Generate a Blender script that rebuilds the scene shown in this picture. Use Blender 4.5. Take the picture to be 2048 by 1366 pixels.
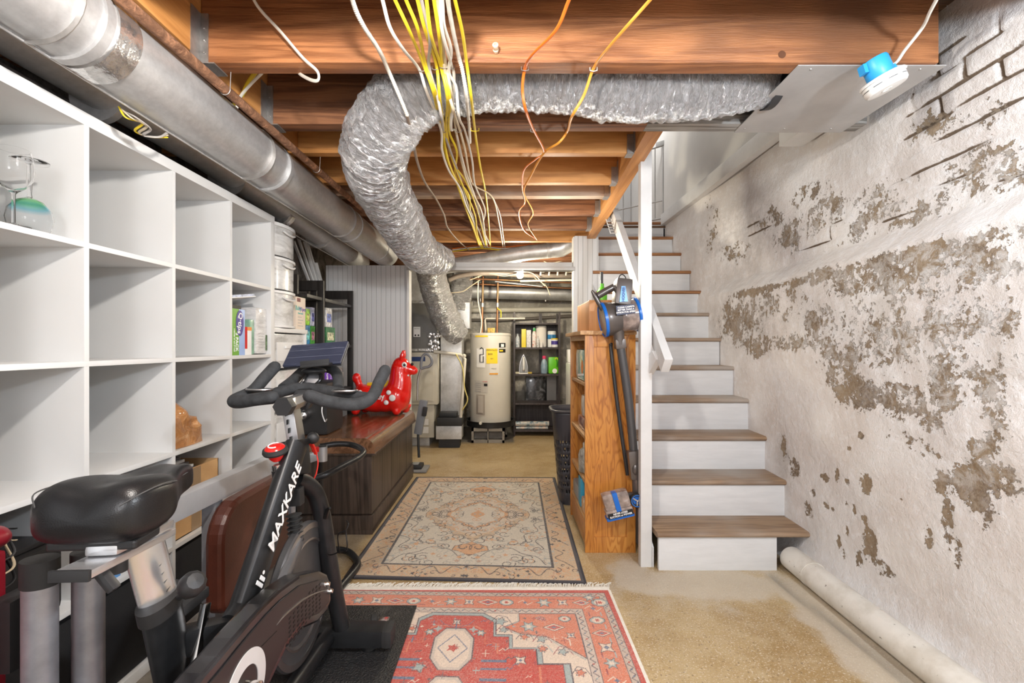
import bpy, bmesh, math, random
import numpy as np
from mathutils import Vector, Matrix, noise
for o in list(bpy.data.objects): bpy.data.objects.remove(o)
SC = bpy.context.scene
COL = SC.collection
PI = math.pi
# ---------------------------------------------------------------- camera
FPX, CX, CY, CH = 905.0, 1012.0, 690.0, 1.13      # focal length, vanishing point (px), camera height (m)
cd = bpy.data.cameras.new('camera'); cam = bpy.data.objects.new('camera', cd); COL.objects.link(cam)
cam.location = (0, 0, CH); cam.rotation_euler = (PI/2, 0, 0)
cd.sensor_width = 36.0; cd.lens = FPX/2048*36.0
cd.shift_x = (1024-CX)/2048; cd.shift_y = (CY-683)/2048
cd.clip_start = 0.05; cd.clip_end = 60
SC.camera = cam
# ---------------------------------------------------------------- view + world + lamps
SC.view_settings.view_transform = 'Standard'; SC.view_settings.look = 'None'
SC.view_settings.gamma = 1; SC.view_settings.use_curve_mapping = False
SC.view_settings.exposure = 0.6
W = bpy.data.worlds.new('world'); SC.world = W; W.use_nodes = True
W.node_tree.nodes['Background'].inputs[0].default_value = (0.95, 0.97, 1.0, 1)
W.node_tree.nodes['Background'].inputs[1].default_value = 1.0
def lamp(name, loc, power, col, r=0.04):
    d = bpy.data.lights.new(name, 'POINT'); d.energy = power; d.color = col; d.shadow_soft_size = r
    o = bpy.data.objects.new(name, d); COL.objects.link(o); o.location = loc; return o
lamp('ceiling_bulb_light', (-0.22, 0.62, 1.93), 46, (1.0, 0.95, 0.89))
lamp('right_bulb_light', (1.05, 0.35, 1.75), 48, (0.82, 0.91, 1.0), 0.05)
lamp('fill_lamp_light', (-0.3, -0.9, 1.5), 34, (0.97, 0.97, 1.0), 0.25)
lamp('stairwell_fill_light', (1.15, 4.7, 3.7), 15, (1.0, 0.97, 0.93), 0.1)  # added to light the stairwell walls
lamp('mid_fill_light', (0.35, 3.05, 1.70), 11, (1.0, 0.93, 0.80), 0.05)  # unseen fill added to brighten the joists around the stair trimmer
# ---------------------------------------------------------------- pixel -> point helpers (measuring only)
def P(px, py, Y): return Vector(((px-CX)/FPX*Y, Y, CH-(py-CY)/FPX*Y))
def PX(px, py, X):
    Y = X*FPX/(px-CX); return P(px, py, Y)
def PZ(px, py, z):
    Y = (CH-z)*FPX/(py-CY); return P(px, py, Y)
# ---------------------------------------------------------------- materials
MATS = {}
def newmat(name):
    m = bpy.data.materials.new(name); m.use_nodes = True; nt = m.node_tree
    return m, nt, nt.nodes['Principled BSDF']
def lk(nt, a, b): nt.links.new(a, b)
def col4(c): return (c[0], c[1], c[2], 1) if len(c) == 3 else c
def node(nt, t, **k):
    n = nt.nodes.new(t)
    for a, v in k.items(): setattr(n, a, v)
    return n
def coords(nt, scale=(1,1,1), uv=False, world=False):
    if world:
        g = node(nt, 'ShaderNodeNewGeometry'); out = g.outputs['Position']
    else:
        t = node(nt, 'ShaderNodeTexCoord'); out = t.outputs['UV' if uv else 'Object']
    mp = node(nt, 'ShaderNodeMapping'); mp.inputs['Scale'].default_value = scale
    lk(nt, out, mp.inputs['Vector']); return mp.outputs[0]
def noisen(nt, vec, scale, detail=4, rough=.55, dist=0):
    n = node(nt, 'ShaderNodeTexNoise'); n.inputs['Scale'].default_value = scale
    n.inputs['Detail'].default_value = detail; n.inputs['Roughness'].default_value = rough
    n.inputs['Distortion'].default_value = dist
    lk(nt, vec, n.inputs['Vector']); return n.outputs['Fac']
def ramp(nt, fac, stops):
    r = node(nt, 'ShaderNodeValToRGB'); e = r.color_ramp.elements
    while len(e) < len(stops): e.new(.5)
    for i, (p, c) in enumerate(stops): e[i].position = p; e[i].color = col4(c)
    lk(nt, fac, r.inputs[0]); return r.outputs[0]
def mix(nt, fac, a, b, bt='MIX'):
    m = node(nt, 'ShaderNodeMix', data_type='RGBA', blend_type=bt)
    for s, v in ((m.inputs[0], fac), (m.inputs[6], a), (m.inputs[7], b)):
        if isinstance(v, (int, float)): s.default_value = v
        elif isinstance(v, tuple): s.default_value = col4(v)
        else: lk(nt, v, s)
    return m.outputs[2]
def mth(nt, op, a, b=0, c=None):
    m = node(nt, 'ShaderNodeMath', operation=op)
    for s, v in zip(m.inputs, (a, b, c)):
        if v is None: continue
        if isinstance(v, (int, float)): s.default_value = v
        else: lk(nt, v, s)
    return m.outputs[0]
def smooth(nt, v, lo, hi):
    m = node(nt, 'ShaderNodeMapRange', interpolation_type='SMOOTHSTEP')
    lk(nt, v, m.inputs[0]); m.inputs[1].default_value = lo; m.inputs[2].default_value = hi
    return m.outputs[0]
def bump(nt, b, h, strength=.3, dist=.01, nrm=None):
    n = node(nt, 'ShaderNodeBump'); n.inputs['Strength'].default_value = strength; n.inputs['Distance'].default_value = dist
    lk(nt, h, n.inputs['Height'])
    if nrm is not None: lk(nt, nrm, n.inputs['Normal'])
    lk(nt, n.outputs[0], b.inputs['Normal']); return n.outputs[0]
def plain(name, c, rough=.5, metal=0, var=.06, vs=6, bmp=0, bs=80, coat=0, emit=None, alpha=1, trans=0):
    if name in MATS: return MATS[name]
    m, nt, b = newmat(name); b.inputs['Roughness'].default_value = rough; b.inputs['Metallic'].default_value = metal
    v = coords(nt)
    n = noisen(nt, v, vs, 5)
    c2 = tuple(min(1, x*(1+var)) for x in c[:3]); c1 = tuple(x*(1-var*1.4) for x in c[:3])
    lk(nt, ramp(nt, n, [(.3, c1), (.7, c2)]), b.inputs['Base Color'])
    if bmp: bump(nt, b, noisen(nt, v, bs, 3), bmp, .004)
    if coat: b.inputs['Coat Weight'].default_value = coat; b.inputs['Coat Roughness'].default_value = .1
    if trans: b.inputs['Transmission Weight'].default_value = trans
    if alpha < 1: b.inputs['Alpha'].default_value = alpha
    if emit: b.inputs['Emission Color'].default_value = col4(emit[0]); b.inputs['Emission Strength'].default_value = emit[1]
    MATS[name] = m; return m
def wood(name, c1, c2, axis='x', scale=1.0, rough=.55, rings=9, coat=0, bmp=.25, dark=None):
    if name in MATS: return MATS[name]
    m, nt, b = newmat(name); b.inputs['Roughness'].default_value = rough
    s = {'x': (.06,1,1), 'y': (1,.06,1), 'z': (1,1,.06)}[axis]; s = tuple(q*scale for q in s)
    v = coords(nt, s)
    n1 = noisen(nt, v, 4.5, 4, .5, .5)
    w = mth(nt, 'FRACT', mth(nt, 'MULTIPLY', n1, rings))
    w = smooth(nt, mth(nt, 'PINGPONG', w, .5), 0, .5)
    fine = noisen(nt, coords(nt, tuple(q*14 for q in s)), 9, 4, .6)
    k = mth(nt, 'ADD', mth(nt, 'MULTIPLY', w, .45), mth(nt, 'MULTIPLY', fine, .55))
    c = ramp(nt, k, [(.2, c1), (.75, c2)])
    big = noisen(nt, coords(nt), 1.7, 3)
    c = mix(nt, smooth(nt, big, .35, .75), c, dark or tuple(x*.6 for x in c1))if dark else c
    lk(nt, c, b.inputs['Base Color'])
    if bmp: bump(nt, b, fine, bmp, .003)
    if coat: b.inputs['Coat Weight'].default_value = coat; b.inputs['Coat Roughness'].default_value = .12
    MATS[name] = m; return m
# ---------------------------------------------------------------- mesh builder
class MB:
    def __init__(s): s.v = []; s.f = []; s.uv = {}; s.sm = []
    def add(s, vs, fs, smooth=False, uvs=None):
        o = len(s.v); s.v += [tuple(q) for q in vs]
        for i, f in enumerate(fs):
            if uvs is not None: s.uv[len(s.f)] = uvs[i]
            s.f.append([o+j for j in f]); s.sm.append(smooth)
        return s
    def box(s, a, b, M=None, bev=0):
        x0,y0,z0 = a; x1,y1,z1 = b
        x0,x1 = sorted((x0,x1)); y0,y1 = sorted((y0,y1)); z0,z1 = sorted((z0,z1))
        if bev <= 0:
            vs = [(x,y,z) for z in (z0,z1) for y in (y0,y1) for x in (x0,x1)]
            fs = [(0,2,3,1),(4,5,7,6),(0,1,5,4),(2,6,7,3),(0,4,6,2),(1,3,7,5)]
        else:
            bm = bmesh.new(); bmesh.ops.create_cube(bm, size=1)
            for v in bm.verts: v.co = Vector(((x0+x1)/2+v.co.x*(x1-x0), (y0+y1)/2+v.co.y*(y1-y0), (z0+z1)/2+v.co.z*(z1-z0)))
            bmesh.ops.bevel(bm, geom=bm.edges[:], offset=min(bev, .49*min(x1-x0,y1-y0,z1-z0)), segments=2, affect='EDGES', profile=.7)
            bm.verts.index_update(); vs = [tuple(v.co) for v in bm.verts]; fs = [[v.index for v in f.verts] for f in bm.faces]; bm.free()
        if M is not None: vs = [M @ Vector(v) for v in vs]
        return s.add(vs, fs, bev > 0)
    def bar(s, p, q, w, h, up=(0,0,1), bev=0):       # box beam from p to q, w across, h along up
        p = Vector(p); q = Vector(q); d = q-p; L = d.length; d.normalize()
        u = Vector(up); x = d.cross(u)
        if x.length < 1e-4: x = d.cross(Vector((1,0,0)))
        x.normalize(); u = x.cross(d)
        M = Matrix(((x.x,d.x,u.x,p.x),(x.y,d.y,u.y,p.y),(x.z,d.z,u.z,p.z),(0,0,0,1)))
        return s.box((-w/2,0,-h/2), (w/2,L,h/2), M, bev)
    def tube(s, pts, r, seg=12, sub=6, caps=True, closed=False, straight=False, flat=None, wrink=None, round_end=False):
        pts = [Vector(p) for p in pts]; n = len(pts)
        rs = r if isinstance(r, (list, tuple)) else [r]*n
        path = []; rad = []
        if straight or n < 3 and not closed: path = pts; rad = list(rs)
        else:
            rng = n if closed else n-1
            for i in range(rng):
                g = lambda k: pts[k % n] if closed else (pts[k] if 0 <= k < n else (2*pts[0]-pts[1] if k < 0 else 2*pts[-1]-pts[-2]))
                p0,p1,p2,p3 = g(i-1),g(i),g(i+1),g(i+2)
                for k in range(sub):
                    t = k/sub
                    path.append(.5*((2*p1)+(p2-p0)*t+(2*p0-5*p1+4*p2-p3)*t*t+(3*p1-p0-3*p2+p3)*t*t*t))
                    rad.append(rs[i]*(1-t)+rs[(i+1) % n]*t)
            if not closed: path.append(pts[-1]); rad.append(rs[-1])
        if round_end:
            for e in (0, 1):
                a, b = (path[0], path[1]) if e == 0 else (path[-1], path[-2])
                d = (a-b).normalized(); R = rad[0] if e == 0 else rad[-1]
                ex = [(a+d*R*math.sin(q)-d*R*0, R*max(math.cos(q), .05)) for q in (math.radians(35), math.radians(62), math.radians(88))]
                for pp, rr in ex:
                    if e == 0: path.insert(0, pp); rad.insert(0, rr)
                    else: path.append(pp); rad.append(rr)
        m = len(path); vs = []; nrm = None; arc = 0; arcs = []
        for i in range(m):
            if closed: d = path[(i+1) % m]-path[i-1]
            else: d = path[min(i+1,m-1)]-path[max(i-1,0)]
            if d.length < 1e-9: d = Vector((0,0,1))
            d.normalize()
            if nrm is None:
                nrm = d.cross(Vector((0,0,1)))
                if nrm.length < .1: nrm = d.cross(Vector((0,1,0)))
            nrm = (nrm - d*nrm.dot(d)).normalized(); bn = d.cross(nrm)
            if i: arc += (path[i]-path[i-1]).length
            arcs.append(arc)
            for k in range(seg):
                a = 2*PI*k/seg; R = rad[i]
                if wrink: R = R*wrink(arc, a)
                fx, fy = (1, 1) if not flat else flat
                vs.append(path[i]+nrm*math.cos(a)*R*fx+bn*math.sin(a)*R*fy)
        fs = []; uv = []; rr0 = rad[m//2]
        for i in range(m if closed else m-1):
            j = (i+1) % m; a0 = arcs[i]; a1 = arcs[j] if j else arcs[i]+.01
            for k in range(seg):
                k2 = (k+1) % seg
                fs.append((i*seg+k, i*seg+k2, j*seg+k2, j*seg+k))
                u0 = k/seg*2*PI*rr0; u1 = (k+1)/seg*2*PI*rr0
                uv.append(((u0,a0),(u1,a0),(u1,a1),(u0,a1)))
        s.add(vs, fs, True, uv)
        if caps and not closed:
            o = len(s.v)-len(vs)
            s.f.append([o+k for k in range(seg)][::-1]); s.sm.append(False)
            s.f.append([o+(m-1)*seg+k for k in range(seg)]); s.sm.append(False)
        return s
    def lathe(s, prof, c=(0,0,0), seg=24, axis=(0,0,1), flat=(1,1), a0=0, a1=2*PI):  # prof: (r, h)
        ax = Vector(axis).normalized(); x = ax.orthogonal().normalized(); y = ax.cross(x); c = Vector(c)
        ring = len(prof) >= 4 and prof[0][0] > 1e-3 and (abs(prof[0][0]-prof[-1][0]) < 1e-6 or abs(prof[0][1]-prof[-1][1]) < 1e-6)
        if ring: prof = list(prof)+[prof[0]]
        full = abs(a1-a0-2*PI) < 1e-6; ns = seg if full else seg+1
        vs = [c+ax*h+(x*math.cos(a0+(a1-a0)*k/seg)*flat[0]+y*math.sin(a0+(a1-a0)*k/seg)*flat[1])*r for r, h in prof for k in range(ns)]
        fs = [(i*ns+k, i*ns+(k+1) % ns, (i+1)*ns+(k+1) % ns, (i+1)*ns+k) for i in range(len(prof)-1) for k in range(seg)]
        s.add(vs, fs, True)
        if full and not ring:
            o = len(s.v)-len(vs)
            if prof[0][0] > 1e-4: s.f.append([o+k for k in range(seg)][::-1]); s.sm.append(False)
            if prof[-1][0] > 1e-4: s.f.append([o+(len(prof)-1)*seg+k for k in range(seg)]); s.sm.append(False)
        return s
    def cyl(s, p, q, r, seg=20): 
        return s.tube([p, q], r, seg, straight=True)
    def sphere(s, c, r, seg=20, rings=12, M=None):
        r = (r, r, r) if isinstance(r, (int, float)) else r
        vs = []; c = Vector(c)
        for i in range(rings+1):
            t = PI*i/rings
            for k in range(seg):
                a = 2*PI*k/seg; v = Vector((r[0]*math.sin(t)*math.cos(a), r[1]*math.sin(t)*math.sin(a), r[2]*math.cos(t)))
                if M is not None: v = M @ v
                vs.append(c+v)
        fs = [(i*seg+k, (i+1)*seg+k, (i+1)*seg+(k+1) % seg, i*seg+(k+1) % seg) for i in range(rings) for k in range(seg)]
        return s.add(vs, fs, True)
    def prism(s, poly, off, smooth=False):      # poly: 3d points in a plane, off: extrusion vector
        off = Vector(off); n = len(poly); poly = [Vector(p) for p in poly]
        vs = poly+[p+off for p in poly]
        fs = [list(range(n))[::-1], [n+i for i in range(n)]]+[(i, (i+1) % n, n+(i+1) % n, n+i) for i in range(n)]
        return s.add(vs, fs, smooth)
    def build(s, name, mat, parent=None, label=None, sharp=38, bev=0, origin=None, cat=None, group=None, kind=None):
        me = bpy.data.meshes.new(name)
        if parent is not None: T = parent_world(parent).inverted()
        else:
            vv = np.array(s.v); lo = vv.min(0); hi = vv.max(0)
            oc = Vector(origin) if origin else Vector(((lo[0]+hi[0])/2, (lo[1]+hi[1])/2, lo[2]))
            T = Matrix.Translation(-oc)
        me.from_pydata([T @ Vector(v) for v in s.v], [], s.f); me.update()
        if s.uv:
            ul = me.uv_layers.new(name='UVMap')
            for fi, us in s.uv.items():
                p = me.polygons[fi]
                for li, u in zip(p.loop_indices, us): ul.data[li].uv = u
        bm = bmesh.new(); bm.from_mesh(me); bmesh.ops.recalc_face_normals(bm, faces=bm.faces)
        bm.to_mesh(me); bm.free()
        me.polygons.foreach_set('use_smooth', s.sm)
        if any(s.sm): me.set_sharp_from_angle(angle=math.radians(sharp))
        if isinstance(mat, (list, tuple)):
            for q in mat: me.materials.append(q)
        else: me.materials.append(mat)
        o = bpy.data.objects.new(name, me); COL.objects.link(o)
        if parent is not None: o.parent = parent
        else: o.location = oc
        if bev:
            md = o.modifiers.new('bevel', 'BEVEL'); md.width = bev; md.segments = 2; md.limit_method = 'ANGLE'
        if label: o['label'] = label
        if cat: o['category'] = cat
        if group: o['group'] = group
        if kind: o['kind'] = kind
        return o
def parent_world(o):
    M = o.matrix_basis.copy() if False else Matrix.LocRotScale(o.location, o.rotation_euler, o.scale)
    while o.parent: o = o.parent; M = Matrix.LocRotScale(o.location, o.rotation_euler, o.scale) @ M
    return M
def thing(name, label, cat, loc=(0,0,0), rz=0, group=None):
    o = bpy.data.objects.new(name, None); COL.objects.link(o); o.location = loc; o.rotation_euler = (0,0,rz)
    o['label'] = label; o['category'] = cat
    if group: o['group'] = group
    o.empty_display_size = .05; return o
def copy_tree(o, loc=None, label=None, parent=None, rz=None):
    c = o.copy(); COL.objects.link(c); c.parent = parent
    for ch in [q for q in bpy.data.objects if q.parent == o]: copy_tree(ch, parent=c)
    if loc is not None: c.location = loc
    if rz is not None: c.rotation_euler = (0,0,rz)
    if label: c['label'] = label
    return c
def text(name, s, size, M, mat, parent, ext=.0006, spacing=1.0, bold=0, align='CENTER', label=None, shear=0):
    cu = bpy.data.curves.new(name, 'FONT'); cu.body = s; cu.size = size; cu.extrude = ext; cu.align_x = align; cu.align_y = 'CENTER'
    cu.space_character = spacing; cu.offset = bold; cu.resolution_u = 3; cu.shear = shear
    ob = bpy.data.objects.new(name, cu); COL.objects.link(ob)
    dg = bpy.context.evaluated_depsgraph_get(); dg.update()
    me = bpy.data.meshes.new_from_object(ob.evaluated_get(dg)); bpy.data.objects.remove(ob)
    b = MB(); b.add([M @ v.co for v in me.vertices], [list(p.vertices) for p in me.polygons])
    return b.build(name, mat, parent, label)
def frame(o, x, y):        # matrix: text x axis -> x, text y axis -> y, at o
    x = Vector(x).normalized(); y = Vector(y); y = (y-x*y.dot(x)).normalized(); z = x.cross(y)
    return Matrix(((x.x,y.x,z.x,o[0]),(x.y,y.y,z.y,o[1]),(x.z,y.z,z.z,o[2]),(0,0,0,1)))
def gridmesh(name, U, V, fn, mat, cols=None, parent=None, attr=None, smooth=True, kind=None, origin=(0,0,0), loc=None, **k):
    # U,V 1d arrays; fn(u,v)->x,y,z arrays
    uu, vv = np.meshgrid(U, V, indexing='ij'); x, y, z = fn(uu, vv)
    co = np.stack([x, y, z], -1).reshape(-1, 3).astype(np.float32)
    if origin: co = co-np.array(origin, dtype=np.float32)
    nu, nv = len(U), len(V); idx = np.arange(nu*nv).reshape(nu, nv)
    q = np.stack([idx[:-1,:-1], idx[1:,:-1], idx[1:,1:], idx[:-1,1:]], -1).reshape(-1, 4)
    me = bpy.data.meshes.new(name); me.vertices.add(len(co)); me.vertices.foreach_set('co', co.ravel())
    me.loops.add(q.size); me.loops.foreach_set('vertex_index', q.ravel().astype(np.int32))
    me.polygons.add(len(q)); me.polygons.foreach_set('loop_start', np.arange(0, q.size, 4, dtype=np.int32))
    try: me.polygons.foreach_set('loop_total', np.full(len(q), 4, dtype=np.int32))
    except Exception: pass
    me.update(); me.validate(); me.polygons.foreach_set('use_smooth', [smooth]*len(me.polygons))
    if cols is not None:
        a = me.color_attributes.new('Col', 'FLOAT_COLOR', 'POINT')
        c4 = np.ones((nu*nv, 4), np.float32); c4[:, :3] = cols.reshape(-1, 3); a.data.foreach_set('color', c4.ravel())
    for an, av in (attr or {}).items():
        a = me.attributes.new(an, 'FLOAT', 'POINT'); a.data.foreach_set('value', av.astype(np.float32).ravel())
    me.materials.append(mat)
    o = bpy.data.objects.new(name, me); COL.objects.link(o); o.parent = parent
    o.location = loc if loc is not None else (origin or (0,0,0))
    if kind: o['kind'] = kind
    for a, v in k.items(): o[a] = v
    return o
def rbox(mb, x0, x1, y0, y1, z0, z1, r, seg=5, axis='z'):    # box with rounded vertical corners
    pts = []
    for cx, cy, a in ((x1-r,y1-r,0),(x0+r,y1-r,1),(x0+r,y0+r,2),(x1-r,y0+r,3)):
        for k in range(seg+1):
            t = (a+k/seg)*PI/2; pts.append((cx+r*math.cos(t), cy+r*math.sin(t)))
    mb.prism([(p[0],p[1],z0) for p in pts], (0,0,z1-z0), True); return mb
def vnoise(x, y, seed=0):          # cheap smooth value noise on numpy arrays
    rng = np.random.RandomState(seed); T = rng.rand(64, 64)
    xi = np.floor(x).astype(int); yi = np.floor(y).astype(int); fx = x-xi; fy = y-yi
    fx = fx*fx*(3-2*fx); fy = fy*fy*(3-2*fy); g = lambda a, b: T[a % 64, b % 64]
    return (g(xi,yi)*(1-fx)+g(xi+1,yi)*fx)*(1-fy)+(g(xi,yi+1)*(1-fx)+g(xi+1,yi+1)*fx)*fy
def fbm(x, y, oct=4, seed=0):
    s = 0; a = .5
    for k in range(oct): s = s+a*vnoise(x*2**k+13.7*k, y*2**k+7.1*k, seed+k); a *= .5
    return s
random.seed(7)
# common materials
M_white = plain('white_laminate', (.70,.70,.69), .45, var=.015)
M_black = plain('black_metal', (.025,.025,.027), .38, var=.2)
M_blackp = plain('black_plastic', (.018,.018,.019), .5, var=.2, bmp=.05)
M_foam = plain('black_foam', (.034,.036,.039), .85, var=.3, vs=40, bmp=.25, bs=260)
M_rub = plain('black_rubber', (.02,.02,.02), .7, var=.2, bmp=.1)
M_satin = plain('satin_steel', (.72,.72,.73), .26, .8, var=.04)
M_chrome = plain('chrome', (.80,.79,.78), .16, 1, var=.03)
M_steel = plain('brushed_steel', (.62,.62,.63), .32, 1, var=.08)
M_dark = plain('dark_void', (.01,.01,.01), .9)
M_paper = plain('white_paper', (.85,.84,.82), .6, var=.02)
M_txtw = plain('white_print', (.9,.9,.9), .5, var=0)
M_txtk = plain('black_print', (.01,.01,.01), .5, var=0)
M_red = plain('glossy_red', (.62,.015,.012), .25, var=.03, coat=.4)
M_trim = plain('white_trim_paint', (.66,.66,.655), .45, var=.05, vs=9, bmp=.05, bs=30)
M_card = plain('cardboard', (.60,.36,.16), .8, var=.08, vs=12)
# ================================================================ SETTING
JB = 2.066                    # underside of the joists
def struct(mb, name, mat, **k): return mb.build(name, mat, kind='structure', **k)
# ---- right wall -------------------------------------------------------------
def wall_mat():
    m, nt, b = newmat('peeling_limewashed_masonry'); b.inputs['Roughness'].default_value = .9
    v = coords(nt, world=True)
    A = lambda n: node(nt, 'ShaderNodeAttribute', attribute_name=n).outputs['Fac']
    peel, brick, rough_, stain = A('peel'), A('brick'), A('rough'), A('stain')
    n1 = noisen(nt, v, 9, 10, .68); n2 = noisen(nt, v, 42, 8, .7); n3 = noisen(nt, v, 3.5, 4)
    k = mth(nt, 'ADD', peel, mth(nt, 'ADD', mth(nt, 'MULTIPLY', mth(nt, 'SUBTRACT', n1, .5), 1.7), mth(nt, 'MULTIPLY', mth(nt, 'SUBTRACT', n2, .5), 1.5)))
    bare = smooth(nt, k, .49, .53)
    # whitewash dust drawn thinly over part of the bare stone
    n4 = noisen(nt, v, 15, 10, .75, .6); dust = mth(nt, 'MULTIPLY', smooth(nt, n4, .45, .58), .9)
    stone = mix(nt, smooth(nt, noisen(nt, v, 5, 5), .35, .65), (.17,.12,.082), (.31,.225,.14))
    stone = mix(nt, smooth(nt, noisen(nt, v, 70, 4, .7), .35, .7), stone, (.37,.30,.22))
    stone = mix(nt, mth(nt, 'MULTIPLY', dust, rough_), stone, (.70,.69,.68))
    paint = mix(nt, smooth(nt, n3, .35, .65), (.74,.695,.665), (.83,.81,.795))
    paint = mix(nt, mth(nt, 'MULTIPLY', smooth(nt, noisen(nt, v, 26, 8, .7), .5, .66), .5), paint, (.90,.91,.93))
    paint = mix(nt, mth(nt, 'MULTIPLY', stain, smooth(nt, n1, .3, .6)), paint, (.40,.37,.345))
    # brick courses (geometry carries them too)
    paint = mix(nt, smooth(nt, mth(nt, 'ADD', brick, mth(nt, 'MULTIPLY', mth(nt, 'SUBTRACT', n1, .5), 1.4)), .35, .6), paint, (.15,.105,.07))
    c = mix(nt, bare, paint, stone)
    lk(nt, c, b.inputs['Base Color'])
    h = mth(nt, 'ADD', mth(nt, 'MULTIPLY', bare, -.55), mth(nt, 'ADD', mth(nt, 'MULTIPLY', n2, .5), mth(nt, 'MULTIPLY', noisen(nt, v, 18, 8, .7), .7)))
    h = mth(nt, 'ADD', h, mth(nt, 'MULTIPLY', mth(nt, 'MULTIPLY', n4, rough_), .6))
    bump(nt, b, h, .9, .014)
    return m
def xlow(Y): return 1.40+.05*np.clip(Y, 0, 3.3)
LZ = 1.52
Yg = np.arange(-.35, 4.75, .011); Zg = np.arange(-.02, 2.42, .011)
def ell(Y, Z, items):           # union of soft ellipses given as photo-measured centre / radii
    f = np.zeros_like(Y)
    for (px, py, rx, ry, ang, s) in items:
        up = py < 480
        c = PX(px, py, 1.5); sc = c.y/FPX
        cy, cz = c.y, c.z; ry_ = ry*sc
        # horizontal radius along the wall from the two pixel columns
        ya = PX(px-rx, py, 1.5).y; yb = PX(px+rx, py, 1.5).y; rY = abs(ya-yb)/2
        dy = (Y-cy)/rY; dz = (Z-cz)/ry_
        a = math.radians(ang); u = dy*math.cos(a)+dz*math.sin(a); w = -dy*math.sin(a)+dz*math.cos(a)
        d = np.sqrt(u*u+w*w); f = np.maximum(f, (s if s < .56 or s >= 1 else .53+(s-.5)*.42)*np.clip(1.6-d*1.1, 0, 1))
    return f
PEEL = [ # brown bare areas, lower wall
 (1462,640,50,52,0,.66),(1500,690,40,26,0,.6),(1545,600,60,50,0,.47),(1560,685,70,22,0,.52),(1690,560,50,44,0,.74),(1650,530,40,24,0,.66),(1790,555,120,50,0,.54),(1900,520,120,34,0,.56),(2000,545,80,30,0,.56),
 (1760,640,120,60,0,.50),(1640,650,50,50,0,.50),(1720,700,110,50,0,.50),(1860,640,200,110,0,.475),(1980,640,100,110,0,.47),(1900,720,160,60,0,.49),(1720,785,60,45,0,.64),(1800,795,75,45,0,.68),(1860,840,50,30,0,.66),
 (1990,760,60,80,0,.50),(1680,745,40,50,0,.60),(1900,790,60,40,0,.55),(2015,850,50,60,0,.52),(1955,960,44,50,0,.90),(2025,960,50,50,0,.80),(1985,900,40,30,0,.62),(1830,880,60,20,0,.50),
 (1900,960,22,30,0,.66),(1910,1050,16,60,10,.70),(1930,1110,12,44,10,.68),(1870,1075,14,24,0,.80),(1745,1085,18,40,10,.80),(1775,1140,40,16,0,.56),(1722,1120,10,20,0,.66),(1985,1010,40,30,0,.54),
 (1646,955,14,8,0,.78),(1675,948,7,16,0,.75),(1738,968,14,22,0,.75),(1697,965,6,10,0,.75),(1622,985,8,10,0,.78),(1612,1020,10,22,0,.72),(1650,1012,8,10,0,.78),(1664,1018,5,7,0,.75),
 (1694,1010,5,12,0,.78),(1712,1020,5,14,0,.78),(1735,1040,8,16,0,.75),(1677,1082,6,16,0,.72),(1690,1110,5,10,0,.7),(1696,1062,4,10,0,.75),(1726,870,7,8,0,.78),(1700,897,6,5,0,.78),
 (1580,935,12,26,0,.70),(1560,890,7,30,0,.56),(1812,998,5,4,0,.8),(1860,905,60,12,0,.52),(1990,1040,20,30,0,.52),(1500,560,40,20,0,.42),
 # upper wall
 (1545,465,60,40,0,.53),(1600,430,70,36,0,.50),(1700,410,100,60,0,.47),(1640,500,80,18,0,.52),(1780,440,60,36,0,.47),(1500,440,30,30,0,.52),(1430,505,30,26,0,.5),(1560,395,50,24,0,.46),
 (1880,360,90,60,0,.44),(1960,330,80,70,0,.45),(2030,300,50,80,0,.44),(1830,250,60,50,0,.40),(1990,390,70,36,0,.46),(1395,440,12,60,0,.42),(1930,230,60,40,0,.39),(1860,440,80,24,0,.45)]
ROUGH = [(1880,640,260,170,0,1),(1700,600,150,110,0,.75),(1960,820,120,160,0,.9),(1650,440,200,70,0,.7),(1640,680,100,60,0,.8),(1960,380,150,120,0,.5),(1500,640,60,60,0,.35)]
STAIN = [(1470,640,80,60,0,.75),(1440,560,60,40,0,.45),(1420,470,60,60,0,.5),(1680,280,60,60,0,.3),(1560,930,20,60,0,.5),(1900,90,80,60,0,.4),(1620,1060,20,60,0,.2),(1450,500,60,40,0,.5)]
BRICK = [(1900,180,160,110,0,1),(1900,300,180,90,0,.9),(1700,420,110,60,0,.8),(1980,90,80,60,0,.9),(1450,480,40,40,0,1),(1600,470,60,40,0,.7),(1960,380,90,40,0,.7)]
YY, ZZ = np.meshgrid(Yg, Zg, indexing='ij')
ledge_wob = (fbm(YY*5, ZZ*0, 3, 21)-.45)*.03
peel = ell(YY, ZZ, PEEL)
_b = np.clip(1-np.abs(ZZ-(LZ-.06))/.07, 0, 1)*np.clip((3.3-YY)/.3, 0, 1)*(.62+.5*(fbm(YY*2, ZZ*2, 2, 77)-.4)); peel = np.maximum(peel, _b)
_l = np.clip(1.6-np.abs(ZZ-(LZ+.03+ledge_wob))/.045, 0, 1); peel = peel*(1-.8*_l); rgh = ell(YY, ZZ, ROUGH); stn = ell(YY, ZZ, STAIN); bmask = np.clip(ell(YY, ZZ, BRICK)*1.2, 0, 1)
course = .072; bw = .215
warp = (fbm(YY*3, ZZ*3, 3, 5)-.45)*.028
row = np.floor((ZZ+warp)/course); fz = (ZZ+warp)/course-row; fy = (YY+warp+row*.5*bw)/bw; fy = fy-np.floor(fy)
jo = np.maximum(np.clip(1-np.minimum(fz, 1-fz)/.13, 0, 1), np.clip(1-np.minimum(fy, 1-fy)/.045, 0, 1)*np.clip((fbm(YY*4+9, ZZ*9, 2, 71)-.36)*8, 0, 1))
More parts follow.
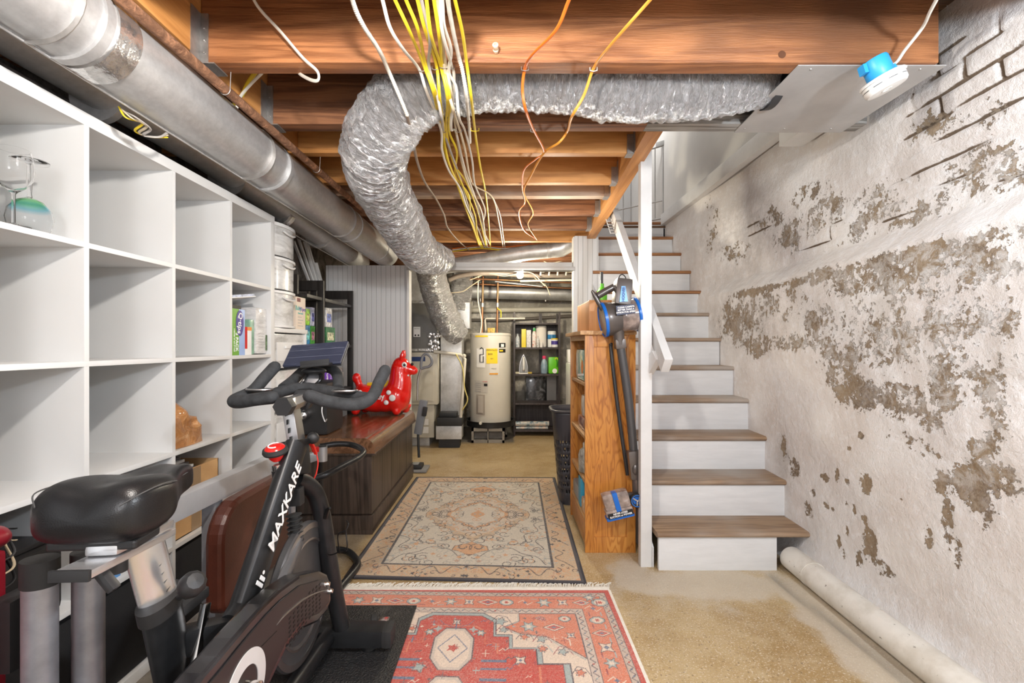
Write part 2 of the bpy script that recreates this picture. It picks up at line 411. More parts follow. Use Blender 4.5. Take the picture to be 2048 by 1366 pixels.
jo = jo*np.clip((fbm(YY*5, ZZ*5, 3, 9)-.30)*6, 0, 1)*bmask*(ZZ > LZ+.09)
brk = np.clip(jo*2.2-.5, 0, 1)
def wall_fn(Y, Z):
    x = xlow(Y)
    t = np.clip((Z-(LZ-.02+ledge_wob))/.095, 0, 1); x = x+.10*t*np.clip((3.9-Y)/.8, .3, 1)
    lean = np.clip((Z-1.75)/.3, 0, 1)*np.clip((2.3-Y)/.6, 0, 1); x = x-.05*lean
    lump = (fbm(Y*7, Z*7, 4, 31)-.47)*.028*np.clip(rgh+.35, 0, 1)+(fbm(Y*2.2, Z*2.2, 2, 33)-.4)*.02
    x = x-lump+.012*np.clip(peel-.4, 0, 1)+.016*jo
    x = x-.055*np.clip((.22-Z)/.22, 0, 1)**2
    return x, Y, Z
gridmesh('wall_right', Yg, Zg, wall_fn, wall_mat(), attr={'peel': peel, 'brick': brk, 'rough': rgh, 'stain': stn}, kind='structure')
# ---- floor ------------------------------------------------------------------
def floor_mat():
    m, nt, b = newmat('worn_tan_concrete'); v = coords(nt, world=True)
    n1 = noisen(nt, v, 2.2, 6, .6); n2 = noisen(nt, v, 14, 6, .65); sp = noisen(nt, v, 150, 2, .6); sp2 = noisen(nt, v, 90, 3, .7)
    c = mix(nt, smooth(nt, n1, .35, .65), (.36,.235,.095), (.50,.37,.19))
    c = mix(nt, mth(nt, 'MULTIPLY', smooth(nt, n2, .4, .7), .45), c, (.54,.43,.27))
    c = mix(nt, mth(nt, 'MULTIPLY', smooth(nt, sp, .58, .64), .75), c, (.70,.62,.50))
    c = mix(nt, mth(nt, 'MULTIPLY', smooth(nt, sp2, .58, .66), .7), c, (.17,.11,.06))
    dust = node(nt, 'ShaderNodeAttribute', attribute_name='dust').outputs['Fac']
    grey = node(nt, 'ShaderNodeAttribute', attribute_name='grey').outputs['Fac']
    k = smooth(nt, mth(nt, 'ADD', dust, mth(nt, 'MULTIPLY', mth(nt, 'SUBTRACT', noisen(nt, v, 6, 8, .65), .5), 1.5)), .30, .75)
    c = mix(nt, mth(nt, 'MULTIPLY', k, .62), c, (.60,.55,.47))
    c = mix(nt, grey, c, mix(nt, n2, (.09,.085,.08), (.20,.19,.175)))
    lk(nt, c, b.inputs['Base Color'])
    r = mth(nt, 'ADD', .38, mth(nt, 'MULTIPLY', k, .4)); lk(nt, r, b.inputs['Roughness'])
    bump(nt, b, mth(nt, 'ADD', mth(nt, 'MULTIPLY', n2, 1.0), mth(nt, 'MULTIPLY', sp2, .25)), .35, .006)
    return m
Xf = np.arange(-1.72, 2.0, .03); Yf = np.arange(-1.4, 6.6, .03); XX, YF = np.meshgrid(Xf, Yf, indexing='ij')
def blob(x, y, cx, cy, rx, ry, s): return s*np.clip(1.5-np.sqrt(((x-cx)/rx)**2+((y-cy)/ry)**2), 0, 1)
dust = np.maximum.reduce([blob(XX,YF,.95,2.15,.42,.16,.9), blob(XX,YF,1.32,1.7,.12,.7,.9), blob(XX,YF,.62,2.25,.12,.2,.8), blob(XX,YF,.8,1.95,.3,.12,.5), blob(XX,YF,.55,2.05,.12,.25,.45)])
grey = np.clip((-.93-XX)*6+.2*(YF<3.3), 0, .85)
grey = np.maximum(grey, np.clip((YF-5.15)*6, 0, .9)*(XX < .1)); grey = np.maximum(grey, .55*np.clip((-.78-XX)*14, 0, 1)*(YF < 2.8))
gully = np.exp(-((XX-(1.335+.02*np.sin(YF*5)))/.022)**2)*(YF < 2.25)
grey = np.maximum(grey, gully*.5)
def floor_fn(X, Y):
    return X, Y, (fbm(X*2, Y*2, 3, 3)-.45)*.006-.018*np.exp(-((X-(1.335+.02*np.sin(Y*5)))/.022)**2)*(Y < 2.25)
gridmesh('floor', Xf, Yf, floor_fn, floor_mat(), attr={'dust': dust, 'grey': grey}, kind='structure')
# ---- left wall, back walls -----------------------------------------------------
def stone_mat(name, a, c_, s=6):
    m, nt, b = newmat(name); b.inputs['Roughness'].default_value = .9; v = coords(nt, world=True)
    n = noisen(nt, v, s, 9, .7, .4); c = ramp(nt, n, [(.34, a), (.52, c_), (.60, tuple(min(1, q*1.7) for q in c_))])
    lk(nt, c, b.inputs['Base Color']); bump(nt, b, noisen(nt, v, s*2, 9, .7), 1, .03); return m
M_stone = stone_mat('dark_rubble_stone', (.035,.03,.027), (.15,.135,.12))
M_block = stone_mat('grey_painted_block', (.30,.275,.235), (.46,.43,.38), 3)
gridmesh('wall_left', np.arange(-.4, 6.5, .03), np.arange(0, 2.42, .03), lambda Y, Z: (-1.70+(fbm(Y*4, Z*5, 4, 12)-.45)*.10+np.clip((Z-1.6)*.10, 0, .06)*0, Y, Z), M_stone, kind='structure')
w = MB(); w.box((-1.75,6.25,0), (2.1,6.4,2.42)); struct(w, 'wall_back', M_block)
w = MB(); w.box((-1.75,-1.55,0), (2.1,-1.4,2.42)); struct(w, 'wall_front', M_trim)
w = MB(); w.box((1.62,4.75,0), (1.75,6.3,2.42)); struct(w, 'wall_utility', M_block)
# ---- ceiling: subfloor boards, joists ---------------------------------------------
M_sub = wood('subfloor_boards', (.07,.035,.018), (.16,.085,.04), 'x', 1.5, .8)
s = MB()
y = -1.4
while y < 6.3:
    y2 = min(y+.135, 6.3)
    x1 = .69 if 2.02 < y < 4.5 else 1.62
    s.box((-1.7, y, 2.305), (x1, y2-.004, 2.325)); y = y2
struct(s, 'ceiling', M_sub)
M_j1 = wood('old_red_joist', (.25,.088,.030), (.50,.205,.078), 'x', 2.2, .5, 7, bmp=.7, dark=(.17,.070,.03))
M_j2 = wood('old_dark_joist', (.13,.050,.022), (.30,.13,.058), 'x', 2.2, .7, 7, bmp=.5)
M_j3 = wood('new_pine_joist', (.46,.195,.05), (.66,.32,.10), 'x', 1.6, .55, 6, bmp=.2)
M_j4 = wood('stained_joist', (.20,.10,.05), (.44,.27,.16), 'x', 2, .8, 8, bmp=.6, dark=(.50,.42,.34))
M_j5 = wood('trimmer_pine', (.42,.175,.045), (.62,.29,.09), 'y', 1.6, .5, 6, bmp=.2)
M_zinc = plain('galvanised_hanger', (.45,.43,.41), .4, .8, var=.15, vs=30)
def tx(Y): return .614+(.690-.614)*(Y-1.97)/(3.73-1.97)      # left face of the stair trimmer
M_jg = wood('whitewashed_joist', (.16,.145,.13), (.40,.385,.36), 'x', 2.2, .8, 8, bmp=.6)
specs = [ # y0, y1, x0, x1, zbottom, material
 (1.08,1.143,-1.01,1.47,JB,M_j1),(1.50,1.563,-1.01,1.435,JB,M_j1),(1.916,1.985,-1.01,.60,JB,M_j2),(1.916,1.985,.60,1.53,JB,M_jg),(2.206,2.252,-1.68,tx(2.2),JB,M_j3),(2.61,2.655,-1.68,tx(2.6),JB+.0,M_j3),
 (2.842,2.905,-1.68,tx(2.85),JB,M_j4),(3.22,3.29,-1.68,tx(3.2),JB,M_j2),(3.64,3.71,-1.68,tx(3.6),JB,M_j2),(4.08,4.14,-1.68,1.6,JB,M_j3),(4.55,4.61,-1.68,1.6,JB,M_j2),(5.0,5.06,-1.68,1.6,JB,M_j2),(5.45,5.51,-1.68,1.6,JB,M_j2),(5.9,5.96,-1.68,1.6,JB,M_j2),
 (.66,.72,-1.01,1.43,JB,M_j2),(.2,.26,-1.01,1.41,JB,M_j2),(-.3,-.24,-1.01,1.40,JB,M_j2),(-.8,-.74,-1.01,1.40,JB,M_j2)]
JO = []
for i, (y0, y1, x0, x1, zb, mt) in enumerate(specs):
    if 3.9 < y0 < 4.5: x1 = .80
    j = MB(); j.box((x0,y0,zb), (x1,y1,2.305), bev=.004)
    JO.append(struct(j, 'ceiling_joist', mt))
# dark joist ends left of the trimmer
for y0 in (1.5, 1.93): struct(MB().box((-1.68,y0,JB+.02), (-1.06,y0+.06,2.305)), 'ceiling_joist', M_j2)
struct(MB().box((-1.06,-1.3,JB+.01), (-1.012,2.2,2.305), bev=.003), 'ceiling_trimmer', M_j5)
# stair trimmer (doubled)
t = MB()
for k in (0, 1):
    a = .037*k
    t.prism([(tx(1.986)+a,1.986,JB),(tx(1.986)+a+.0365,1.986,JB),(tx(3.9)+a+.0365,3.9,JB-.02),(tx(3.9)+a,3.9,JB-.02)], (0,0,.24))
struct(t, 'stair_trimmer', M_j5)
# hangers
for (y0, y1) in ((2.206,2.252),(2.61,2.655),(2.842,2.905),(3.22,3.29),(3.64,3.71)):
    x1 = tx(y0); h = MB()
    h.box((x1-.035,y0-.004,JB-.004), (x1,y1+.004,JB-.001)); h.box((x1-.035,y0-.005,JB-.004), (x1-.002,y0-.002,JB+.09)); h.box((x1-.003,y0-.03,JB), (x1-.0005,y0,JB+.12))
    h.build('joist_hanger', M_zinc, label='%s galvanised joist hanger along the stair trimmer' % {2.206:'nearest',2.61:'second nearest',2.842:'middle',3.22:'fourth',3.64:'farthest'}[y0], cat='joist hanger', group='joist hangers along the stair trimmer')
for (y0, lab) in ((1.50,'galvanised joist hanger at left end of the front joist'), (1.916,'galvanised joist hanger at left end of the second joist')):
    h = MB(); h.box((-1.012,y0-.004,JB-.005), (-.965,y0+.07,JB-.001)); h.box((-1.012,y0-.005,JB-.005), (-.985,y0-.001,JB+.16)); h.box((-1.0135,y0-.05,JB), (-1.009,y0,JB+.16))
    for z in (.03,.07,.11): h.cyl((-.998,y0-.006,JB+z), (-.998,y0-.010,JB+z), .003, 8)
    h.build('joist_hanger', M_zinc, label=lab, cat='joist hanger')
# ---- sheet metal panning between joist 1 and 2 ---------------------------------
M_sheet = plain('grey_sheet_metal', (.52,.51,.50), .5, .35, var=.10, vs=5)
t = thing('sheet_metal_panel', 'grey flat sheet metal panel nailed under joists beside the smoke detector', 'metal panel', (1.2,1.75,JB-.006))
s = MB(); s.prism([(1.0,1.985,JB-.004),(1.47,1.985,JB-.004),(1.47,1.51,JB-.004),(.975,1.51,JB-.004)], (0,0,.003)); s.build('panel', M_sheet, t)
for (x,y) in ((1.03,1.53),(1.2,1.53),(1.40,1.53),(1.03,1.95),(1.2,1.95),(1.40,1.95)):
    MB().lathe([(.0001,0),(.004,.001),(.005,.003)], (x,y,JB-.0065), 8).build('nail', M_zinc, t)
# ---- partition + header + stairwell ------------------------------------------------
def bead_mat(name, c):
    m, nt, b = newmat(name); b.inputs['Roughness'].default_value = .45
    v = coords(nt, world=True); sx = node(nt, 'ShaderNodeSeparateXYZ'); lk(nt, v, sx.inputs[0])
    f = mth(nt, 'FRACT', mth(nt, 'MULTIPLY', sx.outputs[0], 24)); g = smooth(nt, mth(nt, 'PINGPONG', f, .5), 0, .09)
    lk(nt, mix(nt, g, tuple(q*.6 for q in c), c), b.inputs['Base Color']); bump(nt, b, g, .5, .004); return m
M_bead = bead_mat('white_beadboard', (.60,.605,.61))
struct(MB().box((-1.56,3.92,0), (-.85,3.96,1.82)), 'wall_partition', M_bead)
struct(MB().box((.595,3.92,0), (.80,3.96,2.075)), 'wall_partition', M_bead)
M_head = plain('grey_header_paint', (.42,.41,.40), .4, .2, var=.08)
struct(MB().box((-.86,3.90,1.775), (.597,4.00,1.805), bev=.004).box((-.86,3.97,1.80), (.597,4.0,1.855)), 'trim_1', M_head)
struct(MB().box((-.855,3.90,0), (-.835,4.0,1.775)), 'trim_2', M_trim)
struct(MB().box((.585,3.93,0), (.597,4.02,2.07)), 'trim_3', M_trim)
M_dry = plain('white_drywall', (.62,.61,.59), .7, var=.02)
M_dryg = plain('grey_drywall', (.50,.50,.50), .7, var=.02)
struct(MB().box((1.60,2.0,2.40), (1.68,6.3,4.5)), 'wall_stairwell_right', M_dry)
struct(MB().box((.66,1.99,2.33), (.72,4.5,4.5)), 'wall_stairwell_left', M_dry)
struct(MB().box((.0,5.75,2.36), (1.7,5.85,4.5)), 'wall_landing', M_dryg)
struct(MB().box((.0,4.7,2.36), (.6,4.76,4.5)), 'wall_landing', M_dryg)
struct(MB().box((.66,1.9,2.33), (1.68,1.98,4.5)), 'wall_stairwell_front', M_dry)
struct(MB().box((0,1.85,4.5), (1.75,5.9,4.55)), 'ceiling_stairwell', M_dry)
M_oakf = wood('oak_floor', (.30,.15,.06), (.45,.25,.11), 'x', 2, .4)
struct(MB().box((0,4.62,2.33), (1.62,5.75,2.362)), 'floor_landing', M_oakf)
struct(MB().box((.93,5.715,2.36), (1.03,5.75,4.4), bev=.004), 'trim_4', M_trim)
struct(MB().box((1.545,2.0,2.325), (1.60,4.52,2.43), bev=.006).box((1.585,2.0,2.43), (1.605,4.52,2.45)), 'trim_5', M_trim)
struct(MB().box((1.46,2.06,2.19), (1.585,2.42,2.32), bev=.004), 'trim_6', M_trim)
# side closure under the stairs
struct(MB().box((.74,4.55,0), (1.62,4.62,2.33)), 'wall_under_landing', M_dryg)
# ---- stairs --------------------------------------------------------------------------
M_tread = wood('worn_oak_tread', (.19,.115,.065), (.33,.215,.125), 'x', 2.2, .55, 9, bmp=.3, dark=(.40,.36,.32))
M_treadu = wood('upper_oak_tread', (.22,.09,.035), (.38,.18,.07), 'x', 2.2, .45, 9, bmp=.2)
def riser_mat():
    m, nt, b = newmat('white_riser_paint'); b.inputs['Roughness'].default_value = .5; v = coords(nt, (1,1,6))
    n = noisen(nt, v, 6, 5); lk(nt, ramp(nt, n, [(.3, (.64,.645,.65)), (.7, (.71,.715,.72))]), b.inputs['Base Color']); bump(nt, b, noisen(nt, v, 14, 5), .15, .004); return m
M_riser = riser_mat()
st = thing('staircase', 'white painted staircase with worn oak treads climbing beside the peeling wall', 'staircase', (1.1,2.27,0))
R_, G_ = .197, .207
nY = [2.245+G_*k for k in range(12)]; xr = [1.517,1.545,1.555,1.565,1.572,1.575,1.60,1.60,1.61,1.61,1.61,1.60]
ys = [1072,968,880,805,740,682,630,587,545,508,475,446]
for k in range(12):
    zt = R_*(k+1); Y = nY[k]
    tr = MB(); n = 6; th = .027
    y2 = Y+G_+.03 if k < 11 else Y+.12
    prof = [(y2, zt-th), (Y+.012, zt-th), (Y+.003, zt-th+.006), (Y, zt-th/2), (Y+.003, zt-.006), (Y+.012, zt), (y2, zt)]
    tr.prism([(.752, a, b_) for a, b_ in prof], (xr[k]-.752,0,0), True)
    tr.build('tread', M_tread if k < 7 else M_treadu, st, sharp=50)
    rr = MB(); xb = 1.357 if k == 0 else xr[k]-.018
    rr.box((.765, Y+.022, R_*k if k else 0.0), (xb, Y+.042, zt-th), bev=.002)
    rr.build('riser', M_riser, st)
stg = MB(); stg.prism([(.744,2.30,0),(.744,4.54,0),(.744,4.54,2.26),(.744,2.30,.10)], (.007,0,0)); stg.build('stringer', M_trim, st)
# ---- post, handrail ------------------------------------------------------------------
p = MB(); p.box((.685,2.30,0), (.742,2.345,2.30), bev=.003); 
p.build('stair_post', M_trim, label='tall white painted wooden post at the foot of the stairs', cat='post')
t = thing('handrail', 'white wooden handrail with dark hook rack running up the stairs', 'handrail', (.75,2.2,1.0))
A, B = Vector((.768,2.16,1.03)), Vector((.80,3.62,2.36))
MB().bar(A, B, .040, .085, bev=.003).build('rail', M_trim, t)
up = (B-A).normalized(); hk = MB()
for f in (.70,.80): 
    c = A+(B-A)*f; MB().bar(c-up*.012, c+up*.012, .048, .095).build('strap', M_zinc, t)
for k in range(6):
    c = A+(B-A)*(.685+.022*k)
    MB().tube([c+Vector((-.02,0,-.03)), c+Vector((-.06,0,-.03)), c+Vector((-.065,0,-.015))], .004, 8, straight=True).build('hook', M_zinc, t)
MB().bar(Vector((.735,2.33,1.0)), Vector((.75,2.25,1.08)), .03, .06, bev=.002).build('bracket', M_trim, t)
# ---- safety gate at stair top --------------------------------------------------------
t = thing('safety_gate', 'white metal safety gate standing open at the top of the stairs', 'gate', (1.5,4.9,2.37))
M_gate = plain('white_metal_gate', (.42,.42,.42), .35, 0)
ga, gb = Vector((1.20,4.95,0)), Vector((1.60,4.60,0))
def gp(u, z): return ga+(gb-ga)*u+Vector((0,0,z))
fr = MB()
for z0 in (2.42, 3.16): fr.tube([gp(0,z0), gp(1,z0)], .010, 10, straight=True)
fr.tube([gp(0,2.6), gp(1,2.6)], .007, 8, straight=True)
for u in (0, 1): fr.tube([gp(u,2.38), gp(u,3.2)], .011, 10, straight=True)
fr.build('frame', M_gate, t)
for k in range(1, 6): MB().tube([gp(k/6,2.42), gp(k/6,3.16)], .006, 8, straight=True).build('bar', M_gate, t)
MB().bar(gp(.86,3.18), gp(1.05,3.18), .035, .05, bev=.008).build('latch', M_gate, t)
# ---- drain pipe along the right wall --------------------------------------------------
def dirty_pipe():
    m, nt, b = newmat('dusty_white_pipe'); b.inputs['Roughness'].default_value = .55; v = coords(nt)
    c = mix(nt, smooth(nt, noisen(nt, v, 8, 7, .65), .4, .7), (.74,.71,.65), (.60,.56,.49)); c = mix(nt, smooth(nt, noisen(nt, v, 45, 4), .66, .72), c, (.3,.27,.23))
    lk(nt, c, b.inputs['Base Color']); bump(nt, b, noisen(nt, v, 14, 5), .3, .006); return m
t = thing('drain_pipe', 'thick dirty white drain pipe lying along the base of the right wall', 'pipe', (1.42,1.3,0))
MB().tube([(1.46,-.3,.06),(1.432,.8,.06),(1.422,1.5,.058),(1.426,2.0,.06),(1.432,2.27,.06)], .057, 28, 8, wrink=lambda a,b: 1+.03*math.sin(a*9)*math.sin(b)).build('pipe', dirty_pipe(), t)
MB().tube([(1.43,2.10,.06),(1.431,2.12,.06)], .0605, 24, straight=True).build('coupling', dirty_pipe(), t)
sl = gridmesh('trim_7', np.arange(-.3, 2.3, .015), np.linspace(0, 1, 10), lambda Y, T: (1.435+T*.10+(fbm(Y*8, T*2, 3, 4)-.45)*.01+Y*.015, Y, .088+T**2*.05+(fbm(Y*14, T*5, 3, 8)-.45)*.018), dirty_pipe(), kind='structure')
# ================================================================ CUBE SHELF
SX = -1.237                                   # front plane
colZ = [.605+.351*k for k in range(6)]        # divider centres along y (five columns)
colZ = [.627,.985,1.336,1.687,2.038,2.400]
rowZ = [.019, .372, .723, 1.074, 1.425, 1.796]
t = thing('cube_shelf', 'large white cube shelving unit of five by five cells along the left wall', 'shelving unit', (-1.43,1.51,0))
MB().box((SX-.39,.608,1.777), (SX,2.42,1.815), bev=.0015).build('top_panel', M_white, t)
MB().box((SX-.39,.608,0), (SX,2.42,.038), bev=.0015).build('bottom_panel', M_white, t)
for y in (.608, 2.382): MB().box((SX-.39,y,.038), (SX,y+.038,1.777), bev=.0015).build('side_panel', M_white, t)
for z in rowZ[1:-1]: MB().box((SX-.388,.646,z-.008), (SX-.001,2.382,z+.008), bev=.001).build('shelf_board', M_white, t)
for y in colZ[1:-1]:
    for a, b in zip(rowZ[:-1], rowZ[1:]):
        za = a+(.019 if a < .1 else .008); zb = b-(.019 if b > 1.7 else .008)
        MB().box((SX-.388,y-.008,za), (SX-.001,y+.008,zb)).build('divider', M_white, t)
# dark sheet behind the two bottom rows, standing in for shade inside the cells
M_dkp = plain('shade_panel', (.05,.052,.056), .6, var=.15)
bx = MB(); bx.box((SX-.40,.66,.04), (SX-.392,2.38,.715)); bx.build('shade_board', M_dkp, t)
# cell helpers: y range of column c (0 near), z floor of row r (0 bottom)
def cell(c, r): return (colZ[c]+(.019 if c == 0 else .008), colZ[c+1]-.008, rowZ[r]+(.019 if r == 0 else .008), rowZ[r+1]-.008)
# black flat bins filling bottom row
for c in range(1, 5):
    y0,y1,z0,z1 = cell(c, 0)
    b = MB(); b.box((SX-.36,y0+.006,z0+.001), (SX-.015,y1-.006,z1-.02), bev=.012)
    labs = {1:'black fabric cube bin in the bottom row, nearest the camera',2:'black fabric cube bin in the bottom row behind the bike seat post',3:'black fabric cube bin in the bottom row beside the grey bench post',4:'black fabric cube bin at the far end of the bottom row'}
    o = b.build('cube_bin', plain('black_fabric', (.012,.012,.014), .8, bmp=.2, bs=300), label=labs[c], cat='bin', group='black bins in the bottom row')
# ---- wine glasses -------------------------------------------------------------
def glass_mat():
    m, nt, b = newmat('clear_glass'); b.inputs['Transmission Weight'].default_value = 1; b.inputs['Roughness'].default_value = .0; b.inputs['IOR'].default_value = 1.2
    b.inputs['Base Color'].default_value = (1,1,1,1); return m
M_glass = glass_mat()
def irid():
    m, nt, b = newmat('iridescent_glass'); b.inputs['Transmission Weight'].default_value = 1; b.inputs['Roughness'].default_value = .02; b.inputs['IOR'].default_value = 1.2
    v = coords(nt); s = node(nt, 'ShaderNodeSeparateXYZ'); lk(nt, v, s.inputs[0])
    c = ramp(nt, mth(nt, 'MULTIPLY', s.outputs[2], 10), [(0, (.97,.97,.97)), (.62, (.95,.96,.97)), (.74, (.35,.72,.85)), (.86, (.40,.80,.45)), (1.0, (.9,.95,.9))])
    lk(nt, c, b.inputs['Base Color']); return m
M_irid = irid()
gy0,gy1,gz0,gz1 = cell(1, 4)
def wine(name, base, up, lab, group=None):
    t = thing(name, lab, 'wine glass', base, group='stemmed wine glasses in the top cell' )
    b = Vector(base); s = 1
    if up:
        MB().lathe([(.0001,.001),(.034,.001),(.034,.003),(.008,.006),(.004,.012)], b, 28).build('foot', M_glass, t)
        MB().lathe([(.004,.012),(.0038,.05),(.004,.085),(.009,.092)], b, 16).build('stem', M_glass, t)
        MB().lathe([(.006,.09),(.022,.103),(.036,.125),(.040,.150),(.037,.18),(.032,.20),(.0305,.20),(.0355,.18),(.0385,.150),(.0345,.126),(.02,.105),(.0001,.097)], b, 32).build('bowl', M_glass, t)
    else:
        MB().lathe([(.036,0),(.044,.02),(.048,.04),(.044,.065),(.028,.088),(.006,.1),(.0001,.1),(.0001,.098),(.006,.097),(.0268,.086),(.0425,.064),(.0465,.04),(.0425,.02),(.0345,0)], b, 36).build('bowl', M_irid, t)
        MB().lathe([(.006,.098),(.0045,.11),(.0055,.14),(.0045,.185),(.007,.192)], b, 16).build('stem', M_glass, t)
        MB().lathe([(.006,.190),(.012,.193),(.040,.197),(.040,.199),(.0001,.200)], b, 32).build('foot', M_glass, t)
wine('wine_glass', (-1.30,1.235,gz0), False, 'upturned iridescent wine glass with green blue sheen, nearest the cell divider')
wine('wine_glass', (-1.335,1.13,gz0), False, 'upturned iridescent wine glass cut off by the left edge of the photo')
wine('wine_glass', (-1.268,1.165,gz0), True, 'clear upright wine glass standing in front of the two iridescent ones')
# ---- orange bag --------------------------------------------------------------
y0,y1,z0,z1 = cell(3, 2)
def bag_mat():
    m, nt, b = newmat('orange_plastic_film'); b.inputs['Roughness'].default_value = .3
    n = noisen(nt, coords(nt), 16, 6, .7, 1.2); lk(nt, ramp(nt, n, [(.3, (.36,.14,.04)), (.55, (.55,.25,.08)), (.72, (.80,.55,.33))]), b.inputs['Base Color'])
    b.inputs['Coat Weight'].default_value = .6; bump(nt, b, n, 1, .02); return m
t = thing('plastic_bag', 'crumpled orange plastic bag tied over a parcel in a shelf cell', 'bag', (-1.33,1.80,z0))
n = 64
gb_ = MB(); prof = []
for i in range(34):
    u = i/33; h = .215*u
    r = .098 if u < .45 else .098*(1-((u-.45)/.55)**1.5*.86)
    for k in range(n):
        a = 2*PI*k/n; q = noise.noise(Vector((math.cos(a)*2.5, math.sin(a)*2.5, u*4)))*.16+noise.noise(Vector((a*6, u*3, 2)))*.07*(u > .3)
        sq = 1/max(abs(math.cos(a)), abs(math.sin(a)))**(.75*(u < .5)); R = r*(1+q*min(1, u*3+.1))*(sq*.94)
        gb_.v.append((-1.345+math.cos(a)*R*1.0-.02*u, 1.795+math.sin(a)*R*1.0+(-.03*u), z0+.0015+h))
for i in range(33):
    for k in range(n): gb_.f.append([i*n+k, i*n+(k+1)%n, (i+1)*n+(k+1)%n, (i+1)*n+k]); gb_.sm.append(True)
gb_.f.append([33*n+k for k in range(n)]); gb_.sm.append(True); gb_.f.append([k for k in range(n)][::-1]); gb_.sm.append(False)
gb_.build('bag_body', bag_mat(), t, sharp=80)
MB().sphere((-1.365,1.765,z0+.222), (.018,.02,.012), 12, 8).build('knot', MATS.get('x') or bpy.data.materials['orange_plastic_film'], t)
# ---- cardboard box with magazines ------------------------------------------------
y0,y1,z0,z1 = cell(3, 1)
t = thing('cardboard_box', 'open brown cardboard box in a lower shelf cell behind the bike saddle', 'box', (-1.42,y0+.16,z0))
cb = MB(); bx0,bx1,by0,by1,bz = -1.58,-1.262,y0+.02,y1-.045,z0+.255
for a, b in (((bx1-.004,by0,z0),(bx1,by1,bz)),((bx0,by0,z0),(bx0+.004,by1,bz)),((bx0,by0,z0),(bx1,by0+.004,bz)),((bx0,by1-.004,z0),(bx1,by1,bz)),((bx0,by0,z0),(bx1,by1,z0+.004))): cb.box(a, b)
cb.build('carton', M_card, t)
MB().box((bx1+.0004,by0+.10,z0+.002), (bx1+.0012,by0+.155,bz-.002)).build('tape', plain('brown_tape', (.35,.24,.14), .3), t, label='brown packing tape')
mg = [(.045,(.08,.08,.09)),(.062,(.75,.75,.73)),(.072,(.09,.09,.10)),(.082,(.7,.7,.7)),(.09,(.05,.05,.055))]
for i, (dz, c) in enumerate(mg):
    m = MB(); zz = bz-.03+i*.0122+.006
    m.box((bx0+.02,by0+.012,zz), (bx1-.035-.01*i,by0+.19-.012*i,zz+.011), bev=.002)
    m.build('magazine', plain('magazine_%d' % i, c, .35), label='magazine %s in the stack on the open cardboard box' % ['at the bottom','second from the bottom','in the middle','second from the top','with black cover on top'][i], cat='magazine', group='magazines stacked in the cardboard box')
# ---- cell with qtips etc ---------------------------------------------------------
y0,y1,z0,z1 = cell(4, 3); y0,y1,z0,z1 = cell(4, 2) if False else (y0,y1,z0,z1)
z0 = rowZ[3]+.008-.0; z0 = 1.074+.008
zz0 = z0
M_grn = plain('green_print', (.16,.38,.04), .4, var=.02); M_lbl = plain('pale_blue_print', (.36,.50,.80), .4, var=.02); M_nav = plain('navy_print', (.06,.04,.26), .4, var=.02)
ya = y0+.012
t = thing('cotton_swab_box', 'green and blue three pack box of cotton swabs in a shelf cell', 'box', (-1.27,ya+.04,z0))
MB().box((-1.37,ya,z0), (-1.245,ya+.10,z0+.215), bev=.001).build('box_body', M_lbl, t)
MB().box((-1.3705,ya-.0008,z0+.0005), (-1.2446,ya+.052,z0+.2152)).build('green_half', M_grn, t)
ov = MB(); 
c = Vector((-1.2436,ya+.056,z0+.15)); pts = [c+Vector((0, .030*math.cos(a), .060*math.sin(a))) for a in np.linspace(0, 2*PI, 28, endpoint=False)]
ov.prism(pts, (.0006,0,0)); ov.build('oval_patch', M_nav, t)
text('print', 'Q·tips', .040, frame((-1.2427,ya+.056,z0+.15), (0,-.12,-1), (0,1,0)), M_txtw, t, bold=.0006)
text('print', '3 PACK', .026, frame((-1.2440,ya+.034,z0+.062), (0,0,-1), (0,1,0)), M_txtw, t, bold=.0005)
text('print', '3 BOXES OF 500 SWABS', .010, frame((-1.2440,ya+.014,z0+.07), (0,0,-1), (0,1,0)), M_txtw, t)
t = thing('medicine_box', 'small red and white carton beside the cotton swab box', 'box', (-1.27,ya+.125,z0))
MB().box((-1.33,ya+.108,z0), (-1.25,ya+.165,z0+.135), bev=.001).build('box_body', M_paper, t)
MB().box((-1.3305,ya+.1074,z0+.03), (-1.2494,ya+.128,z0+.1354)).build('red_panel', M_red, t)
MB().box((-1.3305,ya+.1285,z0+.118), (-1.2494,ya+.1655,z0+.1354)).build('orange_band', plain('orange_print', (.8,.28,.05), .4), t)
pk = MB(); pk.box((-1.36,ya+.168,z0+.0), (-1.26,ya+.21,z0+.175), bev=.012); pk.build('snack_pouch', plain('green_film', (.25,.45,.33), .3, var=.3, vs=20), label='pale green and blue pouch behind the red carton', cat='pouch')
dp = MB(); dp.box((-1.45,ya+.215,z0+.001), (-1.255,ya+.325,z0+.24), bev=.022)
def film():
    m, nt, b = newmat('clear_wrap_over_white'); b.inputs['Roughness'].default_value = .15; b.inputs['Coat Weight'].default_value = 1; b.inputs['Coat Roughness'].default_value = .1
    n = noisen(nt, coords(nt, (1,1,4)), 8, 7, .6, .8); lk(nt, ramp(nt, n, [(.3, (.62,.61,.6)), (.6, (.82,.81,.8))]), b.inputs['Base Color']); bump(nt, b, n, .9, .015); return m
M_film = film()
t = thing('wrapped_diaper_pack', 'white goods in crinkled clear wrap filling the right of the cell', 'package', (-1.35,ya+.27,z0))
dp.build('package', M_film, t)
MB().box((-1.2546,ya+.302,z0+.02), (-1.2536,ya+.318,z0+.10)).build('label', plain('dark_green_label', (.12,.20,.09), .5, var=.6, vs=90), t)
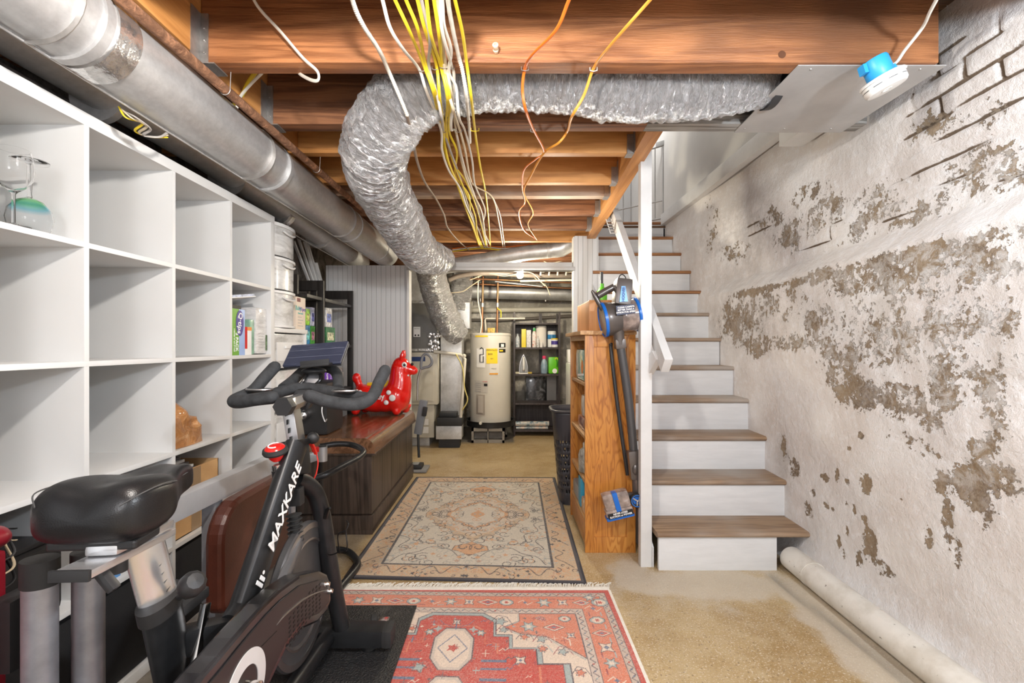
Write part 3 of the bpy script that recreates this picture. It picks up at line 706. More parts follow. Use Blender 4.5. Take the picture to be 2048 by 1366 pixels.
for i in range(6): MB().box((-1.2546,ya+.235,z0+.105-.014*i), (-1.2538,ya+.29-.006*(i%3),z0+.107-.014*i)).build('print', plain('grey_print', (.35,.35,.35), .5), t)
t = thing('magazine', 'blue edged folder lying slanted across the top of the boxes', 'folder', (-1.35,ya+.07,z0+.25))
M4 = Matrix.Translation((-1.345,ya+.075,z0+.262)) @ Matrix.Rotation(.14, 4, 'X') @ Matrix.Rotation(-.16, 4, 'Y')
MB().box((-.10,-.09,-.006), (.09,.14,-.002), M4).build('cover', M_paper, t); MB().box((-.10,-.09,-.002), (.085,.14,.010), M4).build('pages', plain('pale_pages', (.55,.60,.72), .5, var=.3, vs=50), t)
bk = MB(); bk.box((-1.38,ya+.02,z0+.2165), (-1.27,ya+.11,z0+.236)); bk.build('black_case', M_blackp, label='flat black case lying on the cotton swab box', cat='case')
bk = MB(); bk.box((-1.44,ya+.106,z0+.0), (-1.345,ya+.128,z0+.235), bev=.002); bk.build('paperback', plain('blue_cover', (.06,.13,.32), .4, var=.6, vs=25), label='blue paperback standing between the pouch and swab box', cat='book')
# ---- lower near cells: printer, brochures, box, clutter -----------------------------
y0,y1,z0,z1 = cell(1, 1)
t = thing('printer', 'black printer sitting in a lower shelf cell behind the grey uprights', 'printer', (-1.40,1.16,z0))
MB().box((-1.58,y0+.02,z0+.012), (-1.25,y1-.05,z0+.20), bev=.02).build('body', M_blackp, t)
MB().box((-1.56,y0+.02,z0+.202), (-1.27,y1-.06,z0+.215), bev=.004).build('lid', M_black, t)
MB().box((-1.2493,y0+.06,z0+.03), (-1.246,y1-.14,z0+.10)).build('paper_slot', M_dark, t)
for yy in (y0+.04, y1-.08): MB().box((-1.5,yy,z0), (-1.28,yy+.02,z0+.0125)).build('foot', M_rub, t)
MB().box((-1.2495,y1-.10,z0+.13), (-1.2475,y1-.075,z0+.165)).build('yellow_sticker', plain('yellow_sticker', (.85,.60,.03), .5), t, label='yellow warning sticker')
sp = MB(); sp.box((-1.228+.0-.0,.99,z0-.35+.0), (-1.2275,1.0,z0-.34)) if False else None
y0,y1,z0,z1 = cell(2, 1)
for i, (dy, w_, h_, c, lab, k) in enumerate([(.015,.05,.17,(.80,.30,.06),'small orange carton beside the blue and white one','orange'),(.07,.06,.155,(.10,.30,.62),'small blue and white carton in the lower shelf cell','blue'),(.16,.10,.05,(.06,.05,.05),'low black case in the lower cell behind the seat clamp','black')]):
    t = thing('small_carton', lab, 'carton', (-1.3,y0+dy+w_/2,z0)); MB().box((-1.36,y0+dy,z0), (-1.255,y0+dy+w_,z0+h_), bev=.002).build('carton', plain('carton_%s' % k, c, .45, var=.1), t)
    if i < 2: MB().box((-1.2548,y0+dy+.006,z0+h_*.3), (-1.2542,y0+dy+w_-.006,z0+h_*.75)).build('label', M_paper, t)
# ================================================================ DUCTS
def galv(name, c=(.66,.66,.66), r=.40):
    m, nt, b = newmat(name); b.inputs['Metallic'].default_value = .55; v = coords(nt, (1,.25,1))
    n = noisen(nt, v, 6, 6, .6); n2 = noisen(nt, coords(nt), 40, 4, .7)
    k = mth(nt, 'ADD', mth(nt, 'MULTIPLY', n, .7), mth(nt, 'MULTIPLY', n2, .3))
    lk(nt, ramp(nt, k, [(.35, tuple(q*.62 for q in c)), (.62, c)]), b.inputs['Base Color'])
    rr = node(nt, 'ShaderNodeMapRange'); lk(nt, n, rr.inputs[0]); rr.inputs[3].default_value = r-.1; rr.inputs[4].default_value = r+.16; lk(nt, rr.outputs[0], b.inputs['Roughness'])
    bump(nt, b, n, .15, .01); return m
M_galv = galv('galvanised_duct')
M_foil = None
def duct(name, pts, r, joints, label, seams=(), wires=(), tapes=()):
    t = thing(name, label, 'duct', pts[0])
    MB().tube(pts, r, 40, straight=True).build('duct_body', M_galv, t)
    a, b = Vector(pts[0]), Vector(pts[-1]); d = (b-a).normalized()
    def at(Y): return a+(b-a)*((Y-a.y)/(b.y-a.y))
    for Y in joints: MB().tube([at(Y)-d*.012, at(Y)+d*.012], r+.0025, 40, straight=True).build('joint_ring', M_galv, t)
    for Y in wires: MB().tube([at(Y)-d*.0012, at(Y)+d*.0012], r+.005, 32, straight=True).build('hanger_wire', M_zinc, t)
    for Y in tapes: MB().tube([at(Y)-d*.035, at(Y)+d*.035], r+.0015, 40, straight=True).build('foil_tape', plain('foil_tape', (.72,.71,.70), .25, .9, var=.2, vs=30, bmp=1, bs=40), t)
    ang = [2.6] if name else []
    # longitudinal lock seam
    x = d.cross(Vector((0,0,1))).normalized(); u = x.cross(d)
    for an in seams:
        o = x*math.cos(an)*(r+.001)+u*math.sin(an)*(r+.001)
        MB().tube([a+o, b+o], .0035, 6, straight=True).build('lock_seam', M_galv, t)
    return t
duct('round_duct', [(-1.10,-.9,CH+.815), (-1.085,2.0,CH+.815), (-1.06,4.0,CH+.80)], .108, [1.12,2.05,3.05,3.7], 'large galvanised round duct hung below the joists, nearer the room centre', seams=(-1.9,), wires=(1.05,1.9,2.9), tapes=(1.18,))
duct('round_duct', [(-1.315,-.9,CH+.865), (-1.325,2.0,CH+.86), (-1.385,4.3,CH+.78)], .088, [1.5,2.7,3.3], 'smaller galvanised round duct running beside the stone wall behind the larger one', seams=(-1.6,), wires=(2.2,), tapes=(2.72,))
# old pipe below, along wall
MB().tube([(-1.50,-.5,CH+.82),(-1.50,1.5,CH+.815),(-1.52,3.4,CH+.80)], .022, 14, straight=True).build('iron_pipe', stone_mat('rusty_dark_iron', (.06,.05,.045), (.24,.215,.20), 9), label='dark corroded iron pipe tucked along the top of the stone wall', cat='pipe')
# rusty pipe
rust = stone_mat('rusty_pipe_iron', (.20,.085,.04), (.37,.18,.095), 22)
t = thing('rusty_pipe', 'rusty brown thin iron pipe slung diagonally under the joists at the left', 'pipe', (-.98,1.0,2.0))
a, b = Vector((-.996,.3,CH+.875)), Vector((-.925,2.95,CH+.875))
MB().tube([a, b], .0165, 16, straight=True).build('pipe', rust, t)
for Y in (1.55, 2.25): 
    c = a+(b-a)*((Y-a.y)/(b.y-a.y)); MB().tube([c+Vector((.018*math.cos(q),0,.018*math.sin(q))) for q in np.linspace(-3.0,.2,9)]+[c+Vector((.02,0,.06))], .0015, 6, straight=True).build('hanger_wire', M_zinc, t)
# ---- flexible foil duct ------------------------------------------------------------
def foil_mat():
    m, nt, b = newmat('crinkled_foil'); b.inputs['Metallic'].default_value = .7
    v = coords(nt, (1,1,1), uv=True); v2 = coords(nt, (22,70,22), uv=True)
    n1 = noisen(nt, v2, 1, 7, .62, 1.2); n2 = noisen(nt, coords(nt, (70,260,70), uv=True), 1, 5, .6, .5)
    lk(nt, ramp(nt, n1, [(.3, (.62,.62,.63)), (.6, (.95,.95,.96))]), b.inputs['Base Color'])
    b.inputs['Roughness'].default_value = .22
    bump(nt, b, mth(nt, 'ADD', n1, mth(nt, 'MULTIPLY', n2, .5)), 1.0, .06); return m
M_foil = foil_mat()
def flex(name, pts, r, label, seed=0, parts=()):
    t = thing(name, label, 'duct', pts[0])
    def wr(arc, a):
        ca, sa = math.cos(a), math.sin(a)
        w = noise.noise(Vector((ca*1.2+seed, sa*1.2, arc*16)))*.07+noise.noise(Vector((ca*3+seed, sa*3, arc*38)))*.065+noise.noise(Vector((ca*7+seed, sa*7, arc*80)))*.035
        w += .016*math.sin(arc*210+2*noise.noise(Vector((ca, sa, arc*8))))
        w += noise.noise(Vector((ca*1.0, sa+seed, arc*3)))*.05
        return 1+w
    MB().tube(pts, r, 120, 70, wrink=wr).build('insulation_sleeve', M_foil, t, sharp=180)
    return t
YB = 1.745
fp = [(1.03,YB,2.17),(.80,YB,2.135),(.50,YB,2.115),(.20,YB,2.155),(-.10,YB,2.155),(-.32,YB,2.12),(-.475,1.80,2.02),(-.57,1.97,1.95),(-.615,2.25,1.915),(-.625,2.6,1.875),(-.62,2.95,1.825),(-.61,3.30,1.79),(-.53,3.72,1.83)]
flex('flexible_duct', fp, [.105,.115,.125,.118,.115,.122,.135,.138,.138,.138,.136,.134,.11], 'big silver foil flexible duct curving from the joist bay down to the utility room', 0)
# draw strap + end collar at right
MB().tube([(1.0,YB,2.158),(1.03,YB,2.16)], .112, 32, straight=True).build('duct_strap', M_black, label='black draw band clamping the right end of the foil duct', cat='strap')
bpy.data.objects['duct_strap'].name = 'duct_strap'
# ---- utility ducts ---------------------------------------------------------------------
flex('flexible_duct', [(-.74,4.32,2.02),(-.74,4.45,1.86),(-.72,4.6,1.68),(-.66,4.75,1.48),(-.57,4.85,1.30),(-.49,4.9,1.22)], [.13,.14,.145,.145,.135,.11], 'foil flexible duct plunging beside the furnace behind the partition', 5)
flex('flexible_duct', [(-.52,5.35,1.98),(-.52,5.35,1.85),(-.53,5.33,1.70),(-.55,5.3,1.52)], [.12,.125,.125,.11], 'shorter upright foil duct behind the plunging one', 9)
t = thing('round_duct', 'galvanised duct with a crimped elbow above the grey header beam', 'duct', (.5,4.25,2.0))
el = [(.66,4.22,2.12),(.62,4.22,2.06),(.55,4.22,1.985),(.48,4.22,1.965)]
MB().tube([P(1152,472,4.30),P(1140,485,4.30),P(1122,497,4.31),P(1105,499,4.32)], [.078,.08,.08,.078], 28, 2, straight=False).build('elbow', M_galv, t)
MB().tube([P(1108,500,4.32),P(1060,505,4.35),P(880,535,4.55)], .072, 28, straight=True).build('duct_body', M_galv, t)
MB().tube([P(1098,500.5,4.32),P(1093,501,4.32)], .075, 28, straight=True).build('joint_ring', M_galv, t)
t = thing('round_duct', 'dull galvanised duct crossing the back of the utility room above the heater', 'duct', (0,5.75,1.78))
MB().tube([P(905,582,5.93),P(1145,588,5.93),P(1190,589,5.93)], .090, 28, straight=True).build('duct_body', M_galv, t)
for px in (960, 1090): MB().box((P(px,0,5.93).x,5.925,1.70),(P(px+2,0,5.93).x,5.935,2.066)).build('hanger_strap', M_zinc, t)
MB().tube([P(1098,587,5.93),P(1103,587,5.93)], .093, 28, straight=True).build('joint_ring', M_galv, t)
MB().tube([P(920,621,6.20),P(1230,618,6.20)], .036, 18, straight=True).build('waste_pipe', plain('cream_pipe', (.66,.62,.52), .5, var=.1), label='cream waste pipe running across the back wall below the duct', cat='pipe')
MB().tube([P(935,640,6.225),P(1000,641,6.225),P(1145,632,6.225)], .022, 12, straight=True).build('waste_pipe', plain('dark_pipe', (.14,.12,.10), .5), label='thin dark pipe below the cream waste pipe', cat='pipe')

# ================================================================ CABLES
def cable_mat(name, c, r=.4): return plain(name, c, r, var=.06, vs=8)
C_yel = cable_mat('yellow_cable', (.82,.62,.03)); C_whi = cable_mat('white_cable', (.76,.72,.63)); C_ora = cable_mat('orange_cable', (.74,.17,.02)); C_gry = cable_mat('grey_cable', (.40,.37,.34)); C_oxb = cable_mat('old_brown_cable', (.33,.26,.2))
C_oy = cable_mat('orange_yellow_cable', (.84,.36,.05)); C_tan = cable_mat('dusty_tan_cable', (.62,.52,.36))
def hz(py, h): return FPX*h/(CY-py)
def cpath(pts, h0=.930, sag=0):
    out = []
    for p in pts:
        h = h0-(p[2] if len(p) > 2 else 0)
        Y = hz(p[1], h)
        if 141 < p[1] < 262 and abs(p[0]-1000) < 260: Y = float(np.interp(p[1], [141,150,200,240,252,262], [1.50,1.555,1.59,1.655,1.73,1.92])); h = (CY-p[1])*Y/FPX
        out.append(Vector(((p[0]-CX)/FPX*Y, Y, CH+h)))
    return out
def cable(pts, mat, label, r=.0042, h0=.930, group=None, name='cable', cat='cable', raw=None, flat=(1.25,.8)):
    p = raw or cpath(pts, h0)
    return MB().tube(p, r, 10, 8, flat=flat).build(name, mat, label=label, cat=cat, group=group)
GR = 'cables stapled under the joists'
# up to top of frame: pts are (px,py[,drop])
def cord(*pts): return pts
def ext(pts):      # carry on above the frame along the ceiling
    (x0,y0),(x1,y1) = pts[0][:2], pts[1][:2]; k = 60/max(1, (y1-y0)); 
    return [(x0-(x1-x0)*k*1.6, y0-96)+((pts[0][2],) if len(pts[0]) > 2 else ())]+list(pts)
CB = [
 (C_yel, [(790,0),(818,60,.02),(848,132),(868,190,.015),(882,262),(893,315,.02),(908,352,.02),(925,400,.015),(944,450,.01),(958,490)], 'yellow flat cable, leftmost of the yellow ones at the top edge'),
 (C_yel, [(812,0),(836,60,.02),(852,132),(872,190,.02),(886,262),(896,320,.03),(916,372,.02),(935,425,.01),(951,470),(962,495)], 'yellow flat cable, second of the yellow ones from the left'),
 (C_yel, [(835,0),(850,60,.02),(873,132),(880,200,.02),(890,262),(905,320,.02),(925,370,.02),(950,430,.015),(955,470),(966,495)], 'yellow flat cable, third of the yellow ones from the left'),
 (C_yel, [(853,0),(862,70,.03),(881,132),(895,200,.02),(893,262),(910,330,.02),(930,360,.02),(948,400,.02),(960,440),(972,492)], 'yellow flat cable bowing left in the middle of the bunch'),
 (C_yel, [(868,0),(878,70,.02),(885,132),(900,200,.02),(898,262),(914,305,.02),(911,352,.01),(938,392,.02),(943,440),(964,496)], 'yellow flat cable running behind the white ones'),
 (C_tan, [(876,0),(880,60,.01),(892,132),(903,190,.01),(912,262),(925,330,.03),(938,372,.02),(962,420,.03),(969,460),(974,494)], 'dusty tan cable on the right of the bunch'),
 (C_yel, [(910,0),(925,66,.0),(934,132),(943,200,.0),(950,262),(960,330,.01),(971,385,.0),(977,440),(981,496)], 'bright yellow straight cable at the right of the bunch'),
 (C_whi, [(765,0),(780,55,.03),(806,98,.035),(838,138),(852,180,.015),(882,260),(884,300,.04),(898,342,.04),(921,378,.04),(932,410,.03),(950,452),(960,492)], 'off white cable curving in from the upper left to the bunch'),
 (C_whi, [(880,0),(884,60,.02),(897,110,.02),(903,132),(908,160,.02),(902,256),(911,262),(925,320,.03),(934,350,.02),(952,400,.02),(962,440),(975,494)], 'off white cable kinked in the middle of the bunch'),
 (C_whi, [(885,0),(888,50,.01),(902,100,.01),(898,145),(912,175,.03),(918,235),(930,262),(944,320,.03),(950,370,.02),(970,420,.02),(966,455),(981,492)], 'off white cable looping wide of the bunch'),
 (C_gry, [(843,0),(860,80,.02),(858,132),(874,190,.02),(884,240),(887,262),(900,300,.02),(920,355,.02),(936,410,.01),(957,460),(970,495)], 'grey dusty cable inside the bunch'),
 (C_tan, [(888,128),(895,175),(908,225,.01),(920,262),(930,300,.03),(940,355,.02),(950,372),(985,395,.01),(997,440),(1006,494)], 'tan cable splitting off to the right of the bunch'),
]
for mt, pts, lab in CB:
    pts = ext(pts) if pts[0][1] == 0 else list(pts)
    cable(pts, mt, lab, group=GR)
cable(ext([(1138,0),(1112,60,.02),(1065,110,.02),(1050,137),(1045,180,.01),(1052,222,.01),(1066,258),(1088,303,.03),(1072,318,.03),(1048,340,.03),(1045,375,.02),(1050,405),(1038,425,.01),(1048,460),(1072,478)]), C_ora, 'orange cable dropping left of its twin and crossing under the joists', .0042, group='orange cables')
cable(ext([(1300,0),(1256,50,.02),(1215,98,.02),(1187,137),(1168,190,.02),(1143,235,.01),(1135,262),(1118,285,.03),(1088,306,.032),(1062,350,.03),(1048,385,.02),(1066,425,.01),(1056,450),(1074,480)]), C_oy, 'orange cable entering at the top right of its twin', .0042, group='orange cables')
# armoured cables
def bx(pts, label, end=None):
    p = cpath(pts); t = thing('armoured_cable', label, 'cable', p[0])
    MB().tube(p, .0063, 12, 36, wrink=lambda a, b: 1+.12*math.sin(a*900/ (1))).build('armour', C_whi, t, sharp=180)
    return t
bx([(690,-90),(705,0),(726,50,.01),(758,100,.01),(779,146),(800,195,.015),(815,232,.01)], 'white spiral armoured cable reaching the foil duct from top left')
bx([(893,-80),(896,0),(906,60,.0),(918,115,.0),(925,142),(934,200,.0),(939,262),(940,285,.0)], 'white spiral armoured cable beside the straight yellow cable')
cable([(814,232),(823,268,.09),(835,325,.05),(850,365,.04),(872,398),(888,430,.03),(895,455,.02),(915,480),(938,500)], C_oxb, 'dusty brown cable sweeping down behind the foil duct', .0052)
cable([(950,372),(982,392),(1000,430,.02),(1006,470),(1010,495)], C_gry, 'thin grey cable peeling off to the right', .003)
# loop at left under joist 1
cable(None, C_whi, 'off white cable dangling in a hook under the front joist', .0045, raw=[P(490,-40,1.42),P(515,12,1.45),P(560,62,1.47),P(605,115,1.485),P(634,142,1.49),P(636,160,1.50),P(622,160,1.52),P(600,148,1.56),P(590,135,1.60)])
for k, (m_, lab) in enumerate(((C_yel,'yellow cable in the pair curling behind the rusty pipe, upper'),(C_yel,'yellow cable in the pair curling behind the rusty pipe, lower'),(C_whi,'off white cable drooping behind the rusty pipe'))):
    d = k*4
    if k < 2: raw = [P(512+d,140,1.62),P(495+d,165,1.7),P(480,195+d,1.75),P(460,212+d,1.8),P(435,218+d,1.85),P(400,214+d,1.9)]
    else: raw = [P(524,146,1.62),P(500,170,1.68),P(480,195,1.72),P(473,220,1.74),P(472,250,1.76)]
    cable(None, m_, lab, .0045, raw=raw)
# tangle between duct and wall
for k in range(3):
    raw = [P(238+k*6,214+k*5,1.35),P(252+k*10,235,1.35),P(285+k*8,246+k*6,1.4),P(270+k*8,262+k*4,1.42),P(300+k*9,274,1.45),P(335,275-k*5,1.5)]
    cable(None, (C_yel, C_tan, C_gry)[k], ('yellow','tan','grey')[k]+' cable end tangled between the ducts and the stone wall', .003, raw=raw)
# staples / cable clips
def clip(px, py, w=.016, m=None, lab=''):
    c = cpath([(px, py)])[0]+Vector((0,0,-.004)); 
    MB().tube([c+Vector((-w,0,.010)), c+Vector((-w,0,-.001)), c+Vector((0,0,-.004)), c+Vector((w,0,-.001)), c+Vector((w,0,.010))], .0016, 6, straight=True).build('cable_staple', m or M_zinc, label=lab, cat='staple')
clip(845,138,.012,lab='metal staple holding the off white cable on the front joist'); clip(870,135,.010,lab='metal staple on the front joist left of the bunch centre'); clip(888,132,.014,lab='metal staple on the front joist at the bunch centre'); clip(903,134,.010,lab='metal staple on the front joist right of the bunch centre')
clip(950,259,.016,C_yel,'yellow plastic staple on the straight yellow cable at the second joist'); clip(1050,137,.012,lab='metal staple on the left orange cable'); clip(1187,138,.012,C_whi,lab='white staple on the right orange cable'); clip(1066,261,.010,lab='metal staple on the left orange cable at the second joist'); clip(887,262,.010,lab='metal staple on the bunch at the second joist'); clip(918,261,.012,lab='metal staple on tan cables at the second joist')
# ceramic insulator knob on joist 1
t = thing('ceramic_knob', 'small cream ceramic knob nailed to the front joist', 'knob', P(992,102,1.49))
c = P(992,104,1.498); MB().lathe([(.0001,-.001),(.008,0),(.010,.010),(.007,.014),(.010,.020),(.010,.030),(.004,.032),(.0035,.026),(.0001,.026)], c, 20, axis=(-.05,-1,.15)).build('knob', plain('cream_ceramic', (.75,.62,.44), .35), t)
# hole bored in joist 1
MB().lathe([(.0001,0),(.0125,0),(.0125,.0008),(.0001,.0008)], P(1564,109,1.4995), 20, axis=(0,-1,0)).build('bored_hole', plain('dark_hole', (.10,.035,.012), .8), label='round bored hole in the front joist near its right end', cat='hole', kind='structure')
# ---- smoke detector ---------------------------------------------------------------------
bc = P(1768,166,1.44)
t = thing('smoke_detector', 'white round smoke detector tilted on a blue electrical box under the front joist', 'smoke detector', (bc.x,bc.y,bc.z))
ax = Vector((.33,-.12,-.94)).normalized()   # facing direction
ax = Vector((.38,-.04,-.92)).normalized()
top = P(1756,132,1.445)
M_blue = plain('blue_plastic', (.03,.33,.72), .4, var=.05); M_wp = plain('white_plastic', (.80,.79,.76), .4, var=.02)
b = MB(); b.lathe([(0.0344,-0.0624),(0.0368,-0.0560),(0.0368,-0.0048),(0.0336,0.0000),(0.0001,0.0000)], bc-ax*.018, 28, axis=ax); b.build('junction_box', M_blue, t)
X_ = ax.orthogonal().normalized(); MB().bar(bc-ax*.060-Vector((.046,.0,0)), bc-ax*.030-Vector((.050,.0,0)), .024, .012, up=(1,0,0)).build('box_bracket', M_blue, t)
MB().bar(bc-ax*.060+Vector((.047,.0,0)), bc-ax*.035+Vector((.052,.0,0)), .022, .010, up=(1,0,0)).build('box_bracket', M_blue, t)
MB().lathe([(0.0001,-0.0160),(0.0592,-0.0160),(0.0624,-0.0112),(0.0608,-0.0080),(0.0480,-0.0064),(0.0001,-0.0064)], bc, 48, axis=ax).build('mounting_plate', M_wp, t)
MB().lathe([(0.0480,-0.0080),(0.0560,-0.0064),(0.0572,0.0000),(0.0572,0.0032),(0.0552,0.0040),(0.0552,0.0056),(0.0572,0.0064),(0.0568,0.0160),(0.0512,0.0232),(0.0360,0.0256),(0.0001,0.0264)], bc, 48, axis=ax).build('detector_body', M_wp, t)
for k in range(9):
    a0 = k*2*PI/9; MB().lathe([(0.0574,0.0040),(0.0578,0.0045),(0.0578,0.0051),(0.0574,0.0056)], bc, 8, axis=ax, a0=a0, a1=a0+.42).build('vent_slot', M_dark, t)
MB().lathe([(0.0096,0.0260),(0.0104,0.0272),(0.0128,0.0272),(0.0136,0.0260)], bc+X_*.02, 24, axis=ax).build('test_button', M_wp, t)
tp = bc-ax*.085
cable(None, C_whi, 'white flat cable running from the smoke detector box up past the joist', .006, raw=[bc-ax*.05+Vector((.02,0,0)), P(1792,125,1.44), P(1810,100,1.42), P(1845,55,1.38), P(1862,20,1.3), P(1890,-30,1.2), P(1930,-90,1.05)])
# wire end by foil duct
cable(None, C_whi, 'short white wire tail poking past the end of the foil duct', .0022, raw=[P(1520,168,1.70),P(1545,168,1.69),P(1575,172,1.68),P(1594,178,1.67)])
# ================================================================ RUGS
class Canvas:
    def __init__(s, w, h, px):     # metres
        s.w, s.h, s.px = w, h, px; s.nx, s.ny = int(w/px)+1, int(h/px)+1
        s.x, s.y = np.meshgrid(np.linspace(0, w, s.nx), np.linspace(0, h, s.ny), indexing='ij'); s.c = np.zeros((s.nx, s.ny, 3))
    def put(s, m, c, a=1): s.c[m] = s.c[m]*(1-a)+np.array(c)*a
    def rect(s, x0, y0, x1, y1, c): s.put((s.x >= x0)&(s.x <= x1)&(s.y >= y0)&(s.y <= y1), c)
    def poly(s, p, c):
        xs = [q[0] for q in p]; ys = [q[1] for q in p]
        i0, i1 = max(0, int(min(xs)/s.px)-1), min(s.nx, int(max(xs)/s.px)+3); j0, j1 = max(0, int(min(ys)/s.px)-1), min(s.ny, int(max(ys)/s.px)+3)
        if i0 >= i1 or j0 >= j1: return
        X, Y = s.x[i0:i1,j0:j1], s.y[i0:i1,j0:j1]; m = np.zeros(X.shape, bool); n = len(p)
        for k in range(n):
            (xa,ya),(xb,yb) = p[k], p[(k+1) % n]
            if ya == yb: continue
            m ^= ((ya > Y) != (yb > Y)) & (X < (xb-xa)*(Y-ya)/(yb-ya)+xa)
        s.c[i0:i1,j0:j1][m] = c
    def line(s, p, t, c, closed=False):
        p = list(p)+([p[0]] if closed else [])
        for (xa,ya),(xb,yb) in zip(p[:-1], p[1:]):
            i0, i1 = max(0, int((min(xa,xb)-t)/s.px)-1), min(s.nx, int((max(xa,xb)+t)/s.px)+3); j0, j1 = max(0, int((min(ya,yb)-t)/s.px)-1), min(s.ny, int((max(ya,yb)+t)/s.px)+3)
            if i0 >= i1 or j0 >= j1: continue
            X, Y = s.x[i0:i1,j0:j1], s.y[i0:i1,j0:j1]; L = (xb-xa)**2+(yb-ya)**2+1e-12
            u = np.clip(((X-xa)*(xb-xa)+(Y-ya)*(yb-ya))/L, 0, 1); d = np.hypot(X-xa-u*(xb-xa), Y-ya-u*(yb-ya)); s.c[i0:i1,j0:j1][d < t/2] = c
def oct_(cx, cy, a, b, k=.35): return [(cx-a,cy-b*k),(cx-a*k,cy-b),(cx+a*k,cy-b),(cx+a,cy-b*k),(cx+a,cy+b*k),(cx+a*k,cy+b),(cx-a*k,cy+b),(cx-a,cy+b*k)]
def dia(cx, cy, a, b): return [(cx-a,cy),(cx,cy-b),(cx+a,cy),(cx,cy+b)]
def star(cx, cy, r, n=8, q=.5, ph=0): return [(cx+math.cos(ph+PI*i/n)*r*(1 if i % 2 == 0 else q), cy+math.sin(ph+PI*i/n)*r*(1 if i % 2 == 0 else q)) for i in range(2*n)]
RED, SAL, CRM, INK, TEA, BLU, PLM = (.50,.075,.055), (.62,.20,.115), (.70,.57,.46), (.10,.085,.10), (.34,.40,.39), (.13,.17,.25), (.30,.06,.07)
rs = random.Random(3)
def motif(c, x, y, r, k):
    if k == 0: c.poly(star(x,y,r,4,.45,PI/4), CRM); c.line(star(x,y,r,4,.45,PI/4), .003, INK, True); c.poly(dia(x,y,r*.3,r*.3), BLU)
    elif k == 1: c.poly(oct_(x,y,r,r*.8), TEA); c.poly(oct_(x,y,r*.7,r*.55), CRM); c.poly(star(x,y,r*.4,6), RED); c.line(oct_(x,y,r,r*.8), .003, INK, True)
    elif k == 2: c.poly(star(x,y,r,6,.5), TEA); c.poly(star(x,y,r*.5,6,.5), CRM); c.line(star(x,y,r,6,.5), .0025, INK, True)
    elif k == 3:
        c.poly(dia(x,y,r*1.3,r*.7), CRM); c.poly(dia(x,y,r*.9,r*.45), RED); c.poly(dia(x,y,r*.35,r*.2), BLU); c.line(dia(x,y,r*1.3,r*.7), .003, INK, True)
    else: c.line([(x-r,y),(x-r*.3,y+r*.6),(x+r*.3,y-r*.6),(x+r,y)], .004, CRM); c.poly(star(x,y,r*.4,4,.5), BLU)
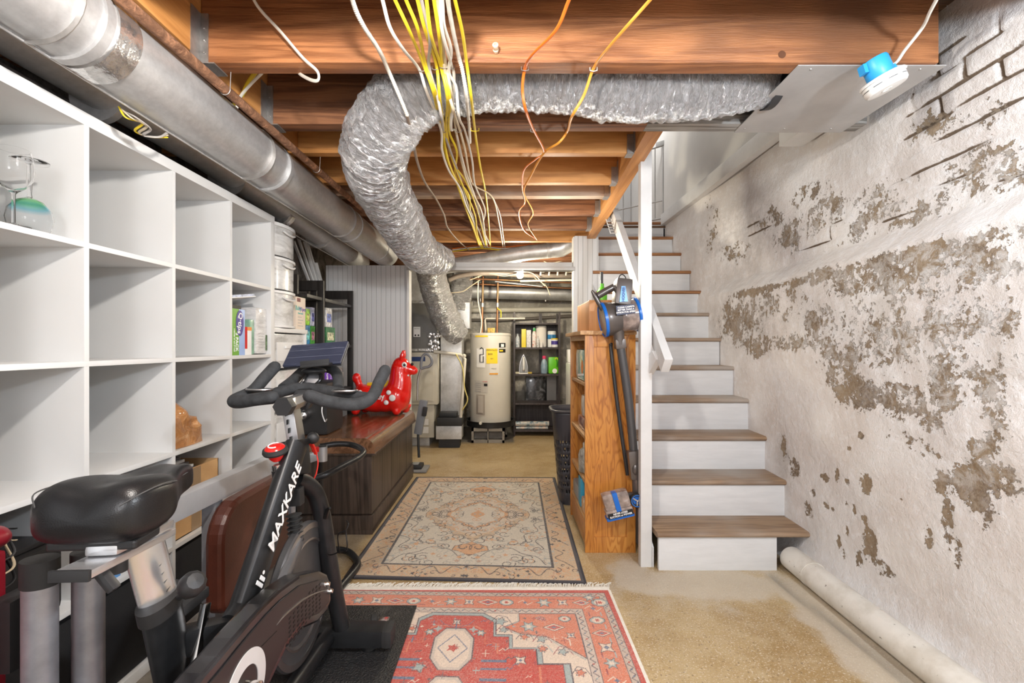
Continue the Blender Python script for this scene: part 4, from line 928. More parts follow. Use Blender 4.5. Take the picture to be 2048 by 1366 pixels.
def red_rug():
    Wd, Hd = 1.34, 1.95; c = Canvas(Wd, Hd, .0026); c.c[:] = RED      # x from left, y from near end; right/back edges are the photo's
    X = lambda d: Wd-d; Y = lambda d: Hd-d        # d = distance from right / back edge
    bands = [(0,RED),(.020,RED),(.022,INK),(.024,(.50,.40,.33)),(.050,INK),(.053,SAL),(.145,INK),(.148,(.55,.45,.38)),(.178,INK),(.181,CRM)]
    for d, col in bands: c.rect(d, d, Wd-d, Hd-d, col)
    # guard stripes: zigzag + flecks
    for d in (.037, .163):
        for L, f in ((Wd, lambda t: (t, Y(d))), (Hd, lambda t: (X(d), t)), (Wd, lambda t: (t, d)), (Hd, lambda t: (d, t))):
            n = int((L-2*d)/.017); pts = []
            for i in range(n+1):
                t = d+(L-2*d)*i/n; x, y = f(t); off = .009*(1 if i % 2 else -1)
                pts.append((x, y+off) if f(0)[1] == f(1)[1] else (x+off, y))
            c.line(pts, .003, INK)
            for i in range(0, n, 2): x, y = f(d+(L-2*d)*(i+.5)/n); c.poly(star(x, y, .006, 4), rs.choice((RED, TEA, BLU)))
    # main band motifs
    for L, f in ((Wd, lambda t: (t, Y(.099))), (Hd, lambda t: (X(.099), t)), (Wd, lambda t: (t, .099)), (Hd, lambda t: (.099, t))):
        n = int((L-.1)/.082)
        for i in range(n+1): x, y = f(.06+(L-.12)*i/n); motif(c, x, y, .030 if i % 3 else .036, (i*3+1) % 5)
        for i in range(n): 
            x, y = f(.06+(L-.12)*(i+.5)/n); hor = f(0)[1] == f(1)[1]
            for sg in (-1, 1):
                dx, dy = (0, sg*.024) if hor else (sg*.024, 0); c.line([(x-.012+dx,y+dy),(x+.012+dx,y+dy)] if hor else [(x+dx,y-.012),(x+dx,y+.012)], .005, rs.choice((SAL, TEA, PLM)))
    # field: cream ground with stepped red medallions down the centre
    cx = Wd/2
    def both(fn):
        for sx in (-1, 1): fn(lambda x: cx+sx*x)
    for my in (1.42, .62, -.15):
        def step(scale, col, line=None):
            q = [(.0,.33),(.10,.33),(.15,.29),(.15,.20),(.21,.20),(.21,.13),(.31,.13),(.31,.05),(.40,.05),(.40,-.05),(.31,-.05),(.31,-.13),(.21,-.13),(.21,-.20),(.15,-.20),(.15,-.29),(.10,-.33),(0,-.33)]
            p = [(cx+a*scale, my+b*scale) for a, b in q]+[(cx-a*scale, my+b*scale) for a, b in q[::-1]]
            c.poly(p, col); 
            if line: c.line(p, .004, line, True)
        step(1.06, TEA, INK); step(1.0, RED, INK); step(.80, SAL); step(.78, RED)
        both(lambda m_: [motif(c, m_(.10), my+dy, .022, 2) for dy in (.22,-.22)]); both(lambda m_: [motif(c, m_(.25), my+dy, .028, 0) for dy in (.07,-.07)])
        for dy in (.13, -.13):
            c.poly(oct_(cx, my+dy, .075, .115, .5), (.55,.47,.40)); c.poly(oct_(cx, my+dy, .062, .10, .5), CRM); c.line(oct_(cx, my+dy, .075, .115, .5), .004, INK, True); c.line(dia(cx, my+dy, .055, .075), .004, BLU, True); c.poly(star(cx, my+dy, .025, 5, .5), RED)
        both(lambda m_: [c.rect(min(m_(.11+.0),m_(.20)), my-.012+dy, max(m_(.11),m_(.20)), my+.0+dy, BLU) for dy in (-.06,-.02,.03,.07)])
        c.line([(cx,my+.24),(cx,my+.30)], .006, BLU); motif(c, cx, my+.285, .022, 0)
        for sg in (-1,1): c.line([(cx,my+.25),(cx+sg*.05,my+.27),(cx+sg*.07,my+.30)], .003, BLU); c.poly(star(cx+sg*.07, my+.24, .022, 4, .4), TEA)
    # corner pieces + scattered motifs on cream
    for sy, yb in ((1, Hd-.181), (-1, .181)):
        for sx in (-1, 1):
            xe = cx+sx*(Wd/2-.181)
            p = [(xe, yb),(xe-sx*.235, yb),(xe-sx*.235, yb-sy*.05),(xe-sx*.30,yb-sy*.09),(xe-sx*.235,yb-sy*.13),(xe-sx*.13,yb-sy*.15),(xe,yb-sy*.27)]
            c.poly(p, SAL); c.line(p, .0045, INK, True); c.line([(a-sx*.006,b-sy*.006) for a, b in p[1:]], .004, TEA)
            motif(c, xe-sx*.20, yb-sy*.085, .036, 2); motif(c, xe-sx*.10, yb-sy*.09, .034, 3); motif(c, xe-sx*.04, yb-sy*.14, .022, 0); motif(c, xe-sx*.05, yb-sy*.035, .024, 1); motif(c, xe-sx*.15, yb-sy*.03, .016, 3)
            c.line([(xe-sx*.05,yb-sy*.20),(xe-sx*.05,yb-sy*.165),(xe-sx*.075,yb-sy*.15)], .0045, CRM)
    used = []
    for i in range(520):
        x = rs.uniform(.20, Wd-.20); y = rs.uniform(.20, Hd-.2); g = c.c[min(c.nx-1,int(x/c.px)), min(c.ny-1,int(y/c.px))]
        if abs(g[0]-CRM[0]) < .02 and abs(x-cx) > .10 and all(math.hypot(x-a, y-b) > .05 for a, b in used):
            used.append((x, y)); r = rs.uniform(.016, .030); k = rs.choice((0,2,3,2)); 
            c.poly(star(x, y, r, rs.choice((4,5,6)), .5, rs.random()*3), rs.choice((TEA, SAL, RED, TEA))); c.line(star(x, y, r, 5, .5), .0026, INK, True)
            c.line([(x-r*1.6, y-r*.6), (x-r*.4, y+r*1.4), (x+r*.9, y+r*1.0), (x+r*1.7, y-r*.8)], .003, rs.choice((INK, PLM, TEA)))
        else:
            if abs(g[0]-RED[0]) < .02 or abs(g[0]-SAL[0]) < .02:
                k = rs.random(); cl = rs.choice((INK, TEA, BLU, PLM, INK, CRM)); r = rs.uniform(.008,.018)
                if k < .4: c.line([(x-r,y),(x-r*.3,y+r*.8),(x+r*.3,y+r*.2),(x+r,y+r)], .0032, cl)
                elif k < .7: c.poly(dia(x,y,r*.5,r*.4), cl)
                else: c.line([(x,y-r),(x,y+r)], .003, cl); c.line([(x-r*.8,y),(x+r*.8,y)], .003, cl)
    rng = np.random.RandomState(1); nz = rng.rand(c.nx, c.ny); fade = fbm(c.x*6, c.y*6, 3, 44); col_ = np.repeat(rng.rand(1, c.ny), c.nx, 0)
    f = np.clip((nz-.45)*.55+(fade-.4)*.35+(col_-.5)*.12+.02, 0, .5)[..., None]
    c.c = c.c*(1-f)+np.array((.66,.54,.46))*f; c.c *= (.86+.28*rng.rand(c.nx, c.ny))[..., None]
    return c
def vcol_mat(name, rough=.95, s=1.0):
    m, nt, b = newmat(name); b.inputs['Roughness'].default_value = rough
    a = node(nt, 'ShaderNodeAttribute', attribute_name='Col'); v = coords(nt, world=True)
    n = noisen(nt, v, 420, 2); lk(nt, mix(nt, .22, a.outputs[0], ramp(nt, n, [(.3, (.12,.1,.09)), (.7, (.75,.68,.6))]), 'SOFT_LIGHT'), b.inputs['Base Color'])
    b.inputs['Sheen Weight'].default_value = .15; bump(nt, b, n, .5, .003); return m
M_rug = vcol_mat('woven_rug_pile')
rc = red_rug()
t = thing('red_rug', 'red and cream oriental patterned rug with white fringe under the bike mat', 'rug', (-.2,1.1,0))
RX1, RY1 = .468, 2.085
def rugxf(cx0, X, Y): return RX1-rc.w+X, RY1-rc.h+Y
def redfn(U, V):
    x, y = rugxf(0, U, V); wob = .004*np.sin(U*7)+.003*np.sin(V*9)
    return x+.004*np.sin(V*5), y+.006*np.sin(U*4+.8)-.012*(U/rc.w), .008+(fbm(x*5, y*5, 2, 2)-.4)*.003+0*U
gridmesh('rug_pile', rc.x[:,0], rc.y[0], redfn, M_rug, cols=rc.c, parent=t, origin=(-.2,1.1,0), loc=(0,0,0))
M_fr = plain('cream_fringe', (.78,.74,.66), .9, var=.08, vs=60)
e = MB(); e.box((RX1-.002,RY1-rc.h,.001), (RX1+.011,RY1-.012,.009), bev=.003); e.build('edge_binding', M_fr, t)
e = MB(); e.box((RX1-rc.w,RY1-.012,.001), (RX1+.008,RY1+.014,.009), bev=.003); e.build('edge_binding', M_fr, t)
fr = MB(); rr = random.Random(5)
for i in range(250):
    x = RX1+.01-rc.w*i/250*1.0; a = rr.uniform(-.006,.012)+.006; L = rr.uniform(.032,.050)
    fr.tube([(x,RY1+.010,.006),(x+a*.4,RY1+.014+L*.5,.006),(x+a*1.8,RY1+.014+L,.0035)], .0022, 5, 2)
o = fr.build('fringe', M_fr, t, kind='stuff')
# ---- beige rug
BG, PEA, GRY, DK, IV = (.55,.40,.26), (.60,.33,.17), (.42,.40,.35), (.060,.055,.062), (.58,.52,.43)
def beige_rug():
    Wd, Hd = 1.15, 1.69; c = Canvas(Wd, Hd, .0034); c.c[:] = DK
    c.rect(.012,.014,Wd-.012,Hd-.014,BG); c.rect(.135,.135,Wd-.135,Hd-.135,DK); c.rect(.147,.149,Wd-.147,Hd-.149,IV)
    r2 = random.Random(8); cx, cy = Wd/2, Hd/2
    def four(fn):
        for sx in (-1,1):
            for sy in (-1,1): fn(lambda x, y: (cx+sx*x, cy+sy*y))
    # central medallion
    def med(s, col, line=False):
        q = [(0,.42),(.05,.36),(.12,.33),(.15,.25),(.24,.20),(.27,.11),(.33,.06),(.34,0)]
        p = [(a*s,b*s) for a, b in q]; full = [(cx+a,cy+b) for a, b in p]+[(cx+a,cy-b) for a, b in p[::-1]]+[(cx-a,cy-b) for a, b in p]+[(cx-a,cy+b) for a, b in p[::-1]]
        c.poly(full, col); 
        if line: c.line(full, .004, DK, True)
    med(1.0, BG, True); med(.86, (.60,.50,.40)); med(.60, PEA, True); med(.52, (.60,.53,.44)); c.poly(dia(cx,cy,.05,.07), PEA)
    for sy in (-1, 1):
        p = [(cx,cy+sy*.60),(cx+.05,cy+sy*.55),(cx+.10,cy+sy*.53),(cx+.09,cy+sy*.48),(cx+.04,cy+sy*.46),(cx,cy+sy*.42),(cx-.04,cy+sy*.46),(cx-.09,cy+sy*.48),(cx-.10,cy+sy*.53),(cx-.05,cy+sy*.55)]
        c.poly(p, PEA); c.line(p, .0035, DK, True)
    # scrolling vines
    def spl(p):
        out = []; g = lambda k: p[min(max(k, 0), len(p)-1)]
        for i in range(len(p)-1):
            for k in range(6):
                t = k/6; out.append(tuple(.5*(2*g(i)[q]+(g(i+1)[q]-g(i-1)[q])*t+(2*g(i-1)[q]-5*g(i)[q]+4*g(i+1)[q]-g(i+2)[q])*t*t+(3*g(i)[q]-g(i-1)[q]-3*g(i+1)[q]+g(i+2)[q])*t**3) for q in (0, 1)))
        return out+[tuple(p[-1])]
    def vine(fr, pts, col=DK, t=.005): c.line([fr(*p) for p in (spl(pts) if len(pts) < 12 else pts)], t, col)
    def curl(fr, x, y, r, a0, turns=1.3, col=DK):
        pts = [(x+math.cos(a0+u*turns*2*PI)*r*(1-u*.75), y+math.sin(a0+u*turns*2*PI)*r*(1-u*.75)) for u in np.linspace(0,1,22)]; vine(fr, pts, col, .0048)
    for k in range(120):
        x, y = r2.uniform(.0,.43), r2.uniform(0,.69); r = r2.uniform(.018,.05); a0 = r2.random()*6; tn = r2.uniform(.6,1.3); cl = r2.choice((DK,GRY,PEA,DK,GRY,(.38,.30,.22)))
        four(lambda m_: curl(m_, x, y, r, a0, tn, cl))
    for k in range(60):
        x, y = r2.uniform(.0,.43), r2.uniform(0,.69); cl = r2.choice((PEA,GRY,PEA,(.45,.30,.22),(.35,.37,.36))); rad = r2.uniform(.008,.02); ph = r2.random()*3
        four(lambda m_: (c.poly(star(*m_(x,y), rad, 5, .5, ph), cl)))
    four(lambda m_: vine(m_, [(.06,.60),(.12,.52),(.22,.50),(.28,.56),(.36,.60),(.40,.68)])); four(lambda m_: vine(m_, [(.42,.10),(.36,.16),(.38,.26),(.30,.32),(.30,.42),(.20,.46)])); four(lambda m_: vine(m_, [(.43,.35),(.36,.40),(.40,.50),(.33,.52)]))
    # border
    for k in range(150):
        side = r2.random()
        if side < .6: x, y = r2.uniform(.445,.555), r2.uniform(0,.83)
        else: x, y = r2.uniform(0,.56), r2.uniform(.715,.82)
        r = r2.uniform(.006,.018); cl = r2.choice((PEA,DK,GRY,PEA,PEA,(.50,.30,.20))); k2 = r2.random(); a0 = r2.random()*6
        four(lambda m_: curl(m_, x, y, r*1.4, a0, .8, cl) if k2 < .6 else c.poly(star(*m_(x,y), r, 5, .5), cl))
    for xx in (.12,.36): four(lambda m_: vine(m_, [(xx-.10,.74),(xx-.05,.72),(xx,.79),(xx+.05,.72),(xx+.10,.76)]))
    for yy in (.1,.35,.6): four(lambda m_: vine(m_, [(.46,yy-.10),(.50,yy-.05),(.455,yy),(.50,yy+.05),(.54,yy+.1)]))
    # re-lay the two border lines
    for d, t_ in ((.141,.013),): c.line([(d,d),(Wd-d,d),(Wd-d,Hd-d),(d,Hd-d)], t_, DK, True)
    c.line([(.008,.008),(Wd-.008,.008),(Wd-.008,Hd-.008),(.008,Hd-.008)], .022, DK, True)
    rng = np.random.RandomState(2); f = np.clip((rng.rand(c.nx,c.ny)-.5)*.6+(fbm(c.x*7,c.y*7,3,4)-.45)*.3, 0, .45)[...,None]
    edge = (np.minimum.reduce([c.x, c.y, Wd-c.x, Hd-c.y]) > .02)[...,None]
    c.c = np.where(edge, c.c*(1-f)+np.array((.60,.52,.42))*f, c.c); c.c *= (.84+.3*rng.rand(c.nx,c.ny))[...,None]
    return c
bc_ = beige_rug()
qa, qb, qc, qd = PZ(690,1157,0), PZ(1171,1169,0), PZ(1109,957,0), PZ(834,956,0)
def bfn(U, V):
    u, v = U/bc_.w, V/bc_.h; x = (1-u)*(1-v)*qa.x+u*(1-v)*qb.x+u*v*qc.x+(1-u)*v*qd.x; y = (1-u)*(1-v)*qa.y+u*(1-v)*qb.y+u*v*qc.y+(1-u)*v*qd.y
    return x, y, .009+(fbm(x*4, y*4, 2, 6)-.4)*.003
gridmesh('beige_rug', bc_.x[:,0], bc_.y[0], bfn, M_rug, cols=bc_.c, origin=(-.2,3,0), label='faded beige floral rug with dark borders lying beside the wooden chest', category='rug')
# edge thickness
e = MB()
for a, b in ((qa,qb),(qb,qc),(qc,qd),(qd,qa)): e.bar(a+Vector((0,0,.0055)), b+Vector((0,0,.0055)), .012, .007, bev=.003)
t2 = bpy.data.objects['beige_rug']; e.build('edge_binding', plain('dark_binding', (.045,.042,.05), .9, bmp=.4, bs=200), t2)
# ---- bike mat
def mat_mat():
    m, nt, b = newmat('textured_black_vinyl'); b.inputs['Roughness'].default_value = .42; v = coords(nt, world=True)
    n = noisen(nt, v, 150, 2, .5); lk(nt, mix(nt, smooth(nt, noisen(nt, v, 7, 5), .55, .75), (.018,.018,.019), (.06,.058,.055)), b.inputs['Base Color']); bump(nt, b, n, 1, .006); return m
mt_ = MB(); mt_.box((-1.08,.25,.012), (-.381,1.935,.018), bev=.003)
o = mt_.build('bike_mat', mat_mat(), label='black textured exercise mat under the bike on the red rug', cat='mat')
# ================================================================ EXERCISE BIKE
M_bk = plain('bike_black_paint', (.014,.014,.015), .3, .3, var=.15, bmp=.04)
M_bkm = plain('bike_matt_tube', (.024,.025,.027), .36, .4, var=.25, vs=14)
bike = thing('exercise_bike', 'black upright exercise bike with padded black saddle on the floor mat', 'exercise bike', (-.69,1.15,.018))
XB = -.675
MB().tube([P(462,1262,1.105), P(486,1215,1.17), P(592,892,1.445)], .05, 28, 10, flat=(.62,1.0), straight=True).build('main_tube', M_bkm, bike)
a, b = P(462,1262,1.105), P(592,892,1.445); d = (b-a).normalized()
# lettering on the flat right flank
def on_tube(f, off=.0, side=.0312): return a+(b-a)*f+Vector((side,0,0))+d.cross(Vector((1,0,0))).normalized()*off
nrm = Vector((1,0,0)); upv = nrm.cross(d).normalized()
if upv.z < 0: upv = -upv
text('lettering', 'MAXKARE', .056, frame(on_tube(.62), d, -d.cross(Vector((1,0,0)))*(1 if d.cross(Vector((1,0,0))).z < 0 else -1)), M_txtw, bike, ext=.001, bold=.0004, shear=.12)
for k, (f, w_) in enumerate(((.205,.036),(.235,.026))):
    c = on_tube(f, 0, .0315); u2 = Vector((0,-d.z,d.y))
    MB().bar(c-u2*.018, c+u2*(w_-.018), .010, .002, up=(1,0,0)).build('logo_stripe', M_txtw, bike)
c = on_tube(.262, 0, .0315); MB().lathe([(.0001,0),(.005,0),(.005,.001),(.0001,.001)], c-Vector((0,0,.0)), 14, axis=(1,0,0)).build('logo_dot', M_txtw, bike)
# head block and handle post
MB().bar(P(596,950,1.45), P(592,884,1.475), .056, .075, up=(0,1,0), bev=.012).build('head_block', M_bkm, bike)
MB().bar(P(592,892,1.475), P(591,880,1.478), .068, .085, up=(0,1,0), bev=.006).build('head_collar', M_bk, bike)
po = MB().bar(P(594,890,1.48), P(582,815,1.49), .038, .05, up=(0,1,0), bev=.004).build('handlebar_post', M_steel, bike)
for k in range(4):
    c = P(594-3*k,878-17*k,1.455+.003*k); MB().box((c.x-.021,c.y-.008,c.z-.008),(c.x-.0195,c.y+.012,c.z+.008)).build('height_slot', M_dark, po)
# slider + hex caps
s0, s1 = P(570,813,1.41), P(611,796,1.60)
MB().tube([s0, s1], .024, 6, straight=True).build('stem_slider', M_steel, bike)
MB().tube([s0-Vector((.003,.012,0)), s0+(s1-s0)*.09], .031, 6, straight=True).build('stem_cap', M_blackp, bike)
MB().tube([s0+(s1-s0)*.80, s0+(s1-s0)*1.02], .038, 6, straight=True).build('stem_clamp', M_blackp, bike)
# handlebar: bars and grips
hb = MB().tube([P(540,792,1.53), P(560,784,1.58), P(590,777,1.62), P(616,776,1.63), P(655,782,1.61), P(700,791,1.57), P(738,797,1.53)], .020, 20, 8, round_end=True).build('handlebar', M_foam, bike)
MB().tube([P(619,792,1.44), P(655,803,1.45), P(700,809,1.47), P(730,804,1.49), P(748,788,1.52), P(758,765,1.56), P(770,741,1.60)], .0205, 20, 8, round_end=True).build('grip', M_foam, hb)
MB().tube([P(544,795,1.44), P(510,799,1.45), P(478,804,1.47), P(470,800,1.50), P(505,782,1.53), P(530,755,1.57), P(549,734,1.60)], [.021,.021,.021,.021,.0195,.0205,.0205], 20, 8, round_end=True).build('grip', M_foam, hb)
MB().tube([P(566,777,1.60), P(585,762,1.66), P(602,746,1.72), P(616,738,1.76), P(650,735,1.77), P(668,741,1.74), P(676,756,1.70), P(676,778,1.64)], .0195, 18, 8).build('aero_bar', M_foam, hb)
for px, py, Y in ((690,783,1.55),(520,781,1.52)):
    c = P(px, py, Y); MB().sphere(c, (.042,.03,.007), 24, 8, Matrix.Rotation(.10*(1 if px > 600 else -1), 3, 'Y')).build('elbow_rest', M_chrome if False else M_blackp, hb)
    MB().tube([c+Vector((.042*math.cos(q),.03*math.sin(q),.004)) for q in np.linspace(PI, 2*PI, 9)], .004, 8).build('rest_trim', M_steel, hb)
# tablet + holder
TL, TR, BR, BL = P(583,690,1.745), P(697,681,1.745), P(681,724,1.64), P(564,731,1.64)
tn = (TR-TL).cross(BL-TL).normalized(); 
if tn.y < 0: tn = -tn
tb = thing('tablet', 'tablet with navy blue folio cover resting on the bike handlebar holder', 'tablet', (BL+BR)/2)
def scr_mat():
    m, nt, b_ = newmat('navy_folio_cover'); b_.inputs['Roughness'].default_value = .45; n = noisen(nt, coords(nt, (1,1,6)), 10, 6, .7)
    lk(nt, mix(nt, smooth(nt, n, .5, .75), (.028,.033,.06), (.09,.10,.15)), b_.inputs['Base Color']); return m
MB().prism([TL,TR,BR,BL], tn*.012).build('cover', scr_mat(), tb, bev=.004)
for k in (.33, .66):
    p0, p1 = TL+(BL-TL)*k-tn*.0006, TR+(BR-TR)*k-tn*.0006; MB().bar(p0+(p1-p0)*.02, p1-(p1-p0)*.02, .0012, .0008).build('fold_line', plain('fold_grey', (.16,.17,.22), .5), tb)
MB().prism([TL+tn*.0121,TR+tn*.0121,BR+tn*.0121,BL+tn*.0121], tn*.006).build('tablet_body', M_black, tb, bev=.003)
tr = MB(); m0 = BL+(BR-BL)*.38; m1 = BL+(BR-BL)*.86
tr.bar(m0+Vector((-.0,-.010,-.008)), m1+Vector((0,-.010,-.004)), .05, .010, bev=.004); tr.bar(m0+Vector((0,-.03,.0)), m1+Vector((0,-.03,.004)), .006, .022, bev=.002)
tr.build('tablet_tray', M_blackp, bike)
c = P(628,742,1.66); MB().sphere(c, (.045,.03,.014), 24, 10).build('tray_pivot', M_blackp, bike)
for sx in (-1, 1): MB().tube([P(628+sx*13,745,1.66), P(624+sx*16,760,1.63), P(610+sx*14,775,1.62)], .006, 8, 4).build('tray_arm', M_steel if False else M_bk, bike)
MB().bar(P(632,748,1.67), P(612,778,1.64), .045, .006, up=(0,1,0), bev=.002).build('tray_stay', plain('grey_bracket', (.20,.20,.21), .4, .5), bike)
# brake knob
bt = (P(545,888,1.36)-P(560,960,1.38)).normalized()
k0 = P(561,968,1.385); k1 = P(551,905,1.36); kd = (k1-k0).normalized()
MB().tube([k0, k0+(k1-k0)*.55], .019, 20, straight=True).build('tension_sleeve', M_blackp, bike)
MB().tube([k0+(k1-k0)*.5, k0+(k1-k0)*.68], .021, 20, straight=True).build('tension_ring', M_chrome, bike)
kn = MB().lathe([(.012,-.022),(.020,-.012),(.022,0),(.0001,.001)], k1-kd*.004, 28, axis=kd).build('tension_knob', M_red, bike, label='red brake knob with black grip ring')
MB().lathe([(.022,-.004),(.033,-.002),(.036,.004),(.034,.013),(.029,.015),(.022,.014)], k1, 32, axis=kd).build('knob_ring', M_rub, kn)
MB().lathe([(.030,.013),(.024,.021),(.012,.025),(.0001,.026)], k1, 32, axis=kd).build('knob_cap', M_red, kn)
X2 = kd.orthogonal().normalized(); Y2 = kd.cross(X2)
MB().tube([k1+kd*.0235+(X2*math.cos(q)+Y2*math.sin(q))*.017 for q in np.linspace(.5, 4.6, 12)], .002, 6, 2).build('arrow_mark', M_txtw, kn)
MB().sphere(P(626,876,1.52), (.020,.018,.020), 20, 12).build('post_knob', M_blackp, bike)
# fork
MB().tube([P(590,958,1.47), P(612,968,1.52), P(632,990,1.56), P(645,1035,1.59), P(655,1100,1.61), P(670,1190,1.64), P(688,1276,1.665)], .029, 24, 8).build('fork', M_bkm, bike)
# stabilisers
fs = MB().bar(Vector((-.90,1.665,.066)), Vector((-.445,1.665,.066)), .075, .062, bev=.014).build('front_stabiliser', M_bkm, bike)
MB().bar(Vector((-.452,1.665,.066)), Vector((-.412,1.665,.066)), .079, .066, bev=.022).build('end_cap', M_rub, fs)
for x in (-.50, -.84): MB().cyl((x,1.665,.018), (x,1.665,.038), .024, 16).build('rubber_foot', M_rub, fs)
MB().lathe([(.030,-.012),(.034,-.008),(.034,.008),(.030,.012),(.014,.012),(.014,-.012)], P(748,1247,1.75), 24, axis=(1,.25,0)).build('transport_wheel', M_rub, fs)
MB().box((-.49,1.69,.045),(-.45,1.76,.075), bev=.006).build('wheel_bracket', M_chrome, fs)
rs_ = MB().bar(Vector((-.95,.55,.066)), Vector((-.50,.55,.066)), .075, .062, bev=.014).build('rear_stabiliser', M_bkm, bike)
for x in (-.90, -.55): MB().cyl((x,.55,.018), (x,.55,.038), .024, 16).build('rubber_foot', M_rub, rs_)
MB().tube([(-.645,1.65,.075),(-.70,.58,.075)], .028, 20, straight=True).build('lower_rail', M_bkm, bike)
# seat tube, knob, post
st0, st1 = P(320,1204,.955), P(352,1366,1.005); sd = (st1-st0).normalized()
MB().tube([st0, st0+sd*.55], .046, 28, straight=True, flat=(.62,1)).build('seat_tube', M_bkm, bike)
MB().tube([st0-sd*.012, st0+sd*.02], .052, 28, straight=True, flat=(.64,1)).build('seat_tube_collar', M_blackp, bike)
sp0 = P(284,1072,.93); 
spo = MB().tube([sp0, st0+sd*.03], .036, 24, straight=True, flat=(.52,1)).build('seat_post', M_satin, bike)
for k in range(4):
    c = sp0+(st0-sp0)*(.45+.13*k)+Vector((.0195,.0,0)); MB().tube([c, c+Vector((0,.010,.006)), c+Vector((0,.012,-.004))], .0007, 5, straight=True).build('height_mark', M_txtk, spo)
kc = P(352,1190,.955); kdr = (P(372,1150,.93)-kc).normalized(); kdr = Vector((.55,-.35,.5)).normalized()
kb = kc+Vector((.012,0,0))
MB().lathe([(.008,-.01),(.008,.02),(.014,.024),(.016,.034),(.023,.04),(.026,.055),(.024,.07),(.016,.078),(.0001,.08)], kb, 10, axis=kdr).build('pop_pin_knob', M_blackp, bike)
MB().bar(P(352,1287,1.0), P(462,1257,1.108), .05, .06, bev=.014).build('cross_tube', M_bkm, bike)
# seat slider
q0, q1 = P(140,1152,.755), P(322,1064,.985)
sl_ = MB().bar(q0, q1, .062, .014, bev=.003).build('seat_slider', M_satin, bike)
MB().bar(q0+Vector((0,-.004,0)), q0+(q1-q0)*.012, .066, .019, bev=.002).build('slider_end_cap', M_blackp, sl_)
MB().bar(q0+(q1-q0)*.28+Vector((0,0,.018)), q1+Vector((0,0,.018)), .055, .018, bev=.006).build('slider_carriage', M_satin, bike)
MB().cyl(q0+(q1-q0)*.40+Vector((0,0,.026)), q0+(q1-q0)*.40+Vector((0,0,.034)), .008, 12).build('bolt', M_steel, sl_)
MB().cyl(q0+(q1-q0)*.45-Vector((0,0,.008)), q0+(q1-q0)*.45-Vector((0,0,.034)), .017, 16).build('clamp_hub', M_blackp, bike)
MB().bar(P(196,1138,.80), P(230,1180,.80), .018, .016, bev=.006).build('clamp_lever', M_black, bike)
# saddle
def saddle():
    s = MB(); R0 = Vector((-.752,.785,0)); R1 = Vector((-.772,1.085,0)); ax_ = (R1-R0); L = ax_.length; ax_.normalize(); sdv = Vector((ax_.y,-ax_.x,0))
    T = [0,.02,.06,.12,.2,.3,.4,.48,.56,.64,.72,.82,.92,.97,1.0]
    Wd = [.045,.072,.088,.096,.099,.099,.095,.085,.070,.060,.048,.040,.036,.028,.010]
    Tp = [.828,.848,.864,.874,.877,.874,.868,.862,.859,.859,.861,.862,.857,.845,.828]
    Bt = [.815,.79,.775,.768,.765,.765,.768,.772,.776,.780,.785,.788,.790,.795,.808]
    n = 36
    for t_, w_, zt, zb in zip(T, Wd, Tp, Bt):
        c = R0+ax_*L*t_; zc = (zt+zb)/2; hh = (zt-zb)/2
        for k in range(n):
            q = 2*PI*k/n; cs, sn = math.cos(q), math.sin(q)
            x = math.copysign(abs(cs)**.50, cs)*w_; z = math.copysign(abs(sn)**.55, sn)*hh
            if sn > 0: z += -.010*math.exp(-(x/.022)**2)*min(1, w_/.06)+.006*math.exp(-((abs(x)-.06)/.03)**2)*(w_ > .08)
            s.v.append(tuple(c+sdv*x+Vector((0,0,zc+z))))
    m = len(T)
    for i in range(m-1):
        for k in range(n): s.f.append([i*n+k, i*n+(k+1)%n, (i+1)*n+(k+1)%n, (i+1)*n+k]); s.sm.append(True)
    s.f.append(list(range(n))[::-1]); s.f.append([(m-1)*n+k for k in range(n)]); s.sm += [True, True]
    return s, R0, ax_, sdv, L
s, R0, ax_, sdv, L = saddle()
M_lea = plain('black_saddle_leather', (.008,.008,.009), .34, var=.1, bmp=.12, bs=420)
sa = s.build('saddle', M_lea, bike, sharp=80); md = sa.modifiers.new('sub', 'SUBSURF'); md.levels = md.render_levels = 2
def sp_(u, x, z): return R0+ax_*L*u+sdv*x+Vector((0,0,z))
M_st = plain('stitching', (.06,.06,.06), .7)
MB().tube([sp_(.03,-.070,.846), sp_(.12,-.095,.862), sp_(.3,-.097,.862), sp_(.45,-.087,.852), sp_(.6,-.058,.842), sp_(.85,-.037,.838)], .0013, 6, 6).build('stitch_seam', M_st, sa)
MB().tube([sp_(.03,.070,.846), sp_(.12,.095,.862), sp_(.3,.097,.862), sp_(.45,.087,.852), sp_(.6,.058,.842), sp_(.85,.037,.838)], .0013, 6, 6).build('stitch_seam', M_st, sa)
sh = MB(); sh.prism([sp_(.12,-.078,.755), sp_(.35,-.074,.755), sp_(.55,-.035,.76), sp_(.55,.035,.76), sp_(.35,.074,.755), sp_(.12,.078,.755)], (0,0,.018)); sh.build('saddle_shell', M_blackp, bike, bev=.005)
MB().bar(sp_(.2,0,.748), sp_(.7,0,.752), .05, .016, bev=.004).build('saddle_clamp', M_blackp, bike)
